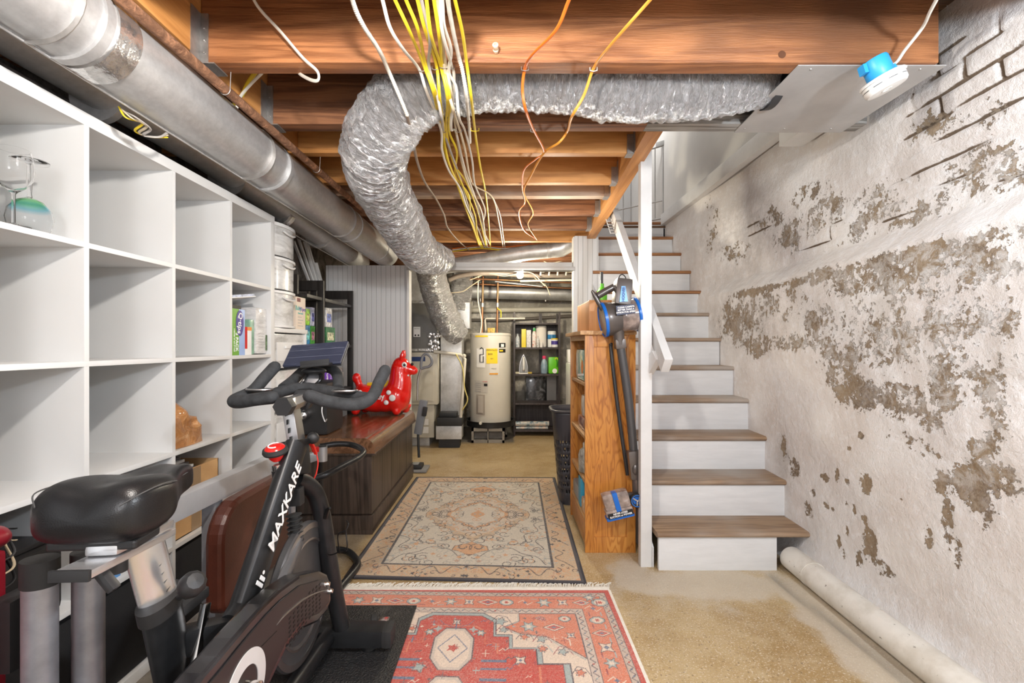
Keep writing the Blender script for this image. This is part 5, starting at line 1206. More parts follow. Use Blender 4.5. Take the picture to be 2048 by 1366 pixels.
# flywheel, guard, crank
FW = Vector((-.665,1.475,.325))
fw = MB().lathe([(.0001,-.008),(.15,-.008),(.16,-.014),(.214,-.014),(.218,-.008),(.218,.008),(.214,.014),(.16,.014),(.15,.008),(.0001,.008)], FW, 72, axis=(1,0,0)).build('flywheel', plain('flywheel_grey', (.16,.16,.165), .35, .7, var=.2), bike, sharp=25)
for r0, r1 in ((.196,.214),(.158,.165)): MB().lathe([(r0,.0146),(r1,.0146),(r1,.0152),(r0,.0152)], FW, 72, axis=(1,0,0)).build('flywheel_ring', M_steel, fw)
MB().lathe([(.0001,0),(.022,0),(.022,.05),(.012,.062),(.0001,.064)], FW+Vector((.015,0,0)), 20, axis=(1,0,0)).build('axle_hub', M_blackp, fw)
XG = -.575
def G(px, py): return PX(px, py, XG)
top = [(662,1168),(655,1148),(640,1141),(600,1150),(560,1179),(530,1208),(500,1241),(470,1276),(440,1312),(410,1346),(385,1378)]
pts = [G(*p) for p in top]
yz = [(p.y, p.z) for p in pts]
yz += [(.80,.44),(.785,.38),(.80,.31),(.86,.262),(.95,.25),(1.03,.262)] 
low = [(542,1366),(574,1297),(603,1260),(634,1246),(655,1222),(663,1200)]
yz += [(G(*p).y, G(*p).z) for p in low]
g = MB(); g.prism([(XG-.05,y,z) for y, z in yz], (.05,0,0))
M_gd = plain('gloss_guard', (.02,.019,.021), .22, var=.6, vs=9, coat=.3)
gd = g.build('chain_guard', M_gd, bike, bev=.008)
cx_, cz_ = 1.1, .40
def shrink(k): 
    out = []
    n = len(yz)
    for i in range(n):
        a_, b_, c_ = Vector(yz[i-1]), Vector(yz[i]), Vector(yz[(i+1) % n]); t_ = (c_-a_).normalized(); out.append(b_+Vector((-t_.y, t_.x))*k)
    return out
area = sum(yz[i-1][0]*yz[i][1]-yz[i][0]*yz[i-1][1] for i in range(len(yz)))
inn = shrink(.026 if area > 0 else -.026)
MB().prism([(XG,y,z) for y, z in inn], (.004,0,0)).build('guard_panel', plain('guard_panel_black', (.016,.014,.015), .35, var=.2, vs=5), gd, bev=.002)
acc = [G(*p)+Vector((.0045,0,0)) for p in ((654,1179),(630,1186),(605,1198),(585,1214),(565,1232),(550,1250))]
MB().tube(acc, [.0008,.0025,.0034,.003,.002,.0006], 6, 6).build('accent_line', M_steel, gd)
MB().tube([G(*p)+Vector((.0045,0,0)) for p in ((550,1262),(530,1282),(512,1300),(500,1312))], .0009, 6, 4).build('accent_line', M_bk, gd)
dots = MB()
for i in range(9):
    for j in range(7):
        y_ = 1.19+i*.024; z_ = .335+j*.012+(.0 if i < 6 else -.004*(i-5)); dots.box((XG+.0042,y_,z_),(XG+.0049,y_+.010,z_+.005))
dots.build('grille_pattern', plain('grille_dark', (.005,.005,.005), .6), gd)
CR = Vector((XG+.004,.99,.372))
MB().lathe([(.050,0),(.082,0),(.082,.002),(.050,.002)], CR, 56, axis=(1,0,0)).build('crank_ring', plain('pale_grey_ring', (.62,.61,.60), .4), gd, label='pale grey ring around the crank')
crk = MB().lathe([(.0001,0),(.022,0),(.020,.03),(.010,.034),(.0001,.035)], CR, 20, axis=(1,0,0)).build('crank_hub', M_chrome, bike)
MB().bar(CR+Vector((.03,0,0)), CR+Vector((.035,-.06,-.16)), .022, .014, up=(1,0,0), bev=.004).build('crank_arm', M_chrome, bike)
pd = MB().box((-.53,.88,.175),(-.43,.99,.20), bev=.006).build('pedal', M_blackp, bike)
MB().bar(CR+Vector((-.12,0,0)), CR+Vector((-.125,.06,.16)), .022, .014, up=(1,0,0), bev=.004).build('crank_arm', M_chrome, bike)
MB().box((-.82,1.0,.52),(-.72,1.10,.545), bev=.006).build('pedal', M_blackp, bike)
# brake bellows, arms, axle bolts
bl = MB(); b0, b1 = P(588,1030,1.44), P(592,1082,1.44)
for k in range(7): bl.lathe([(.016,-.003),(.024,0),(.016,.003)], b0+(b1-b0)*(k/6), 24, axis=(b1-b0))
bl.tube([b0,b1], .015, 14, straight=True); bl.build('brake_bellows', M_rub, bike)
MB().bar(P(600,1080,1.45), P(548,1205,1.22), .022, .035, bev=.006).build('brake_arm', plain('grey_arm', (.25,.25,.26), .3, .6), bike)
MB().bar(P(588,975,1.45), P(590,1010,1.45), .05, .035, up=(0,1,0), bev=.006).build('brake_block', M_blackp, bike)
for px, py in ((658,1182),(652,1168)): MB().lathe([(.0001,.014),(.006,.012),(.009,.004),(.009,-.02)], PX(px,py,XG+.006), 14, axis=(1,0,0)).build('axle_bolt', M_chrome, bike)
# bottle cage
M_wire = plain('black_wire', (.015,.015,.015), .3, .5)
bc2 = MB().bar(P(648,1030,1.575), P(660,1105,1.60), .012, .006, bev=.002).build('bottle_cage', M_wire, bike)
w_ = MB(); w_.tube([P(650,1035,1.57), P(655,1020,1.56), P(660,1016,1.55)], [.009,.007,.004], 10, 4)
for pts in ([P(651,1032,1.57),P(653,1070,1.58),P(657,1108,1.585),P(678,1104,1.55),P(694,1098,1.52),P(692,1062,1.53),P(697,1048,1.53),P(692,1040,1.54)], [P(697,1050,1.53),P(690,1062,1.52),P(676,1070,1.53),P(679,1106,1.55)]): w_.tube(pts, .0022, 8, 4)
w_.build('cage_wire', M_wire, bc2)
# red cable
for dx in (0, 4): MB().tube([P(612+dx,880,1.52), P(622+dx,890,1.55), P(631+dx*.5,908,1.57)], .0045, 8, 6).build('brake_cable', plain('red_cable', (.72,.03,.02), .35), bike)
MB().tube([P(633,908,1.57), P(636,925,1.57), P(633,945,1.57), P(628,958,1.57)], .0022, 6, 6).build('safety_strap', bpy.data.materials['red_cable'], bike)
# ================================================================ TUBULAR STAND
ts = thing('tubular_stand', 'black looped tube stand behind the bike fork beside the wooden chest', 'exercise stand', (-.84,2.2,0))
MB().tube([P(640,893,2.32), P(672,888,2.36), P(700,889,2.38), P(720,896,2.34), P(727,905,2.28), P(715,917,2.20), P(690,930,2.10), P(655,948,2.0), P(630,957,1.98)], .0145, 16, 8).build('upper_loop', M_bkm, ts)
MB().tube([PZ(640,1100,.025), PZ(668,1099,.025), PZ(695,1103,.025), PZ(711,1117,.025), PZ(715,1132,.025), PZ(700,1152,.025), PZ(683,1172,.025), PZ(668,1196,.025)], .017, 16, 8).build('base_loop', M_bkm, ts)
MB().tube([P(640,894,2.30), PZ(641,1101,.03)], .015, 14, straight=True).build('pole', M_bkm, ts)
MB().tube([P(630,957,1.98), PZ(655,1200,.03)], .012, 14, straight=True).build('pole', M_bkm, ts)
M_cast = plain('cast_silver', (.50,.51,.52), .35, .6)
MB().bar(P(614,917,2.25), P(650,905,2.28), .05, .045, bev=.008).build('clamp', M_cast, ts)
MB().cyl(P(645,893,2.26), P(645,922,2.26), .023, 20).build('clamp_boss', M_cast, ts)
MB().cyl(P(645,891,2.26), P(645,894,2.26), .018, 20).build('clamp_cap', M_blackp, ts)
MB().box((-.96,2.235,.60), (-.925,2.265,.625), bev=.004).build('strap_pad', M_red, ts)
# ================================================================ WEIGHT BENCH
wb = thing('weight_bench', 'grey steel bench frame with brown leather pad standing between bike and shelves', 'weight bench', (-.95,1.4,0))
M_gry = plain('silver_grey_paint', (.30,.30,.32), .38, .35, var=.15, vs=20)
for (px, py, Y) in ((80,1135,.92),(177,1118,1.0)):
    c = P(px, py, Y); MB().tube([(c.x,c.y,.02), (c.x,c.y,c.z-.02)], .031, 28, straight=True, flat=(1,.8)).build('upright', M_gry, wb)
    MB().tube([(c.x,c.y,c.z-.035), (c.x,c.y,c.z+.018)], .0335, 28, straight=True, flat=(1,.8)).build('upright_cap', M_rub, wb)
MB().bar((-.96,1.03,.665), (-.91,1.92,.665), .045, .068, bev=.008).build('rail', plain('rail_silver_paint', (.50,.50,.51), .33, .4, var=.12), wb)
MB().bar((-.945,1.455,.63), (-.945,1.455,.045), .045, .038, up=(0,1,0), bev=.005).build('leg', M_gry, wb)
MB().bar((-.915,1.90,.63), (-.915,1.90,.045), .045, .038, up=(0,1,0), bev=.005).build('leg', M_gry, wb)
MB().bar((-.96,.84,.03), (-.91,1.96,.03), .045, .035, bev=.005).build('foot_rail', M_gry, wb)
pp = []
y0,y1,z0,z1 = 1.37,1.80,.30,.635
for cy,cz,a0_,r in ((y1-.07,z1-.07,0,.07),(y0+.11,z1-.11,1,.11),(y0+.04,z0+.04,2,.04),(y1-.04,z0+.04,3,.04)):
    for k in range(7): q = (a0_+k/6)*PI/2; pp.append((cy+r*math.cos(q), cz+r*math.sin(q)))
pd = MB(); pd.prism([(-.915,y,z) for y, z in pp], (.055,0,0)); 
M_brl = plain('brown_leather', (.085,.022,.012), .32, var=.25, vs=7, bmp=.15, bs=200)
pdo = pd.build('backrest_pad', M_brl, wb, bev=.014)
MB().tube([(-.868,y,z) for y, z in [(y0+(y-y0)*.94+.012, z0+(z-z0)*.93+.012) for y, z in pp]], .003, 8, 1, closed=True).build('piping', M_brl, pdo)
# ================================================================ RED BOX at the left edge
rb = thing('red_storage_box', 'dark red plastic storage box with rounded rim at the left edge', 'storage box', (-1.14,.97,.372))
c = P(0,1150,.98)
M_mr = plain('maroon_plastic', (.24,.008,.02), .4, var=.06)
MB().box((-1.235,.70,.39), (-1.075,.975,.69), bev=.01).build('box_body', M_mr, rb)
MB().tube([(-1.155,.69,.71), (-1.12,.985,.71)], .026, 20, straight=True, flat=(1.5,1), round_end=True).build('rim', M_mr, rb)
MB().box((-1.22,.88,.0), (-1.10,1.0,.389), bev=.01).build('stand_crate', M_blackp, label='black block under the dark red storage box', cat='crate')
MB().box((-1.07,.93,.45),(-1.02,1.0,.60), bev=.01).build('hinge_block', M_blackp, rb)
for k, (yy, z_) in enumerate(((1.0,.66),(1.0,.63),(1.02,.60))):
    cable(None, (M_wire, C_tan, M_wire)[k], ['upper thin black cord trailing off the red storage box','tan cord trailing off the red storage box','lower thin black cord trailing off the red storage box'][k], .0022, raw=[Vector((-1.09,.97,z_)), Vector((-1.13,1.04,z_-.005)), Vector((-1.24,1.12,z_+.01)), Vector((-1.255,1.16,z_))])
# ================================================================ CEDAR CHEST
M_ch = wood('dark_walnut_veneer', (.030,.021,.016), (.078,.054,.041), 'z', 1.6, .38, 9, bmp=.1)
M_cht = wood('polished_walnut_top', (.095,.045,.022), (.21,.105,.055), 'y', 1.6, .2, 9, coat=.35, bmp=.02)
ch = thing('wooden_chest', 'long dark walnut chest with polished lid beside the beige rug', 'chest', (-1.02,3.28,0))
cx0, cx1, cy0, cy1 = -1.26, -.79, 2.69, 3.885
MB().box((cx0+.012,cy0+.012,.12), (cx1-.012,cy1-.01,.475), bev=.003).build('body', M_ch, ch)
for k in range(1, 5): 
    y = cy0+k*(cy1-cy0)/5; MB().box((cx1-.0125,y-.001,.125),(cx1-.0115,y+.001,.47)).build('veneer_joint', M_dark, ch)
pl = MB(); prof = [(0,.02),(.0,.11),(.010,.125),(.020,.13)]
pl.box((cx0,cy0,.025), (cx1,cy1,.115), bev=.018); pl.build('plinth', M_ch, ch)
pl2 = MB(); pl2.box((cx0+.005,cy0+.005,0), (cx1-.005,cy1-.005,.028), bev=.004); pl2.build('base_moulding', M_ch, ch)
ld = MB(); q = [(cx0,.485),(cx1+.012,.485),(cx1+.012,.495)]
for k in range(9): a_ = k/8*PI/2; q.append((cx1-.055+.062*math.cos(a_), .515+.062*math.sin(a_)))
q += [(cx0,.577)]
ld.prism([(x,cy0-.006,z) for x, z in q], (0,cy1-cy0+.012,0), True); ld.build('lid', M_cht, ch, sharp=30)
MB().box((cx0,cy0-.010,.474), (cx1+.016,cy1,.486), bev=.003).build('lid_lip', M_ch, ch)
# ================================================================ RED BOUNCY HORSE
H0 = Vector((-.93,3.62,.577))
hz_ = thing('inflatable_horse', 'shiny red inflatable bouncing horse with white spots standing on the chest', 'toy', H0)
def hp(px, py, dy=0): 
    p = P(px, py, 3.62); p.y += dy; return p
h = MB(); S = .0040
h.sphere(hp(752,800), (.15,.12,.098), 28, 18); h.sphere(hp(793,793), (.112,.125,.132), 28, 18); h.sphere(hp(730,793), (.100,.11,.10), 24, 16); h.sphere(hp(772,798), (.13,.12,.105), 24, 16)
h.tube([hp(795,790), hp(800,765), hp(800,745), hp(802,731)], [.108,.092,.078,.074], 24, 8); h.sphere(hp(802,730), (.068,.062,.066), 24, 16)
h.tube([hp(804,733), hp(818,738,-.01), hp(828,741,-.015)], [.055,.046,.036], 20, 8, round_end=True)
h.tube([hp(728,785), hp(720,775), hp(716,762)], [.04,.025,.030], 16, 6); h.sphere(hp(713,756), (.036,.034,.042), 18, 12)
for px, dy in ((716,-.06),(797,-.065),(726,.06),(808,.06)): h.tube([hp(px+2,810,dy*.8), hp(px,821,dy)], [.045,.030], 16, 4); h.sphere(Vector((hp(px,0).x,3.62+dy,.577+.037)), .036, 20, 12)
M_hr = plain('inflatable_red_vinyl', (.78,.012,.008), .18, var=.02, coat=.7)
ho = h.build('body', M_hr, hz_)
rm = ho.modifiers.new('remesh', 'REMESH'); rm.mode = 'VOXEL'; rm.voxel_size = .007; rm.use_smooth_shade = True
sm_ = ho.modifiers.new('smooth', 'SMOOTH'); sm_.iterations = 10; sm_.factor = .5
for dy, dx in ((-.035,0),(.035,-3)):
    MB().tube([hp(803+dx,722,dy), hp(807+dx,712,dy*1.3), hp(809+dx,703,dy*1.4)], [.014,.021,.010], 16, 6, round_end=True).build('ear', M_hr, hz_)
M_eye = plain('eye_white', (.85,.85,.84), .2, coat=.5)
e1 = hp(812,729,-.060); MB().sphere(e1, (.021,.012,.023), 18, 12).build('eye', M_eye, hz_)
MB().sphere(e1+Vector((.003,-.009,-.001)), (.011,.006,.012), 14, 10).build('pupil', plain('pupil_black', (.01,.012,.03), .15), bpy.data.objects['eye'])
MB().sphere(hp(826,728,-.03), .012, 12, 8).build('eye', M_txtk, hz_, label='dark knob by the brow')
M_yel = plain('yellow_vinyl', (.85,.55,.02), .3)
MB().tube([hp(736,768,0)+Vector((0,0,-.004)), hp(748,769,0)+Vector((0,0,0)), hp(762,774), hp(772,772), hp(780,762)+Vector((-.004,0,0))], .030, 14, 6, flat=(1,.55)).build('saddle_patch', M_yel, hz_)
def spot(px, py, r, dep):
    r *= 1.35; c = hp(px, py, dep-.008); MB().sphere(c, (r, .010, r), 20, 10).build('spot', M_eye, hz_)
spot(785,782,.014,-.112); spot(793,792,.019,-.128); spot(781,801,.014,-.122); spot(728,782,.013,-.090)
text('lettering', 'rody', .062, frame(hp(762,791,-.117), (1,0,.08), (0,0,1)), M_eye, hz_, ext=.003, bold=.001)
MB().box((hp(819,741).x,3.545,hp(0,751).z), (hp(822,0).x,3.55,hp(0,748).z)).build('tooth', M_eye, hz_)
# ================================================================ PLASTIC DRAWERS
def pl_mat():
    m, nt, b_ = newmat('frosted_plastic'); b_.inputs['Roughness'].default_value = .22; n = noisen(nt, coords(nt, (1,1,2.5)), 9, 6, .65, .6)
    lk(nt, ramp(nt, n, [(.3, (.42,.41,.39)), (.5, (.66,.66,.65)), (.7, (.82,.82,.81))]), b_.inputs['Base Color']); b_.inputs['Coat Weight'].default_value = .5; return m
M_pl = pl_mat(); M_wf = plain('white_frame_plastic', (.80,.80,.79), .35, var=.02)
up_ = thing('drawer_tower', 'small white drawer tower with rounded clear drawers beyond the cube shelf', 'drawer unit', (-1.44,2.6,1.228))
zs = [1.228, 1.43, 1.615, 1.80]
def dshape(z0, z1, y0, y1, xb, xf, bul, n=12):
    pts = [(xb, y0), (xf-bul, y0)]
    for k in range(1, n): a_ = k/n; pts.append((xf-bul+bul*math.sin(a_*PI)**.6, y0+(y1-y0)*a_))
    pts += [(xf-bul, y1), (xb, y1)]
    return [(x, y, z0) for x, y in pts]
for i in range(3):
    dr = MB(); dr.prism(dshape(zs[i]+.012, 0, 2.452, 2.735, -1.60, -1.245, .05), (0,0,zs[i+1]-zs[i]-.024), True); d_ = dr.build('drawer', M_pl, up_, sharp=30)
    MB().tube([(-1.242,2.53,zs[i+1]-.035),(-1.234,2.56,zs[i+1]-.045),(-1.234,2.62,zs[i+1]-.045),(-1.242,2.66,zs[i+1]-.035)], .006, 8, 4).build('handle', M_wf, d_)
    pl_ = MB(); pl_.prism(dshape(zs[i+1]-.012, 0, 2.445, 2.742, -1.61, -1.237, .05), (0,0,.014 if i < 2 else .018), True); pl_.build('frame_shelf', M_wf, up_, sharp=30)
for yy in (2.445,2.737): MB().box((-1.61,yy,1.228),(-1.30,yy+.006,1.79)).build('frame_side', M_wf, up_)
MB().prism(dshape(1.228, 0, 2.445, 2.742, -1.61, -1.237, .05), (0,0,.012), True).build('base', M_wf, up_, sharp=30)
lo_ = thing('drawer_cabinet', 'tall white plastic drawer cabinet supporting the small rounded drawer tower', 'drawer unit', (-1.44,2.65,0))
zz = [.03,.27,.51,.75,.99,1.2]
MB().box((-1.62,2.44,1.2), (-1.255,2.865,1.226), bev=.006).build('top_panel', M_wf, lo_)
MB().box((-1.62,2.44,0), (-1.255,2.865,.03), bev=.006).build('base_panel', M_wf, lo_)
for yy in (2.44,2.847): MB().box((-1.62,yy,.03), (-1.262,yy+.018,1.2), bev=.003).build('side_panel', M_wf, lo_)
for i in range(5):
    d_ = MB().box((-1.60,2.46,zz[i]+.008), (-1.268,2.845,zz[i+1]-.006), bev=.012).build('drawer', M_pl, lo_)
    f_ = MB(); f_.box((-1.268,2.50,zz[i]+.05), (-1.263,2.80,zz[i+1]-.055), bev=.002); f_.build('drawer_panel', M_wf, d_)
    MB().box((-1.263,2.58,zz[i+1]-.09), (-1.252,2.73,zz[i+1]-.075), bev=.003).build('handle', M_wf, d_)
# baby wipes carton
bw = thing('wipes_carton', 'cream carton of baby wipes on the drawer cabinet beside the rounded tower', 'carton', (-1.4,2.81,1.2265))
MB().box((-1.55,2.75,1.2265), (-1.272,2.87,1.425), bev=.001).build('carton', plain('cream_carton', (.80,.68,.56), .6, var=.02), bw)
fx = -1.2712
text('print', 'Baby', .040, frame((fx,2.772,1.355), (0,1,0), (0,0,1)), plain('teal_print', (.10,.45,.40), .5), bw); text('print', 'Wipes', .036, frame((fx,2.826,1.352), (0,1,0), (0,0,1)), plain('purple_print', (.12,.07,.35), .5), bw)
MB().box((fx-.001,2.755,1.395), (fx,2.80,1.418)).build('brand_patch', plain('maroon_patch', (.18,.03,.03), .5), bw)
text('print', 'Unscented', .016, frame((fx,2.80,1.325), (0,1,0), (0,0,1)), bpy.data.materials['teal_print'], bw)
for k in range(4): MB().box((fx-.0005,2.765,1.30-.018*k), (fx+.0003,2.765+.05+.02*(k%2),1.303-.018*k)).build('print_line', bpy.data.materials['grey_print'], bw)
# ================================================================ BLACK SHELF UNITS
M_bb = wood('black_brown_wood', (.010,.008,.007), (.022,.018,.016), 'z', 2, .45, 8, bmp=.05)
def blackshelf(y0, y1, label, front0=-1.33):
    t = thing('black_shelf', label, 'shelving unit', (-1.43,(y0+y1)/2,0))
    for y, xf in ((y0, front0), (y1-.022, -1.272)):
        f_ = MB(); f_.box((xf-.045,y,0), (xf,y+.022,1.58), bev=.002).box((-1.60,y,0), (-1.555,y+.022,1.58), bev=.002).box((-1.555,y+.002,1.51), (xf-.045,y+.020,1.58)).box((-1.555,y+.002,.10), (xf-.045,y+.020,.16))
        f_.build('end_frame', M_bb, t)
    for z in (.12,.44,.78,1.12,1.45): MB().box((-1.60,y0+.022,z-.012), (-1.278,y1-.022,z+.010), bev=.002).build('shelf_board', M_bb, t)
    return t
blackshelf(2.885, 3.175, 'nearer black open shelf unit against the stone wall')
blackshelf(3.178, 3.775, 'farther black open shelf unit beside the white beadboard panel')
def bookbox(px0, px1, X, z0, z1, c, lab, cat, name, dep=.12, mats=None):
    ya, yb = PX(px0, 600, X).y, PX(px1, 600, X).y
    t = thing(name, lab, cat, (X-dep/2,(ya+yb)/2,z0)); MB().box((X-dep,ya,z0), (X,yb,z1), bev=.001).build('body', plain(name+lab[:6]+'_c', c, .4, var=.5, vs=30), t)
    h_ = z1-z0; MB().box((X,ya+(yb-ya)*.15,z0+h_*.25), (X+.001,yb-(yb-ya)*.15,z0+h_*.7)).build('cover_art', plain(lab[:8]+'_art', mats or (.8,.7,.3), .4, var=.7, vs=60), t)
bookbox(612,620,-1.34,1.265,1.375,(.30,.62,.05),'lime green boxed game, upper item at left on the nearer black shelf','box','game_box',mats=(.75,.8,.2))
bookbox(623,629,-1.34,1.262,1.39,(.55,.55,.80),'slim lilac box standing beside the lime green box','box','slim_box',mats=(.12,.13,.4))
bookbox(612,620,-1.335,1.131,1.262,(.05,.25,.50),'blue picture box under the lime green box','box','picture_box',mats=(.2,.65,.7))
bookbox(622,630,-1.335,1.131,1.26,(.10,.40,.06),'green box with pink flowers under the lilac box','box','flower_box',mats=(.85,.25,.35))
bookbox(652,664,-1.30,1.262,1.40,(.75,.72,.70),'white picture book with blue and orange birds on the farther black shelf','book','picture_book',mats=(.15,.2,.5))
bookbox(652,670,-1.30,1.131,1.261,(.04,.20,.07),'dark green house shaped book on the farther black shelf','book','house_book',mats=(.80,.60,.40))
tt = thing('tissue_box', 'purple tissue carton with white lettering on the farther black shelf', 'carton', (-1.34,3.29,.791))
MB().box((-1.42,3.215,.791), (-1.29,3.40,1.02), bev=.002).build('carton', plain('purple_carton', (.16,.05,.55), .4, var=.05), tt)
text('print', 'Kleenex', .055, frame((-1.2892,3.262,.89), (0,0,1), (0,-1,0)), M_txtw, tt, bold=.001)
text('print', 'tissues', .03, frame((-1.2892,3.33,.89), (0,0,1), (0,-1,0)), M_txtw, tt)
MB().lathe([(.05,0),(.055,.004),(.055,.12),(.045,.125),(.045,.15),(.05,.155),(.05,.16),(.0001,.16)], (-1.35,3.60,.7905), 24).build('canister', plain('grey_canister', (.35,.33,.31), .4, var=.3, vs=20), label='clear grey canister on the farther black shelf', cat='canister')
# appliance on chest
ap = thing('black_case', 'tall black equipment case with chrome fitting at the near end of the chest', 'case', (-1.15,2.85,.577))
MB().box((-1.255,2.76,.578), (-1.09,3.04,.90), bev=.03).build('case_body', M_blackp, ap)
MB().lathe([(.0001,0),(.032,0),(.030,.02),(.024,.03),(.027,.05),(.020,.075),(.0001,.08)], P(612,828,2.755), 24, axis=(.2,-1,0)).build('chrome_fitting', M_chrome, ap)
MB().tube([P(645,808,2.74), P(644,825,2.73), P(650,843,2.73), P(654,838,2.73)], .004, 8, 6).build('chrome_latch', M_steel, ap)
MB().box((-1.20,2.757,.86), (-1.12,2.762,.875)).build('top_strip', M_steel, ap)
# leaning strips
for k, (a_, b_) in enumerate((((587,482),(620,562)),((592,463),(628,561)),((606,472),(634,561)),((613,482),(640,561)),((632,526),(645,561)))):
    p0 = P(a_[0], a_[1], 3.36+.03*k); p1 = P(b_[0], b_[1], 3.50+.035*k)
    p1.z = 1.584+.02; MB().bar(p0, p1, .022, .012, bev=.002).build('trim_strip', M_trim, label='%s white trim strip leaning on the stone wall above the black shelves' % ['leftmost','second from left','middle','fourth from left','shortest, rightmost'][k], cat='trim strip', group='white trim strips leaning on the stone wall')
# ================================================================ OAK BOOKCASE
def oak():
    m, nt, b = newmat('golden_oak'); b.inputs['Roughness'].default_value = .38
    v = coords(nt, (1,1,.16)); n1 = noisen(nt, v, 9, 3, .5, .5)
    w = smooth(nt, mth(nt, 'PINGPONG', mth(nt, 'FRACT', mth(nt, 'MULTIPLY', n1, 16)), .5), .0, .30)
    fine = noisen(nt, coords(nt, (1,1,.04)), 130, 4, .6)
    c = mix(nt, w, (.36,.120,.018), (.52,.205,.035)); c = mix(nt, mth(nt, 'MULTIPLY', smooth(nt, fine, .52, .7), .5), c, (.26,.085,.015))
    c = mix(nt, smooth(nt, noisen(nt, coords(nt), 3, 3), .4, .65), c, mix(nt, w, (.42,.155,.025), (.58,.26,.055)))
    lk(nt, c, b.inputs['Base Color']); bump(nt, b, fine, .15, .002); b.inputs['Coat Weight'].default_value = .25; return m
M_oak = oak(); M_oakl = wood('pale_shelf_oak', (.40,.20,.07), (.58,.34,.15), 'y', 2, .45, 8)
bk = thing('bookcase', 'golden oak bookcase with open shelves facing the rugs beside the stairs', 'bookcase', (.57,2.74,0))
bx0,bx1,by0,by1,bzt = .430,.665,2.46,3.03,1.185
def panel(y0, y1, nm):
    f_ = MB(); f_.box((bx0,y0,0),(bx0+.048,y1,bzt), bev=.002).box((bx1-.048,y0,0),(bx1,y1,bzt), bev=.002).box((bx0+.048,y0,.0),(bx1-.048,y1,.085), bev=.001).box((bx0+.048,y0,bzt-.065),(bx1-.048,y1,bzt), bev=.001)
    o = f_.build('side_frame', M_oak, bk); MB().box((bx0+.048,y0+.008,.085),(bx1-.048,y1-.002,bzt-.065)).build('side_panel', M_oak, o)
bx1 = .705
panel(by0, by0+.022, ''); panel(by1-.022, by1, '')
MB().box((bx1-.01,by0+.022,.05),(bx1-.002,by1-.022,bzt)).build('back_panel', M_oak, bk)
MB().box((bx0-.03,by0-.022,bzt),(bx1+.0,by1+.02,bzt+.022), bev=.004).build('top_board', M_oakl, bk)
MB().box((bx0+.002,by0+.022,bzt-.03),(bx0+.02,by1-.022,bzt), bev=.001).build('top_rail', M_oakl, bk)
for z in (.165,.375,.62,.915): MB().box((bx0+.006,by0+.022,z-.014),(bx1-.01,by1-.022,z+.004), bev=.001).build('shelf_board', M_oakl, bk)
MB().box((bx0+.004,by0+.022,.03),(bx0+.02,by1-.022,.15), bev=.001).build('kick_board', M_oak, bk)
MB().box((.470,2.56,bzt+.0225),(.70,2.98,1.385), bev=.006).build('wooden_crate', wood('birch_ply', (.50,.20,.05), (.66,.31,.10), 'z', 1.4, .4, 6), label='plain honey coloured wooden box on top of the oak bookcase', cat='box')
dp = thing('diaper_pack', 'teal plastic pack with an orange burst on the top bookcase shelf', 'package', (.5,2.7,.92))
def film2(name, c1, c2, c3, s=14):
    m, nt, b = newmat(name); b.inputs['Roughness'].default_value = .28; b.inputs['Coat Weight'].default_value = .6
    n = noisen(nt, coords(nt), s, 5, .6, .5); lk(nt, ramp(nt, n, [(.36, c1), (.5, c2), (.62, c3)]), b.inputs['Base Color']); bump(nt, b, n, .4, .01); return m
MB().box((.445,2.56,.9195),(.60,2.90,1.105), bev=.03).build('pack', film2('teal_film', (.05,.27,.27), (.08,.36,.34), (.45,.60,.55)), dp)
c_ = Vector((.4445,2.64,1.0)); MB().prism([c_+Vector((0,a[0]-0,a[1])) for a in star(0,0,.045,9,.7)], (-.001,0,0)).build('burst', plain('orange_burst', (.80,.22,.02), .4), dp)
MB().bar((.4442,2.60,.96),(.4442,2.80,.945), .002, .012).build('white_stripe', M_txtw, dp)
MB().box((.45,2.55,.6245),(.58,2.86,.70), bev=.03).build('cloth_pouch', film2('dusty_red_cloth', (.16,.04,.04), (.30,.10,.09), (.45,.25,.20)), label='dusty red crumpled pouch on the middle bookcase shelf', cat='pouch')
MB().box((.46,2.66,.70),(.54,2.80,.83), bev=.03).build('white_bag', film2('white_film', (.55,.52,.48), (.7,.68,.64), (.8,.78,.74)), label='small white bag on the dusty red pouch in the bookcase', cat='bag')
jr = thing('storage_jar', 'clear plastic storage jar with a ribbed lid on the lower bookcase shelf', 'jar', (.5,2.66,.38))
MB().lathe([(.055,0),(.066,.01),(.068,.10),(.060,.13),(.045,.145),(.0001,.146)], (.502,2.66,.3795), 28, flat=(1,1.2)).build('jar_body', film2('dusty_clear_plastic', (.20,.19,.16), (.36,.35,.31), (.55,.54,.48), 20), jr)
MB().lathe([(.048,0),(.050,.004),(.050,.026),(.046,.030),(.0001,.031)], (.502,2.66,.526), 28).build('lid', plain('pale_lid', (.60,.58,.50), .4), jr)
MB().box((.44,2.52,.1695),(.56,2.66,.25), bev=.02).build('orange_bag', film2('orange_print_film', (.75,.22,.03), (.65,.30,.08), (.80,.70,.55), 30), label='orange and white snack bag on the bottom bookcase shelf', cat='bag')
MB().box((.44,2.68,.1695),(.50,2.76,.34), bev=.01).build('blue_box', plain('sky_blue_box', (.04,.32,.50), .4), label='sky blue box on the bottom bookcase shelf', cat='box')
MB().box((.44,2.78,.1695),(.56,2.98,.26), bev=.02).build('grey_box', plain('grey_box', (.30,.29,.28), .5), label='grey box at the back of the bottom bookcase shelf', cat='box')
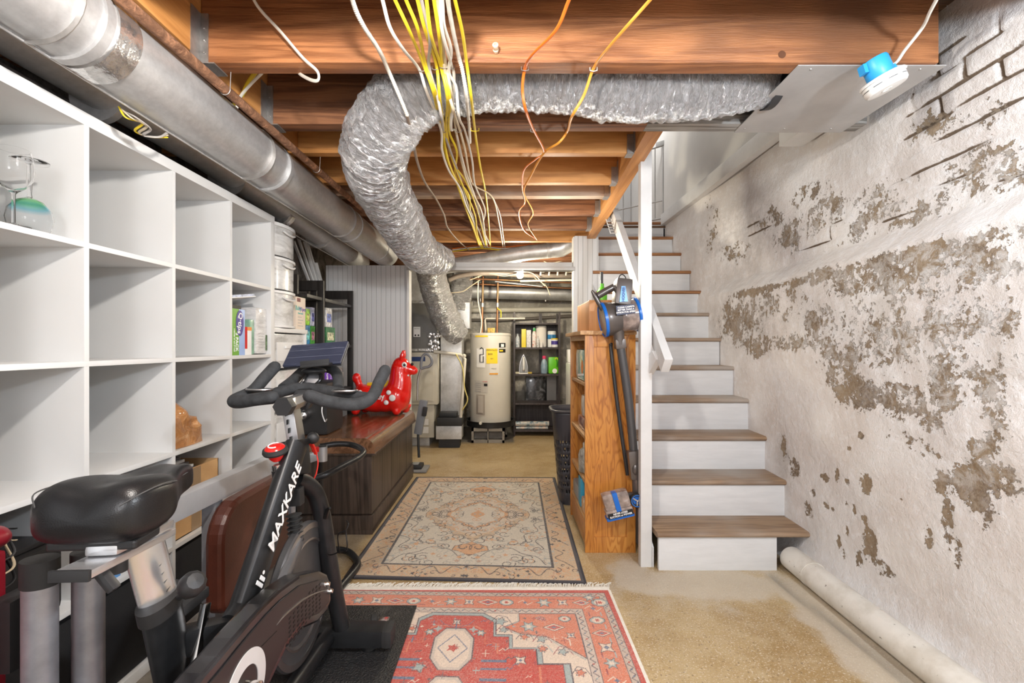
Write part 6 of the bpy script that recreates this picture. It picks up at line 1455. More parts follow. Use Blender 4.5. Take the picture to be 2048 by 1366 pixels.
# green bottle and dark pole behind
gb2 = MB().lathe([(.03,0),(.032,.004),(.032,.09),(.02,.11),(.012,.12),(.012,.14),(.0001,.14)], (.62,2.92,1.3855), 20).build('green_bottle', plain('green_bottle', (.12,.55,.03), .3), label='lime green bottle standing on the wooden box behind the vacuum', cat='bottle')
MB().box((.685,3.28,0),(.705,3.30,1.66), bev=.002).build('broom_pole', M_black, label='thin black pole standing behind the bookcase beside the beadboard', cat='pole')
# ================================================================ STICK VACUUM
YV = 2.385
M_bro = plain('bronze_grey_plastic', (.125,.108,.100), .3, .45, var=.12, coat=.3); M_vbl = plain('vacuum_blue', (.01,.14,.55), .3, var=.05)
def clearp():
    m, nt, b = newmat('smoked_clear_plastic'); b.inputs['Roughness'].default_value = .12
    n = noisen(nt, coords(nt), 20, 4); lk(nt, ramp(nt, n, [(.35,(.14,.11,.10)),(.6,(.34,.27,.24)),(.75,(.55,.50,.47))]), b.inputs['Base Color']); b.inputs['Coat Weight'].default_value = .8; return m
M_cp = clearp()
vc = thing('stick_vacuum', 'bronze and blue cordless stick vacuum hung against the oak bookcase side', 'vacuum cleaner', P(1250,1030,2.40))
ax1 = (P(1275,628,YV)-P(1205,640,YV)).normalized()
bc3 = P(1205,640,YV)
Lb = (P(1275,628,YV)-bc3).length
MB().lathe([(.085,0),(.092,.015),(.088,.04),(.080,.07),(.074,.09)], bc3, 40, axis=ax1).build('motor_barrel', M_bro, vc)
MB().lathe([(.074,.088),(.080,.095),(.084,.12),(.085,Lb-.004),(.0001,Lb-.003)], bc3, 40, axis=ax1).build('dust_bin', M_cp, vc, label='smoked clear dust bin')
ax2 = Vector((.95,0,.38)).normalized()
MB().lathe([(.088,-.004),(.093,-.002),(.093,.012),(.088,.014)], bc3+ax1*.0, 40, axis=ax1).build('blue_ring', M_vbl, vc, label='bright blue ring')
MB().lathe([(.088,Lb-.016),(.092,Lb-.012),(.092,Lb-.002),(.086,Lb)], bc3, 40, axis=ax1).build('blue_ring', M_vbl, vc, label='bright blue ring')
MB().bar(P(1242,612,YV-.035), P(1246,560,YV-.02), .085, .095, up=(0,1,0), bev=.018).build('battery_housing', M_bro, vc)
bp = MB(); bp.prism([P(1239,604,YV-.088), P(1256,603,YV-.088), P(1251,572,YV-.080), P(1243,572,YV-.080)], (0,.004,0)); bpo = bp.build('blue_badge', plain('pale_blue_badge', (.16,.42,.75), .3), vc)
text('print', 'HOOVER', .019, frame(P(1247.5,588,YV-.0895), (.06,0,1), (-1,0,.06)), plain('badge_navy', (.02,.08,.3), .4), bpo, bold=.0005)
pq = [P(1232,612,YV-.096), P(1269,608,YV-.092), P(1271,626,YV-.092), P(1234,631,YV-.096)]
lb = MB(); lb.prism([p for p in pq], (0,.006,0)); lbo = lb.build('sticker', plain('navy_sticker', (.012,.014,.05), .4), vc)
xl = (pq[1]-pq[0]).normalized(); 
for k, s_ in enumerate(('CLEAN CARPETS', 'BETTER THAN A', 'DYSON FOR SPEED')):
    cc = (pq[0]+pq[1]+pq[2]+pq[3])/4+Vector((0,-.0035,.0125-.0125*k)); text('print', s_, .0115, frame(cc, xl, (0,0,1)), M_txtw, lbo, bold=.0003)
hd = MB(); hd.tube([P(1228,574,YV-.01), P(1212,582,YV-.01), P(1195,592,YV-.01)], .0165, 16, 6, flat=(1,1.1)); hd.tube([P(1185,583,YV-.01), P(1190,592,YV-.01), P(1196,603,YV-.01), P(1204,618,YV-.01)], [.008,.012,.013,.012], 14, 6, round_end=True)
hd.build('handle', M_bro, vc)
MB().tube([P(1237,558,YV), P(1240,551,YV), P(1245,549,YV), P(1250,553,YV), P(1252,558,YV)], .0028, 8, 5).build('release_loop', M_blackp, vc)
MB().tube([P(1232,650,YV), P(1237,672,YV), P(1239,690,YV)], [.040,.030,.026], 20, 6).build('neck', M_bro, vc)
MB().bar(P(1239,678,YV), P(1241,698,YV), .056, .05, up=(0,1,0), bev=.012).build('neck_collar', M_bro, vc)
MB().tube([P(1241,694,YV), P(1257,800,YV+.01), P(1268,908,YV+.01)], .0225, 20, 2).build('wand', plain('wand_grey', (.09,.088,.09), .35, .3), vc)
MB().tube([P(1223,690,YV+.04), P(1222,700,YV+.045), P(1236,820,YV+.04), P(1255,950,YV+.035)], .010, 12, 6).build('side_tube', M_black, vc)
MB().bar(P(1266,900,YV), P(1272,958,YV), .066, .055, up=(0,1,0), bev=.018).build('wand_joint', M_bro, vc)
MB().sphere(P(1270,938,YV-.02), (.018,.018,.032), 16, 10).build('joint_button', M_chrome if False else M_bro, vc)
MB().tube([P(1272,950,YV), P(1274,985,YV)], .024, 18, straight=True).build('swivel', M_bro, vc)
# floor head
fa, fb = P(1206,996,YV-.03), P(1262,985,YV-.03)
hx = (P(1266,1018,YV)-P(1216,1030,YV)).normalized(); hy = (P(1216,1030,YV)-P(1203,985,YV)).normalized()
Mh = Matrix(((hx.x,hy.x,0,P(1232,1003,YV-.02).x),(hx.y,hy.y,-1,P(1232,1003,YV-.02).y),(hx.z,hy.z,0,P(1232,1003,YV-.02).z),(0,0,0,1)))
fh = MB().box((-.070,-.058,-.03),(.070,.030,.035), Mh, bev=.022).build('floor_head', M_cp, vc)
MB().box((-.074,.026,-.03),(.070,.062,.038), Mh, bev=.014).build('brush_window', M_cp, vc)
MB().box((-.016,-.059,-.0),(.010,.040,.040), Mh, bev=.004).build('blue_strip', M_vbl, fh, label='blue centre strip')
MB().box((-.076,.066,-.028),(.070,.084,.030), Mh, bev=.006).build('blue_lip', M_vbl, fh, label='blue front lip')
bn = MB().box((-.066,.040,.036),(.066,.068,.0405), Mh, bev=.002).build('banner', plain('banner_black', (.01,.01,.012), .4), fh)
for k, s_ in enumerate(('NEVER LOSES', 'SUCTION or POWER')):
    text('print', s_, .0125, frame(Mh @ Vector((0,.047+.013*k,.0412)), hx, -hy), M_txtw, bn, bold=.0003)
MB().bar(P(1250,990,YV), P(1272,990,YV), .03, .03, up=(0,1,0), bev=.008).build('side_arm', M_bro, vc)
wc = P(1273,1000,YV-.045)
wh = MB().lathe([(.022,-.012),(.034,-.012),(.036,0),(.034,.014),(.029,.016),(.022,.014)], wc, 32, axis=(0,-1,0)).build('wheel', M_rub, vc)
MB().lathe([(.027,.0162),(.031,.0162),(.031,.0175),(.027,.0175)], wc, 32, axis=(0,-1,0)).build('wheel_ring', M_vbl, wh)
for k in range(3):
    q = k*2*PI/3+.5; MB().bar(wc+Vector((0,-.012,0)), wc+Vector((math.cos(q)*.028,-.012,math.sin(q)*.028)), .006, .006, up=(0,1,0)).build('spoke', M_steel, wh)
MB().lathe([(.0001,0),(.022,0),(.022,.004),(.0001,.004)], wc, 24, axis=(0,-1,0)).build('wheel_hub', M_vbl, wh); MB().sphere(wc+Vector((0,-.016,0)), .006, 10, 8).build('hub_cap', M_chrome, wh)
MB().box((.575,2.41,1.22),(.66,2.4595,1.25), bev=.003).build('wall_hook', M_blackp, vc)
# ================================================================ LAUNDRY BASKET
M_bsk = plain('charcoal_basket', (.045,.045,.055), .42, var=.1)
lb_ = thing('laundry_basket', 'tall charcoal plastic laundry basket with punched holes behind the oak bookcase', 'laundry basket', (.54,3.3,0))
def bshell():
    s = MB(); n = 8*9; lv = 22; H = .665
    def ring(z, off=0):
        k = z/H; hw = .165+.055*k+off; hd_ = .115+.045*k+off; r = .06; out = []
        for j in range(n):
            q = 2*PI*(j+.5)/n; c_, s_ = math.cos(q), math.sin(q); e = .45; out.append((.555+math.copysign(abs(c_)**e, c_)*hw, 3.30+math.copysign(abs(s_)**e, s_)*hd_, z))
        return out
    zs_ = [.0,.06]+[.06+.40*i/16 for i in range(1,17)]+[.53,.60,.64,H]
    o = 0
    for z in zs_: s.v += ring(z)
    for i in range(len(zs_)-1):
        for j in range(n):
            hole = 2 <= i < 17 and (j % 2 == (i//2) % 2) and i % 2 == 0 and (j % 9) not in (0,)
            if hole: continue
            s.f.append([i*n+j, i*n+(j+1)%n, (i+1)*n+(j+1)%n, (i+1)*n+j]); s.sm.append(True)
    s.f.append(list(range(n))[::-1]); s.sm.append(False)
    return s, ring, H
s, ring, H = bshell(); o = s.build('basket_body', M_bsk, lb_, sharp=60); md = o.modifiers.new('solid', 'SOLIDIFY'); md.thickness = .005
MB().tube(ring(H, .008), .012, 8, 1, closed=True, flat=(1,.8)).build('rim', M_bsk, lb_)
# ================================================================ UTILITY ROOM
M_bei = plain('beige_enamel', (.56,.52,.43), .35, var=.04)
fu = thing('furnace', 'beige furnace cabinet behind the left partition in the utility room', 'furnace', (-1.05,5.3,0))
MB().box((-1.35,5.0,.47),(-.76,5.6,1.05), bev=.006).build('upper_cabinet', M_bei, fu)
MB().box((-1.35,5.03,.10),(-.80,5.6,.465), bev=.006).build('lower_cabinet', M_bei, fu)
MB().box((-1.33,4.993,.51),(-.80,5.0,1.01), bev=.003).build('door_panel', M_bei, fu); MB().box((-.89,4.99,.95),(-1.08,4.9925,1.0)).build('blue_badge', plain('navy_badge', (.02,.05,.18), .4), fu)
MB().box((-1.30,5.08,0),(-.86,5.5,.10)).build('base', M_galv, fu)
for z in (.15,.24): MB().box((-.96,5.027,z),(-.86,5.0285,z+.07)).build('label', M_paper, fu)
M_dg = plain('dark_grey_sheet', (.16,.155,.145), .5, .3, var=.12)
pn = thing('duct_plenum', 'dark grey metal plenum standing on the beige furnace', 'plenum', (-1.05,5.3,1.055))
MB().box((-1.35,4.99,1.055),(-.765,5.58,1.60), bev=.003).build('lower_box', M_dg, pn); MB().box((-1.35,5.02,1.60),(-.82,5.56,2.0), bev=.003).build('upper_box', M_galv, pn)
MB().box((-1.35,4.987,1.59),(-.765,4.995,1.62)).build('foil_seam', bpy.data.materials['foil_tape'], pn); MB().box((-1.35,4.985,1.06),(-.765,4.992,1.09)).build('foil_seam', bpy.data.materials['foil_tape'], pn)
lb2 = MB().box((-1.02,4.986,1.22),(-.945,4.989,1.33)).build('label', M_paper, pn)
for k in (0, 1): MB().lathe([(.0001,0),(.010,0),(.010,.001),(.0001,.001)], (-.998+.033*k,4.9855,1.237), 14, axis=(0,-1,0)).build('print', M_txtk, lb2)
text('print', 'NOTICE', .016, frame((-.982,4.985,1.31), (1,0,0), (0,0,1)), M_txtk, lb2)
fl = MB(); rr = random.Random(4)
for k in range(26): 
    c = P(866+rr.uniform(-9,12), 690+rr.uniform(-25,12), 4.96); fl.sphere(c, (.018,.014,.022), 8, 5, Matrix.Rotation(rr.random()*3, 3, 'Y'))
fl.build('foil_wrap', M_foil, label='crumpled foil wrapped round the pipe beside the furnace top', cat='foil', origin=P(866,700,4.96))
tk = thing('metal_trunk', 'upright rectangular galvanised duct between furnace and water heater', 'duct', (-.62,5.25,.2))
MB().box((-.745,5.15,.32),(-.505,5.45,1.33), bev=.003).build('trunk', M_galv, tk); MB().box((-.75,5.14,1.32),(-.50,5.46,1.34)).build('flange', M_galv, tk)
MB().box((-.56,5.22,1.32),(-.42,5.5,1.62), bev=.003).build('upper_trunk', M_galv, tk)
hu = thing('condensate_pump', 'black condensate tray on a grey metal plinth below the upright duct', 'tray', (-.62,5.1,0))
MB().box((-.755,4.93,.245),(-.48,5.14,.335), bev=.008).build('tray', M_blackp, hu); MB().box((-.735,4.97,.335),(-.54,5.12,.385), bev=.012).build('tray_lid', M_blackp, hu)
MB().box((-.765,4.94,.10),(-.485,5.14,.244), bev=.003).build('plinth', M_galv, hu); MB().box((-.74,4.98,.0),(-.51,5.12,.10)).build('foot', M_blackp, hu)
pv = thing('condensate_pipe', 'white plastic drain pipe dropping from the furnace into the black tray', 'pipe', P(870,703,4.95))
M_pvc = plain('aged_white_pvc', (.66,.62,.53), .4, var=.05)
MB().tube([P(868,703,4.96),P(922,710,4.96),P(930,718,4.96),P(921,838,4.97)], .018, 14, straight=True).build('pipe', M_pvc, pv); MB().sphere(P(928,712,4.96), .024, 12, 8).build('elbow', M_pvc, pv)
MB().tube([P(912,708,4.94),P(925,735,4.92),P(929,775,4.92),P(935,800,4.92),P(925,820,4.93)], .007, 8, 8).build('drain_hose', C_yel if False else plain('yellowed_hose', (.66,.55,.18), .4), label='thin yellow drain hose hanging beside the white drain pipe', cat='hose')
# water heater
HX = (981-CX)/FPX*5.5; HY = 5.5; HR = .245
wh_ = thing('water_heater', 'beige electric water heater with yellow energy label on a black pan', 'water heater', (HX,HY,.17))
MB().lathe([(HR-.01,.19),(HR,.20),(HR,1.24),(HR+.004,1.243),(HR+.004,1.262),(HR-.01,1.272),(.0001,1.275)], (HX,HY,0), 56).build('tank', plain('heater_enamel', (.62,.59,.53), .35, var=.03), wh_, sharp=25)
yf = HY-HR-.0
def cur(px0, px1, py0, py1, mat, nm, par, off=.002, n=8, label=None):
    pts = []; s = MB()
    for k in range(n+1):
        x = (px0+(px1-px0)*k/n-CX)/FPX*5.28; dx = x-HX; y = HY-math.sqrt(max(0,(HR+off)**2-dx*dx))
        s.v.append((x,y,P(0,py0,5.28).z)); s.v.append((x,y,P(0,py1,5.28).z)); y2 = y+off*.8
        s.v.append((x,y2,P(0,py0,5.28).z)); s.v.append((x,y2,P(0,py1,5.28).z))
    for k in range(n): 
        a=4*k; b=4*(k+1); s.f += [[a,b,b+1,a+1],[a+2,a+3,b+3,b+2],[a,a+2,b+2,b],[a+1,b+1,b+3,a+3]]; s.sm += [False]*4
    e=4*n; s.f += [[0,1,3,2],[e,e+2,e+3,e+1]]; s.sm += [False]*2
    return s.build(nm, mat, par, label)
M_lab = plain('label_yellow', (.88,.62,.02), .45, var=.02); M_lo = plain('label_orange', (.75,.33,.03), .45)
eg = cur(973,995,697,727, M_lab, 'energy_label', wh_, .003, label='yellow energy label')
def hz_text(s_, px, py, size, mat, par, off=.0045):
    x = (px-CX)/FPX*5.28; y = HY-math.sqrt((HR+off)**2-(x-HX)**2); return text('print', s_, size, frame((x,y-.001,P(0,py,5.28).z), (1,-(x-HX)/HR*-1*-1*0,0), (0,0,1)), mat, par)
hz_text('ENERGYGUIDE', 984, 700, .020, M_txtk, eg, .008); hz_text('$424', 981, 708, .026, M_txtk, eg, .008); hz_text('4622', 984, 717, .016, M_txtk, eg, .008)
cur(950,976,668,674, M_lab, 'yellow_tape', wh_, .003); 
w1 = cur(953,970,697,735, M_paper, 'diagram_label', wh_, .003)
MB().tube([(HX-.115,HY-.222,1.085),(HX-.095,HY-.232,1.10),(HX-.075,HY-.238,1.085),(HX-.075,HY-.238,1.02),(HX-.115,HY-.222,1.02),(HX-.115,HY-.222,.93),(HX-.075,HY-.238,.93),(HX-.075,HY-.238,1.0)], .006, 6, 1).build('diagram', M_txtk, w1)
b1_ = cur(998,1011,686,695, M_txtk, 'warning_label', wh_, .003); cur(1002,1008,688,694, M_paper, 'pictogram', b1_, .005)
b2_ = cur(998,1011,698,705, M_txtk, 'warning_label', wh_, .003); cur(999,1006,700,703, M_lab, 'pictogram', b2_, .005)
cur(980,998,727,750, plain('thin_white_label', (.70,.67,.62), .4), 'info_label', wh_, .002); cur(979,996,746,749, M_lo, 'orange_label', wh_, .004); hz_text('WARNING', 988, 737, .012, M_txtk, wh_, .006)
dg_ = cur(948,976,761,785, plain('grey_info_label', (.55,.52,.48), .4), 'danger_label', wh_, .003); hz_text('DANGER', 970, 763, .014, M_red, dg_, .009)
for k in range(5): cur(950,962,766+4*k,767+4*k, bpy.data.materials['grey_print'], 'print_line', dg_, .005)
cur(968,975,767,772, M_txtk, 'pictogram', dg_, .005)
ac = cur(952,970,789,829, plain('cover_taupe', (.38,.34,.30), .4), 'access_cover', wh_, .006); cur(956,966,792,825, plain('cover_grey', (.50,.46,.42), .4), 'cover_ridge', ac, .018)
MB().lathe([(.0001,.03),(.016,.03),(.020,.01),(.014,0),(.014,-.03)], P(961,846,5.24), 16, axis=(0,-1,0)).build('drain_valve', plain('ivory_valve', (.72,.69,.62), .4), wh_)
pan = MB().lathe([(.0001,.165),(.285,.165),(.285,.225),(.30,.232),(.30,.236),(.278,.232),(.278,.172),(.0001,.172)], (HX,HY,0), 56).build('drain_pan', M_blackp, label='round black drain pan under the water heater', cat='drain pan')
for nm, x0, x1, y0_, lab in (('a',HX-.21,HX+.17,5.22,'grey concrete block with two holes under the front of the heater pan'),('b',HX-.2,HX+.2,5.55,'grey concrete block under the back of the heater pan')):
    blk = MB(); z0_,z1_ = 0,.164; w3 = (x1-x0-.06)/2
    for a_, b_ in ((x0,x0+.025),(x0+.025+w3-.0,x0+.035+w3),(x1-.025,x1)): blk.box((a_,y0_,.0),(b_,y0_+.19,z1_))
    blk.box((x0,y0_,0),(x1,y0_+.19,.03)); blk.box((x0,y0_,z1_-.03),(x1,y0_+.19,z1_)); blk.box((x0,y0_+.12,0),(x1,y0_+.19,z1_)); blk.build('concrete_block', plain('concrete_grey', (.27,.25,.225), .9, bmp=.4, var=.15), label=lab, cat='concrete block')
M_cop = plain('copper_pipe', (.42,.20,.10), .35, .8, var=.25)
for px, top_, lab in ((965,553,'left copper pipe rising from the water heater'),(995,548,'right copper pipe with yellow handled valve above the water heater')):
    cp_ = thing('copper_pipe', lab, 'pipe', P(px,665,5.45)); MB().tube([P(px-1,667,5.45), P(px,610,5.45), P(px+1,top_,5.45)], .013, 12, straight=True).build('pipe', M_cop, cp_)
    MB().cyl(P(px,606,5.45), P(px,614,5.45), .02, 12).build('coupling', M_cast, cp_)
    if px > 980: MB().tube([P(px,617,5.42), P(px+7,622,5.40), P(px+7,635,5.39)], .006, 8, straight=True).build('valve_handle', M_lab, cp_)
MB().tube([P(972,665,5.5),P(970,640,5.5),P(972,637,5.5),P(1050,637,5.5)], .011, 10, straight=True).build('relief_pipe', M_pvc, label='white relief pipe running right from the heater top', cat='pipe')
MB().tube([P(957,550,5.4),P(956,600,5.4),P(963,640,5.4),P(961,667,5.4)], .008, 8, 6).build('heater_cable', C_whi, label='white cable dropping to the left of the heater top', cat='cable')
MB().box((P(975,0,5.45).x,5.42,1.276),(P(990,0,5.45).x,5.48,1.335), bev=.003).build('junction_box', plain('brass_box', (.42,.28,.06), .4, .4, var=.5, vs=50), label='small brassy junction box on top of the water heater', cat='electrical box')
# tall shelving
sh_ = thing('tall_shelving', 'dark brown open shelving beside the water heater holding cleaning supplies', 'shelving unit', (.39,5.75,0))
M_sd = wood('dark_taupe_wood', (.030,.022,.024), (.060,.048,.050), 'z', 2, .5, 8, bmp=.05)
x0_,x1_ = P(1027,0,5.6).x, P(1121,0,5.6).x
for x in (x0_, x1_-.022):
    for y in (5.60, 5.86): MB().box((x,y,0),(x+.022,y+.035,1.54), bev=.002).build('post', M_sd, sh_)
for i, z in enumerate((.075,.41,.77,1.10,1.405)): MB().box((x0_+.022,5.602,z-.022),(x1_-.022,5.895,z), bev=.002).build('shelf_board', M_sd, sh_)
MB().box((x0_+.022,5.885,1.10),(x1_-.022,5.892,1.385)).build('back_board', M_sd, sh_); MB().box((x0_+.022,5.885,.078),(x1_-.022,5.892,.39)).build('back_board', M_sd, sh_)
MB().box((P(1078,0,5.88).x,5.88,.77),(P(1084,0,5.88).x,5.90,1.54)).build('rear_post', M_sd, sh_)
YS = 5.68
def on(px0, px1, py0, zb, mat, nm, lab, cat, kind='box', **k):
    x0, x1 = P(px0,0,YS).x, P(px1,0,YS).x; zt = P(0,py0,YS).z; w = x1-x0
    if kind == 'box': return MB().box((x0,YS,zb),(x1,YS+min(.12,max(.03,w)),zt), bev=.002).build(nm, mat, label=lab, cat=cat)
    return MB().lathe([(w/2*r, zb+(zt-zb)*h) for r, h in k['prof']], ((x0+x1)/2,YS+w/2,0), 20).build(nm, mat, label=lab, cat=cat)
CYL = [(.9,0),(1,.03),(1,.97),(.9,1),(.001,1)]; BOT = [(.9,0),(1,.05),(1,.65),(.55,.8),(.35,.85),(.35,.98),(.001,1)]
zA, zB, zC = 1.1005, .7705, .0755
on(1031,1040,667,zA, film2('aerosol', (.25,.30,.36), (.45,.50,.55), (.7,.7,.7), 40), 'aerosol_can', 'pale blue spray can at the left of the upper shelf', 'spray can', 'l', prof=BOT)
on(1043,1052,658,zA, plain('yellow_carton', (.85,.66,.04), .4, var=.1), 'slim_carton', 'slim yellow edged carton on the upper shelf', 'carton')
on(1053,1062,660,zA, plain('grey_white_carton', (.68,.66,.64), .4, var=.2, vs=40), 'slim_carton', 'slim white carton next to the yellow edged one', 'carton')
sb = on(1064,1073,654,zA, film2('spray_white_orange', (.65,.10,.04), (.8,.75,.7), (.75,.7,.65), 35), 'spray_bottle', 'white spray bottle with green and orange trigger on the upper shelf', 'bottle', 'l', prof=BOT)
MB().box((P(1066,0,YS).x,YS+.01,P(0,662,YS).z),(P(1071,0,YS).x,YS+.04,P(0,656,YS).z), bev=.003).build('trigger', plain('green_trigger', (.02,.35,.06), .4), sb)
on(1072,1094,651,zA, plain('paper_towel', (.74,.70,.65), .8, var=.03), 'paper_towel_roll', 'white paper towel roll on the upper shelf', 'paper towel', 'l', prof=CYL)
YS = 5.62
on(1073,1079,672,zA, film2('grey_bottle', (.3,.3,.32), (.55,.55,.55), (.75,.75,.75), 50), 'spray_bottle', 'small grey spray bottle in front of the towel roll', 'bottle', 'l', prof=BOT)
on(1080,1086,685,zA, plain('white_jar', (.75,.73,.70), .4, var=.1), 'small_jar', 'tiny white jar with black lid in front of the towel roll', 'jar', 'l', prof=CYL)
YS = 5.68
wj = on(1096,1113,662,zA, plain('wipes_canister_blue', (.74,.76,.77), .35, var=.03), 'wipes_canister', 'white canister with blue wave label on the upper shelf', 'canister', 'l', prof=CYL)
MB().lathe([(.0548,.0),(.0548,.055)], (P(1104.5,0,YS).x,YS+.0535,zA+.105), 24).build('blue_label', plain('blue_wave', (.03,.20,.45), .35, var=.5, vs=14), wj)
YS = 5.61
tub = on(1103,1117,678,zA, plain('tub_white_navy', (.72,.72,.74), .35), 'detergent_tub', 'white tub with yellow lid at the right of the upper shelf', 'tub', 'l', prof=CYL)
cx__ = P(1110,0,YS).x; MB().lathe([(.0445,0),(.0455,.002),(.0455,.014),(.0001,.016)], (cx__,YS+.0437,P(0,679,YS).z), 24).build('lid', M_lab, tub); MB().lathe([(.0442,0),(.0442,.045)], (cx__,YS+.0437,zA+.035), 24).build('navy_label', M_nav, tub)
YS = 5.66
# iron
ir = thing('clothes_iron', 'grey and white clothes iron standing upright on the middle shelf', 'iron', P(1047,745,YS))
ib = [(0,.235),(-.02,.20),(-.045,.13),(-.057,.06),(-.057,.0),(.057,.0),(.057,.06),(.045,.13),(.02,.20)]
c0 = P(1047,747,YS); z0_ = .785
MB().prism([(c0.x+x,YS,z0_+z) for x, z in ib], (0,.012,0), True).build('soleplate', M_steel, ir, bev=.003)
MB().prism([(c0.x+x*.85,YS-.03,z0_+z*.92) for x, z in ib], (0,.03,0), True).build('iron_body', plain('iron_grey', (.30,.31,.33), .35), ir, bev=.01)
MB().tube([(c0.x,YS-.035,z0_+.03),(c0.x,YS-.075,z0_+.05),(c0.x,YS-.075,z0_+.13),(c0.x,YS-.03,z0_+.19)], .014, 12, 6).build('handle', plain('iron_white', (.75,.74,.72), .35), ir)
MB().box((c0.x-.06,YS-.05,zB),(c0.x+.055,YS+.03,z0_), bev=.004).build('heel', bpy.data.materials['iron_white'], ir)
on(1031,1040,744,zB, plain('yellow_cloth', (.65,.60,.45), .9), 'folded_cloth', 'pale folded cloth to the left of the iron', 'cloth')
on(1055,1064,744,zB, plain('mustard_cloth', (.50,.36,.08), .9), 'folded_cloth', 'mustard cloth to the right of the iron', 'cloth')
bs = on(1082,1096,717,zB, film2('softener_blue', (.20,.30,.38), (.28,.38,.47), (.40,.50,.56), 12), 'softener_bottle', 'blue grey softener bottle with pink cap on the middle shelf', 'bottle', 'l', prof=[(.85,0),(1,.05),(1,.55),(.7,.85),(.5,.92),(.5,1),(.001,1)])
MB().lathe([(.024,0),(.026,.03),(.018,.04),(.0001,.04)], (P(1089,0,YS).x,YS+.043,P(0,718,YS).z), 18).build('cap', plain('pink_cap', (.70,.06,.16), .4), bs)
gj = thing('detergent_jug', 'bright green detergent jug with white round label on the middle shelf', 'jug', P(1107,747,YS))
x0j, x1j = P(1097,0,YS).x, P(1117,0,YS).x
MB().box((x0j,YS,zB),(x1j,YS+.09,P(0,714,YS).z), bev=.022).build('jug_body', plain('lime_green_jug', (.13,.55,.01), .3, var=.05), gj)
MB().tube([(x1j-.03,YS-.004,.95),(x1j-.018,YS-.012,.92),(x1j-.02,YS-.008,.86)], .009, 10, 5).build('handle', plain('dark_green_handle', (.03,.22,.01), .35), gj)
MB().lathe([(.0001,0),(.030,0),(.030,.002),(.0001,.002)], ((x0j+x1j)/2+.015,YS-.001,.805), 24, axis=(0,-1,0)).build('round_label', M_paper, gj); MB().lathe([(.010,0),(.016,0),(.016,.003),(.010,.003)], (x1j-.028,YS-.001,.955), 18, axis=(0,-1,0)).build('cap_ring', M_lab, gj)
for k, (z_, r_, px0, px1, lab) in enumerate(((.0755,.018,1032,1096,'lower white rolled wrapping on the bottom shelf'),(.1125,.032,1031,1098,'upper patterned rolled wrapping on the bottom shelf'))):
    MB().tube([(P(px0,0,5.66).x,5.66,z_+r_),(P(px1,0,5.66).x,5.67,z_+r_)], r_, 16, straight=True).build('paper_roll', film2('roll_print%d' % k, (.10,.18,.25), (.5,.52,.5), (.75,.60,.52), 22), label=lab, cat='roll')
# behind the shelf: tote with black bag, grey box
MB().box((P(1050,0,6.0).x,5.95,0),(P(1092,0,6.0).x,6.2,.72), bev=.06).build('trash_bag', film2('black_film', (.01,.01,.01), (.03,.03,.032), (.30,.30,.31), 10), label='shiny black plastic bag behind the shelving', cat='bag')
MB().box((P(1092,0,6.05).x,5.95,.40),(P(1122,0,6.05).x,6.2,.74), bev=.01).build('grey_appliance', plain('grey_panel_box', (.36,.35,.34), .5), label='grey metal box behind the right of the shelving', cat='box')
MB().box((P(1092,0,6.05).x,5.98,0),(P(1122,0,6.05).x,6.2,.398)).build('grey_stand', M_dg, label='dark stand under the grey metal box behind the shelving', cat='stand')
# washer
wa = thing('washing_machine', 'white washing machine edge showing between shelving and oak bookcase', 'washing machine', (1.0,4.75,0))
MB().box((.69,4.64,0),(1.30,5.24,.93), bev=.02).build('cabinet', plain('white_enamel', (.76,.75,.73), .3, var=.02), wa)
MB().box((.70,5.11,.931),(1.29,5.24,1.08), bev=.015).build('control_panel', bpy.data.materials['white_enamel'], wa)
MB().box((.715,4.69,.931),(.78,4.95,.985), bev=.01).build('laundry_packet', film2('green_white_film', (.1,.3,.05), (.7,.7,.66), (.75,.74,.7), 20), label='green and white packet lying on the washing machine', cat='packet')
# mop by furnace
mp_ = thing('upright_mop', 'grey upright steam mop with loop handle beyond the wooden chest', 'mop', (-.80,4.15,0))
M_mg = plain('mop_grey', (.19,.20,.22), .4)
lp = [P(842,733,4.15),P(843,722,4.15),P(846,712,4.15),P(853,708,4.15),P(861,714,4.15),P(864,725,4.15),P(858,733,4.15),P(850,735,4.15),P(843,737,4.15)]
MB().tube(lp, .013, 12, 6, closed=True).build('loop_handle', M_mg, mp_)
MB().tube([P(842,738,4.15),P(836,760,4.15),P(835,800,4.15)], .009, 10, 4).build('pole', M_steel, mp_)
MB().bar(P(848,800,4.17), P(836,868,4.17), .075, .06, up=(0,1,0), bev=.015).build('tank', M_mg, mp_)
MB().bar(P(851,814,4.13), P(848,832,4.13), .04, .03, up=(0,1,0), bev=.005).build('clip', M_blackp, mp_)
MB().tube([P(836,866,4.16),P(838,915,4.13)], .012, 10, straight=True).build('lower_pole', M_blackp, mp_)
MB().box((-.905,3.98,.006),(-.70,4.17,.028), bev=.006).build('floor_pad', plain('mop_pad', (.24,.235,.23), .7), mp_); MB().box((-.88,4.0,.028),(-.745,4.13,.065), bev=.018).build('head', M_blackp, mp_)
MB().box((-.84,4.02,.0655),(-.78,4.10,.071), bev=.004).build('head_badge', M_cast, mp_)
# white bag hanging behind horse
wbg = MB(); wbg.box((-.875,3.70,.578),(-.84,3.86,.76), bev=.015); wbg.build('white_plastic_bag', film2('white_bag_film', (.60,.60,.60), (.74,.74,.74), (.82,.82,.82), 8), label='thin white plastic bag standing on the chest behind the red horse', cat='bag')
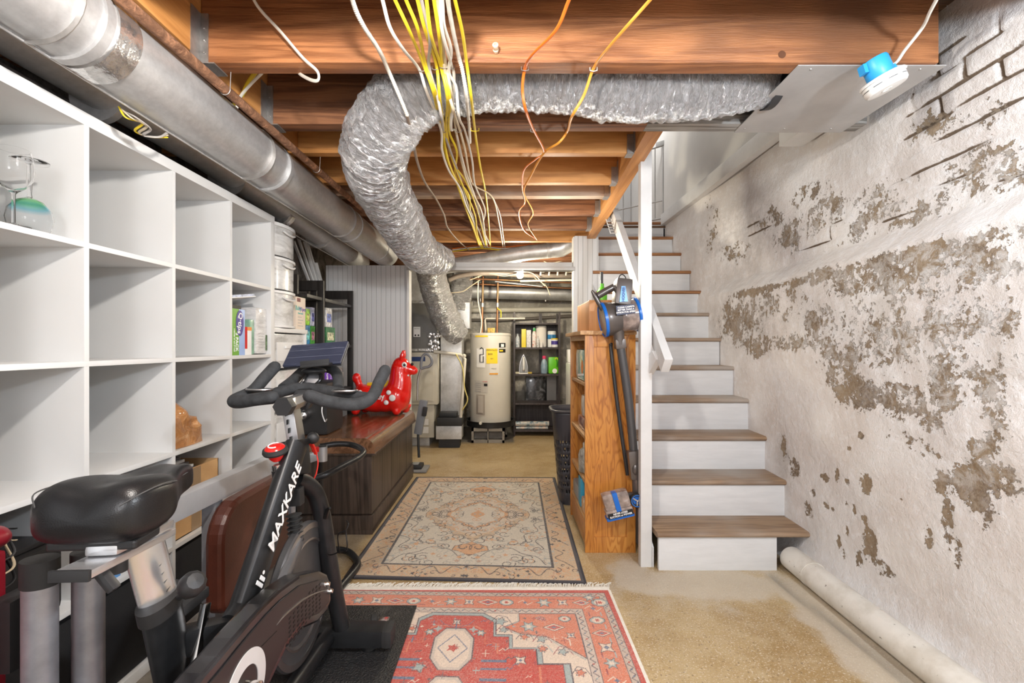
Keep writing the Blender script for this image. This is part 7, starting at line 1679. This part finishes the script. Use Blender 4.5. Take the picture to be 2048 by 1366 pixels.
# utility hoses, pipes, cables near the ceiling
MB().tube([P(898,560,5.0),P(920,552,5.0),P(960,547,5.0),P(1010,548,5.05),P(1060,551,5.1),P(1150,552,5.2)], .025, 16, 8).build('conduit', plain('grey_conduit', (.24,.20,.17), .4, var=.2), label='thick grey conduit arching across the utility room ceiling', cat='conduit')
for k, (a_, b_, Y, r, m_, lab) in enumerate(((( 935,557),(1150,566),5.3,.011,M_cop,'upper copper pipe running across the utility room'),((930,567),(1150,577),5.55,.011,M_cop,'lower copper pipe running across the utility room'),((1040,562),(1150,560),5.15,.012,M_pvc,'cream pipe at the right of the utility room ceiling'),((990,563),(1085,573),5.35,.009,M_cast,'short grey pipe behind the light bulb'))):
    MB().tube([P(a_[0],a_[1],Y),P(b_[0],b_[1],Y)], r, 10, straight=True).build('ceiling_pipe', m_, label=lab, cat='pipe')
rr = random.Random(11)
cls = [([(940,560),(975,548),(1010,552),(1060,545),(1090,572)],C_tan,'tan cable arching over the heater pipes'),([(900,586),(925,583),(942,572),(960,560)],C_tan,'tan cable looping over the foil duct'),([(1050,585),(1060,588),(1040,589)],C_whi,'x'),
 ([(1060,515),(1085,520),(1110,516),(1150,522)],C_whi,'off white cable above the header, upper right'),([(1065,522),(1080,518),(1100,526),(1150,516)],C_tan,'tan cable above the header at right'),([(1010,600),(1030,606),(1050,603)],C_whi,'x'),
 ([(1062,551),(1075,560),(1092,572),(1100,590)],C_tan,'cable curving down past the cross duct'),([(1080,540),(1085,545),(1095,541),(1100,546)],C_whi,'short white cable right of the bulb'),([(1070,541),(1110,549),(1150,543)],C_tan,'tan cable right of the bulb')]
for k, (p_, m_, lab) in enumerate(cls):
    if lab == 'x': continue
    cable(None, m_, lab, .006, raw=[P(a_[0], a_[1], 5.0+.03*k) for a_ in p_])
for k in range(4):
    MB().tube([P(1082+17*k,541,5.0),P(1081+17*k,551,5.0)], .010, 8, straight=True).build('pipe_hanger', M_pvc, label='%s white pipe hanger right of the utility bulb' % ['first','second','third','fourth'][k], cat='hanger', group='white pipe hangers')
# crosswise cables lying on top of the header
for k, (m_, y_) in enumerate(((C_whi, 500),(C_yel, 503),(C_ora, 497))):
    cable(None, m_, ['off white','yellow','orange'][k]+' cable crossing above the utility room opening', .005, raw=[P(905,y_,4.45+.04*k), P(960,y_-6,4.4), P(1010,y_-3,4.4), P(1075,y_-9,4.45), P(1145,y_-4,4.5)])
# bulb
bt_ = thing('light_bulb', 'bright bare bulb glowing under the utility room ceiling', 'light bulb', P(1040,546,4.58))
c = P(1040,550,4.58)
MB().sphere(c, .036, 20, 14).build('glass_globe', plain('glowing_bulb', (1,1,1), .3, emit=((1.0,.93,.75), 60)), bt_)
MB().cyl(c+Vector((0,0,.034)), c+Vector((0,0,.185)), .016, 14).build('bulb_socket', M_cast, bt_); MB().lathe([(.05,0),(.045,.03),(.03,.045),(.0001,.045)], c+Vector((0,0,.180)), 20).build('lamp_holder', M_wp, bt_)
lamp('utility_bulb_light', (c.x, c.y-.0, c.z-.06), 30, (1.0,.88,.66), .03)
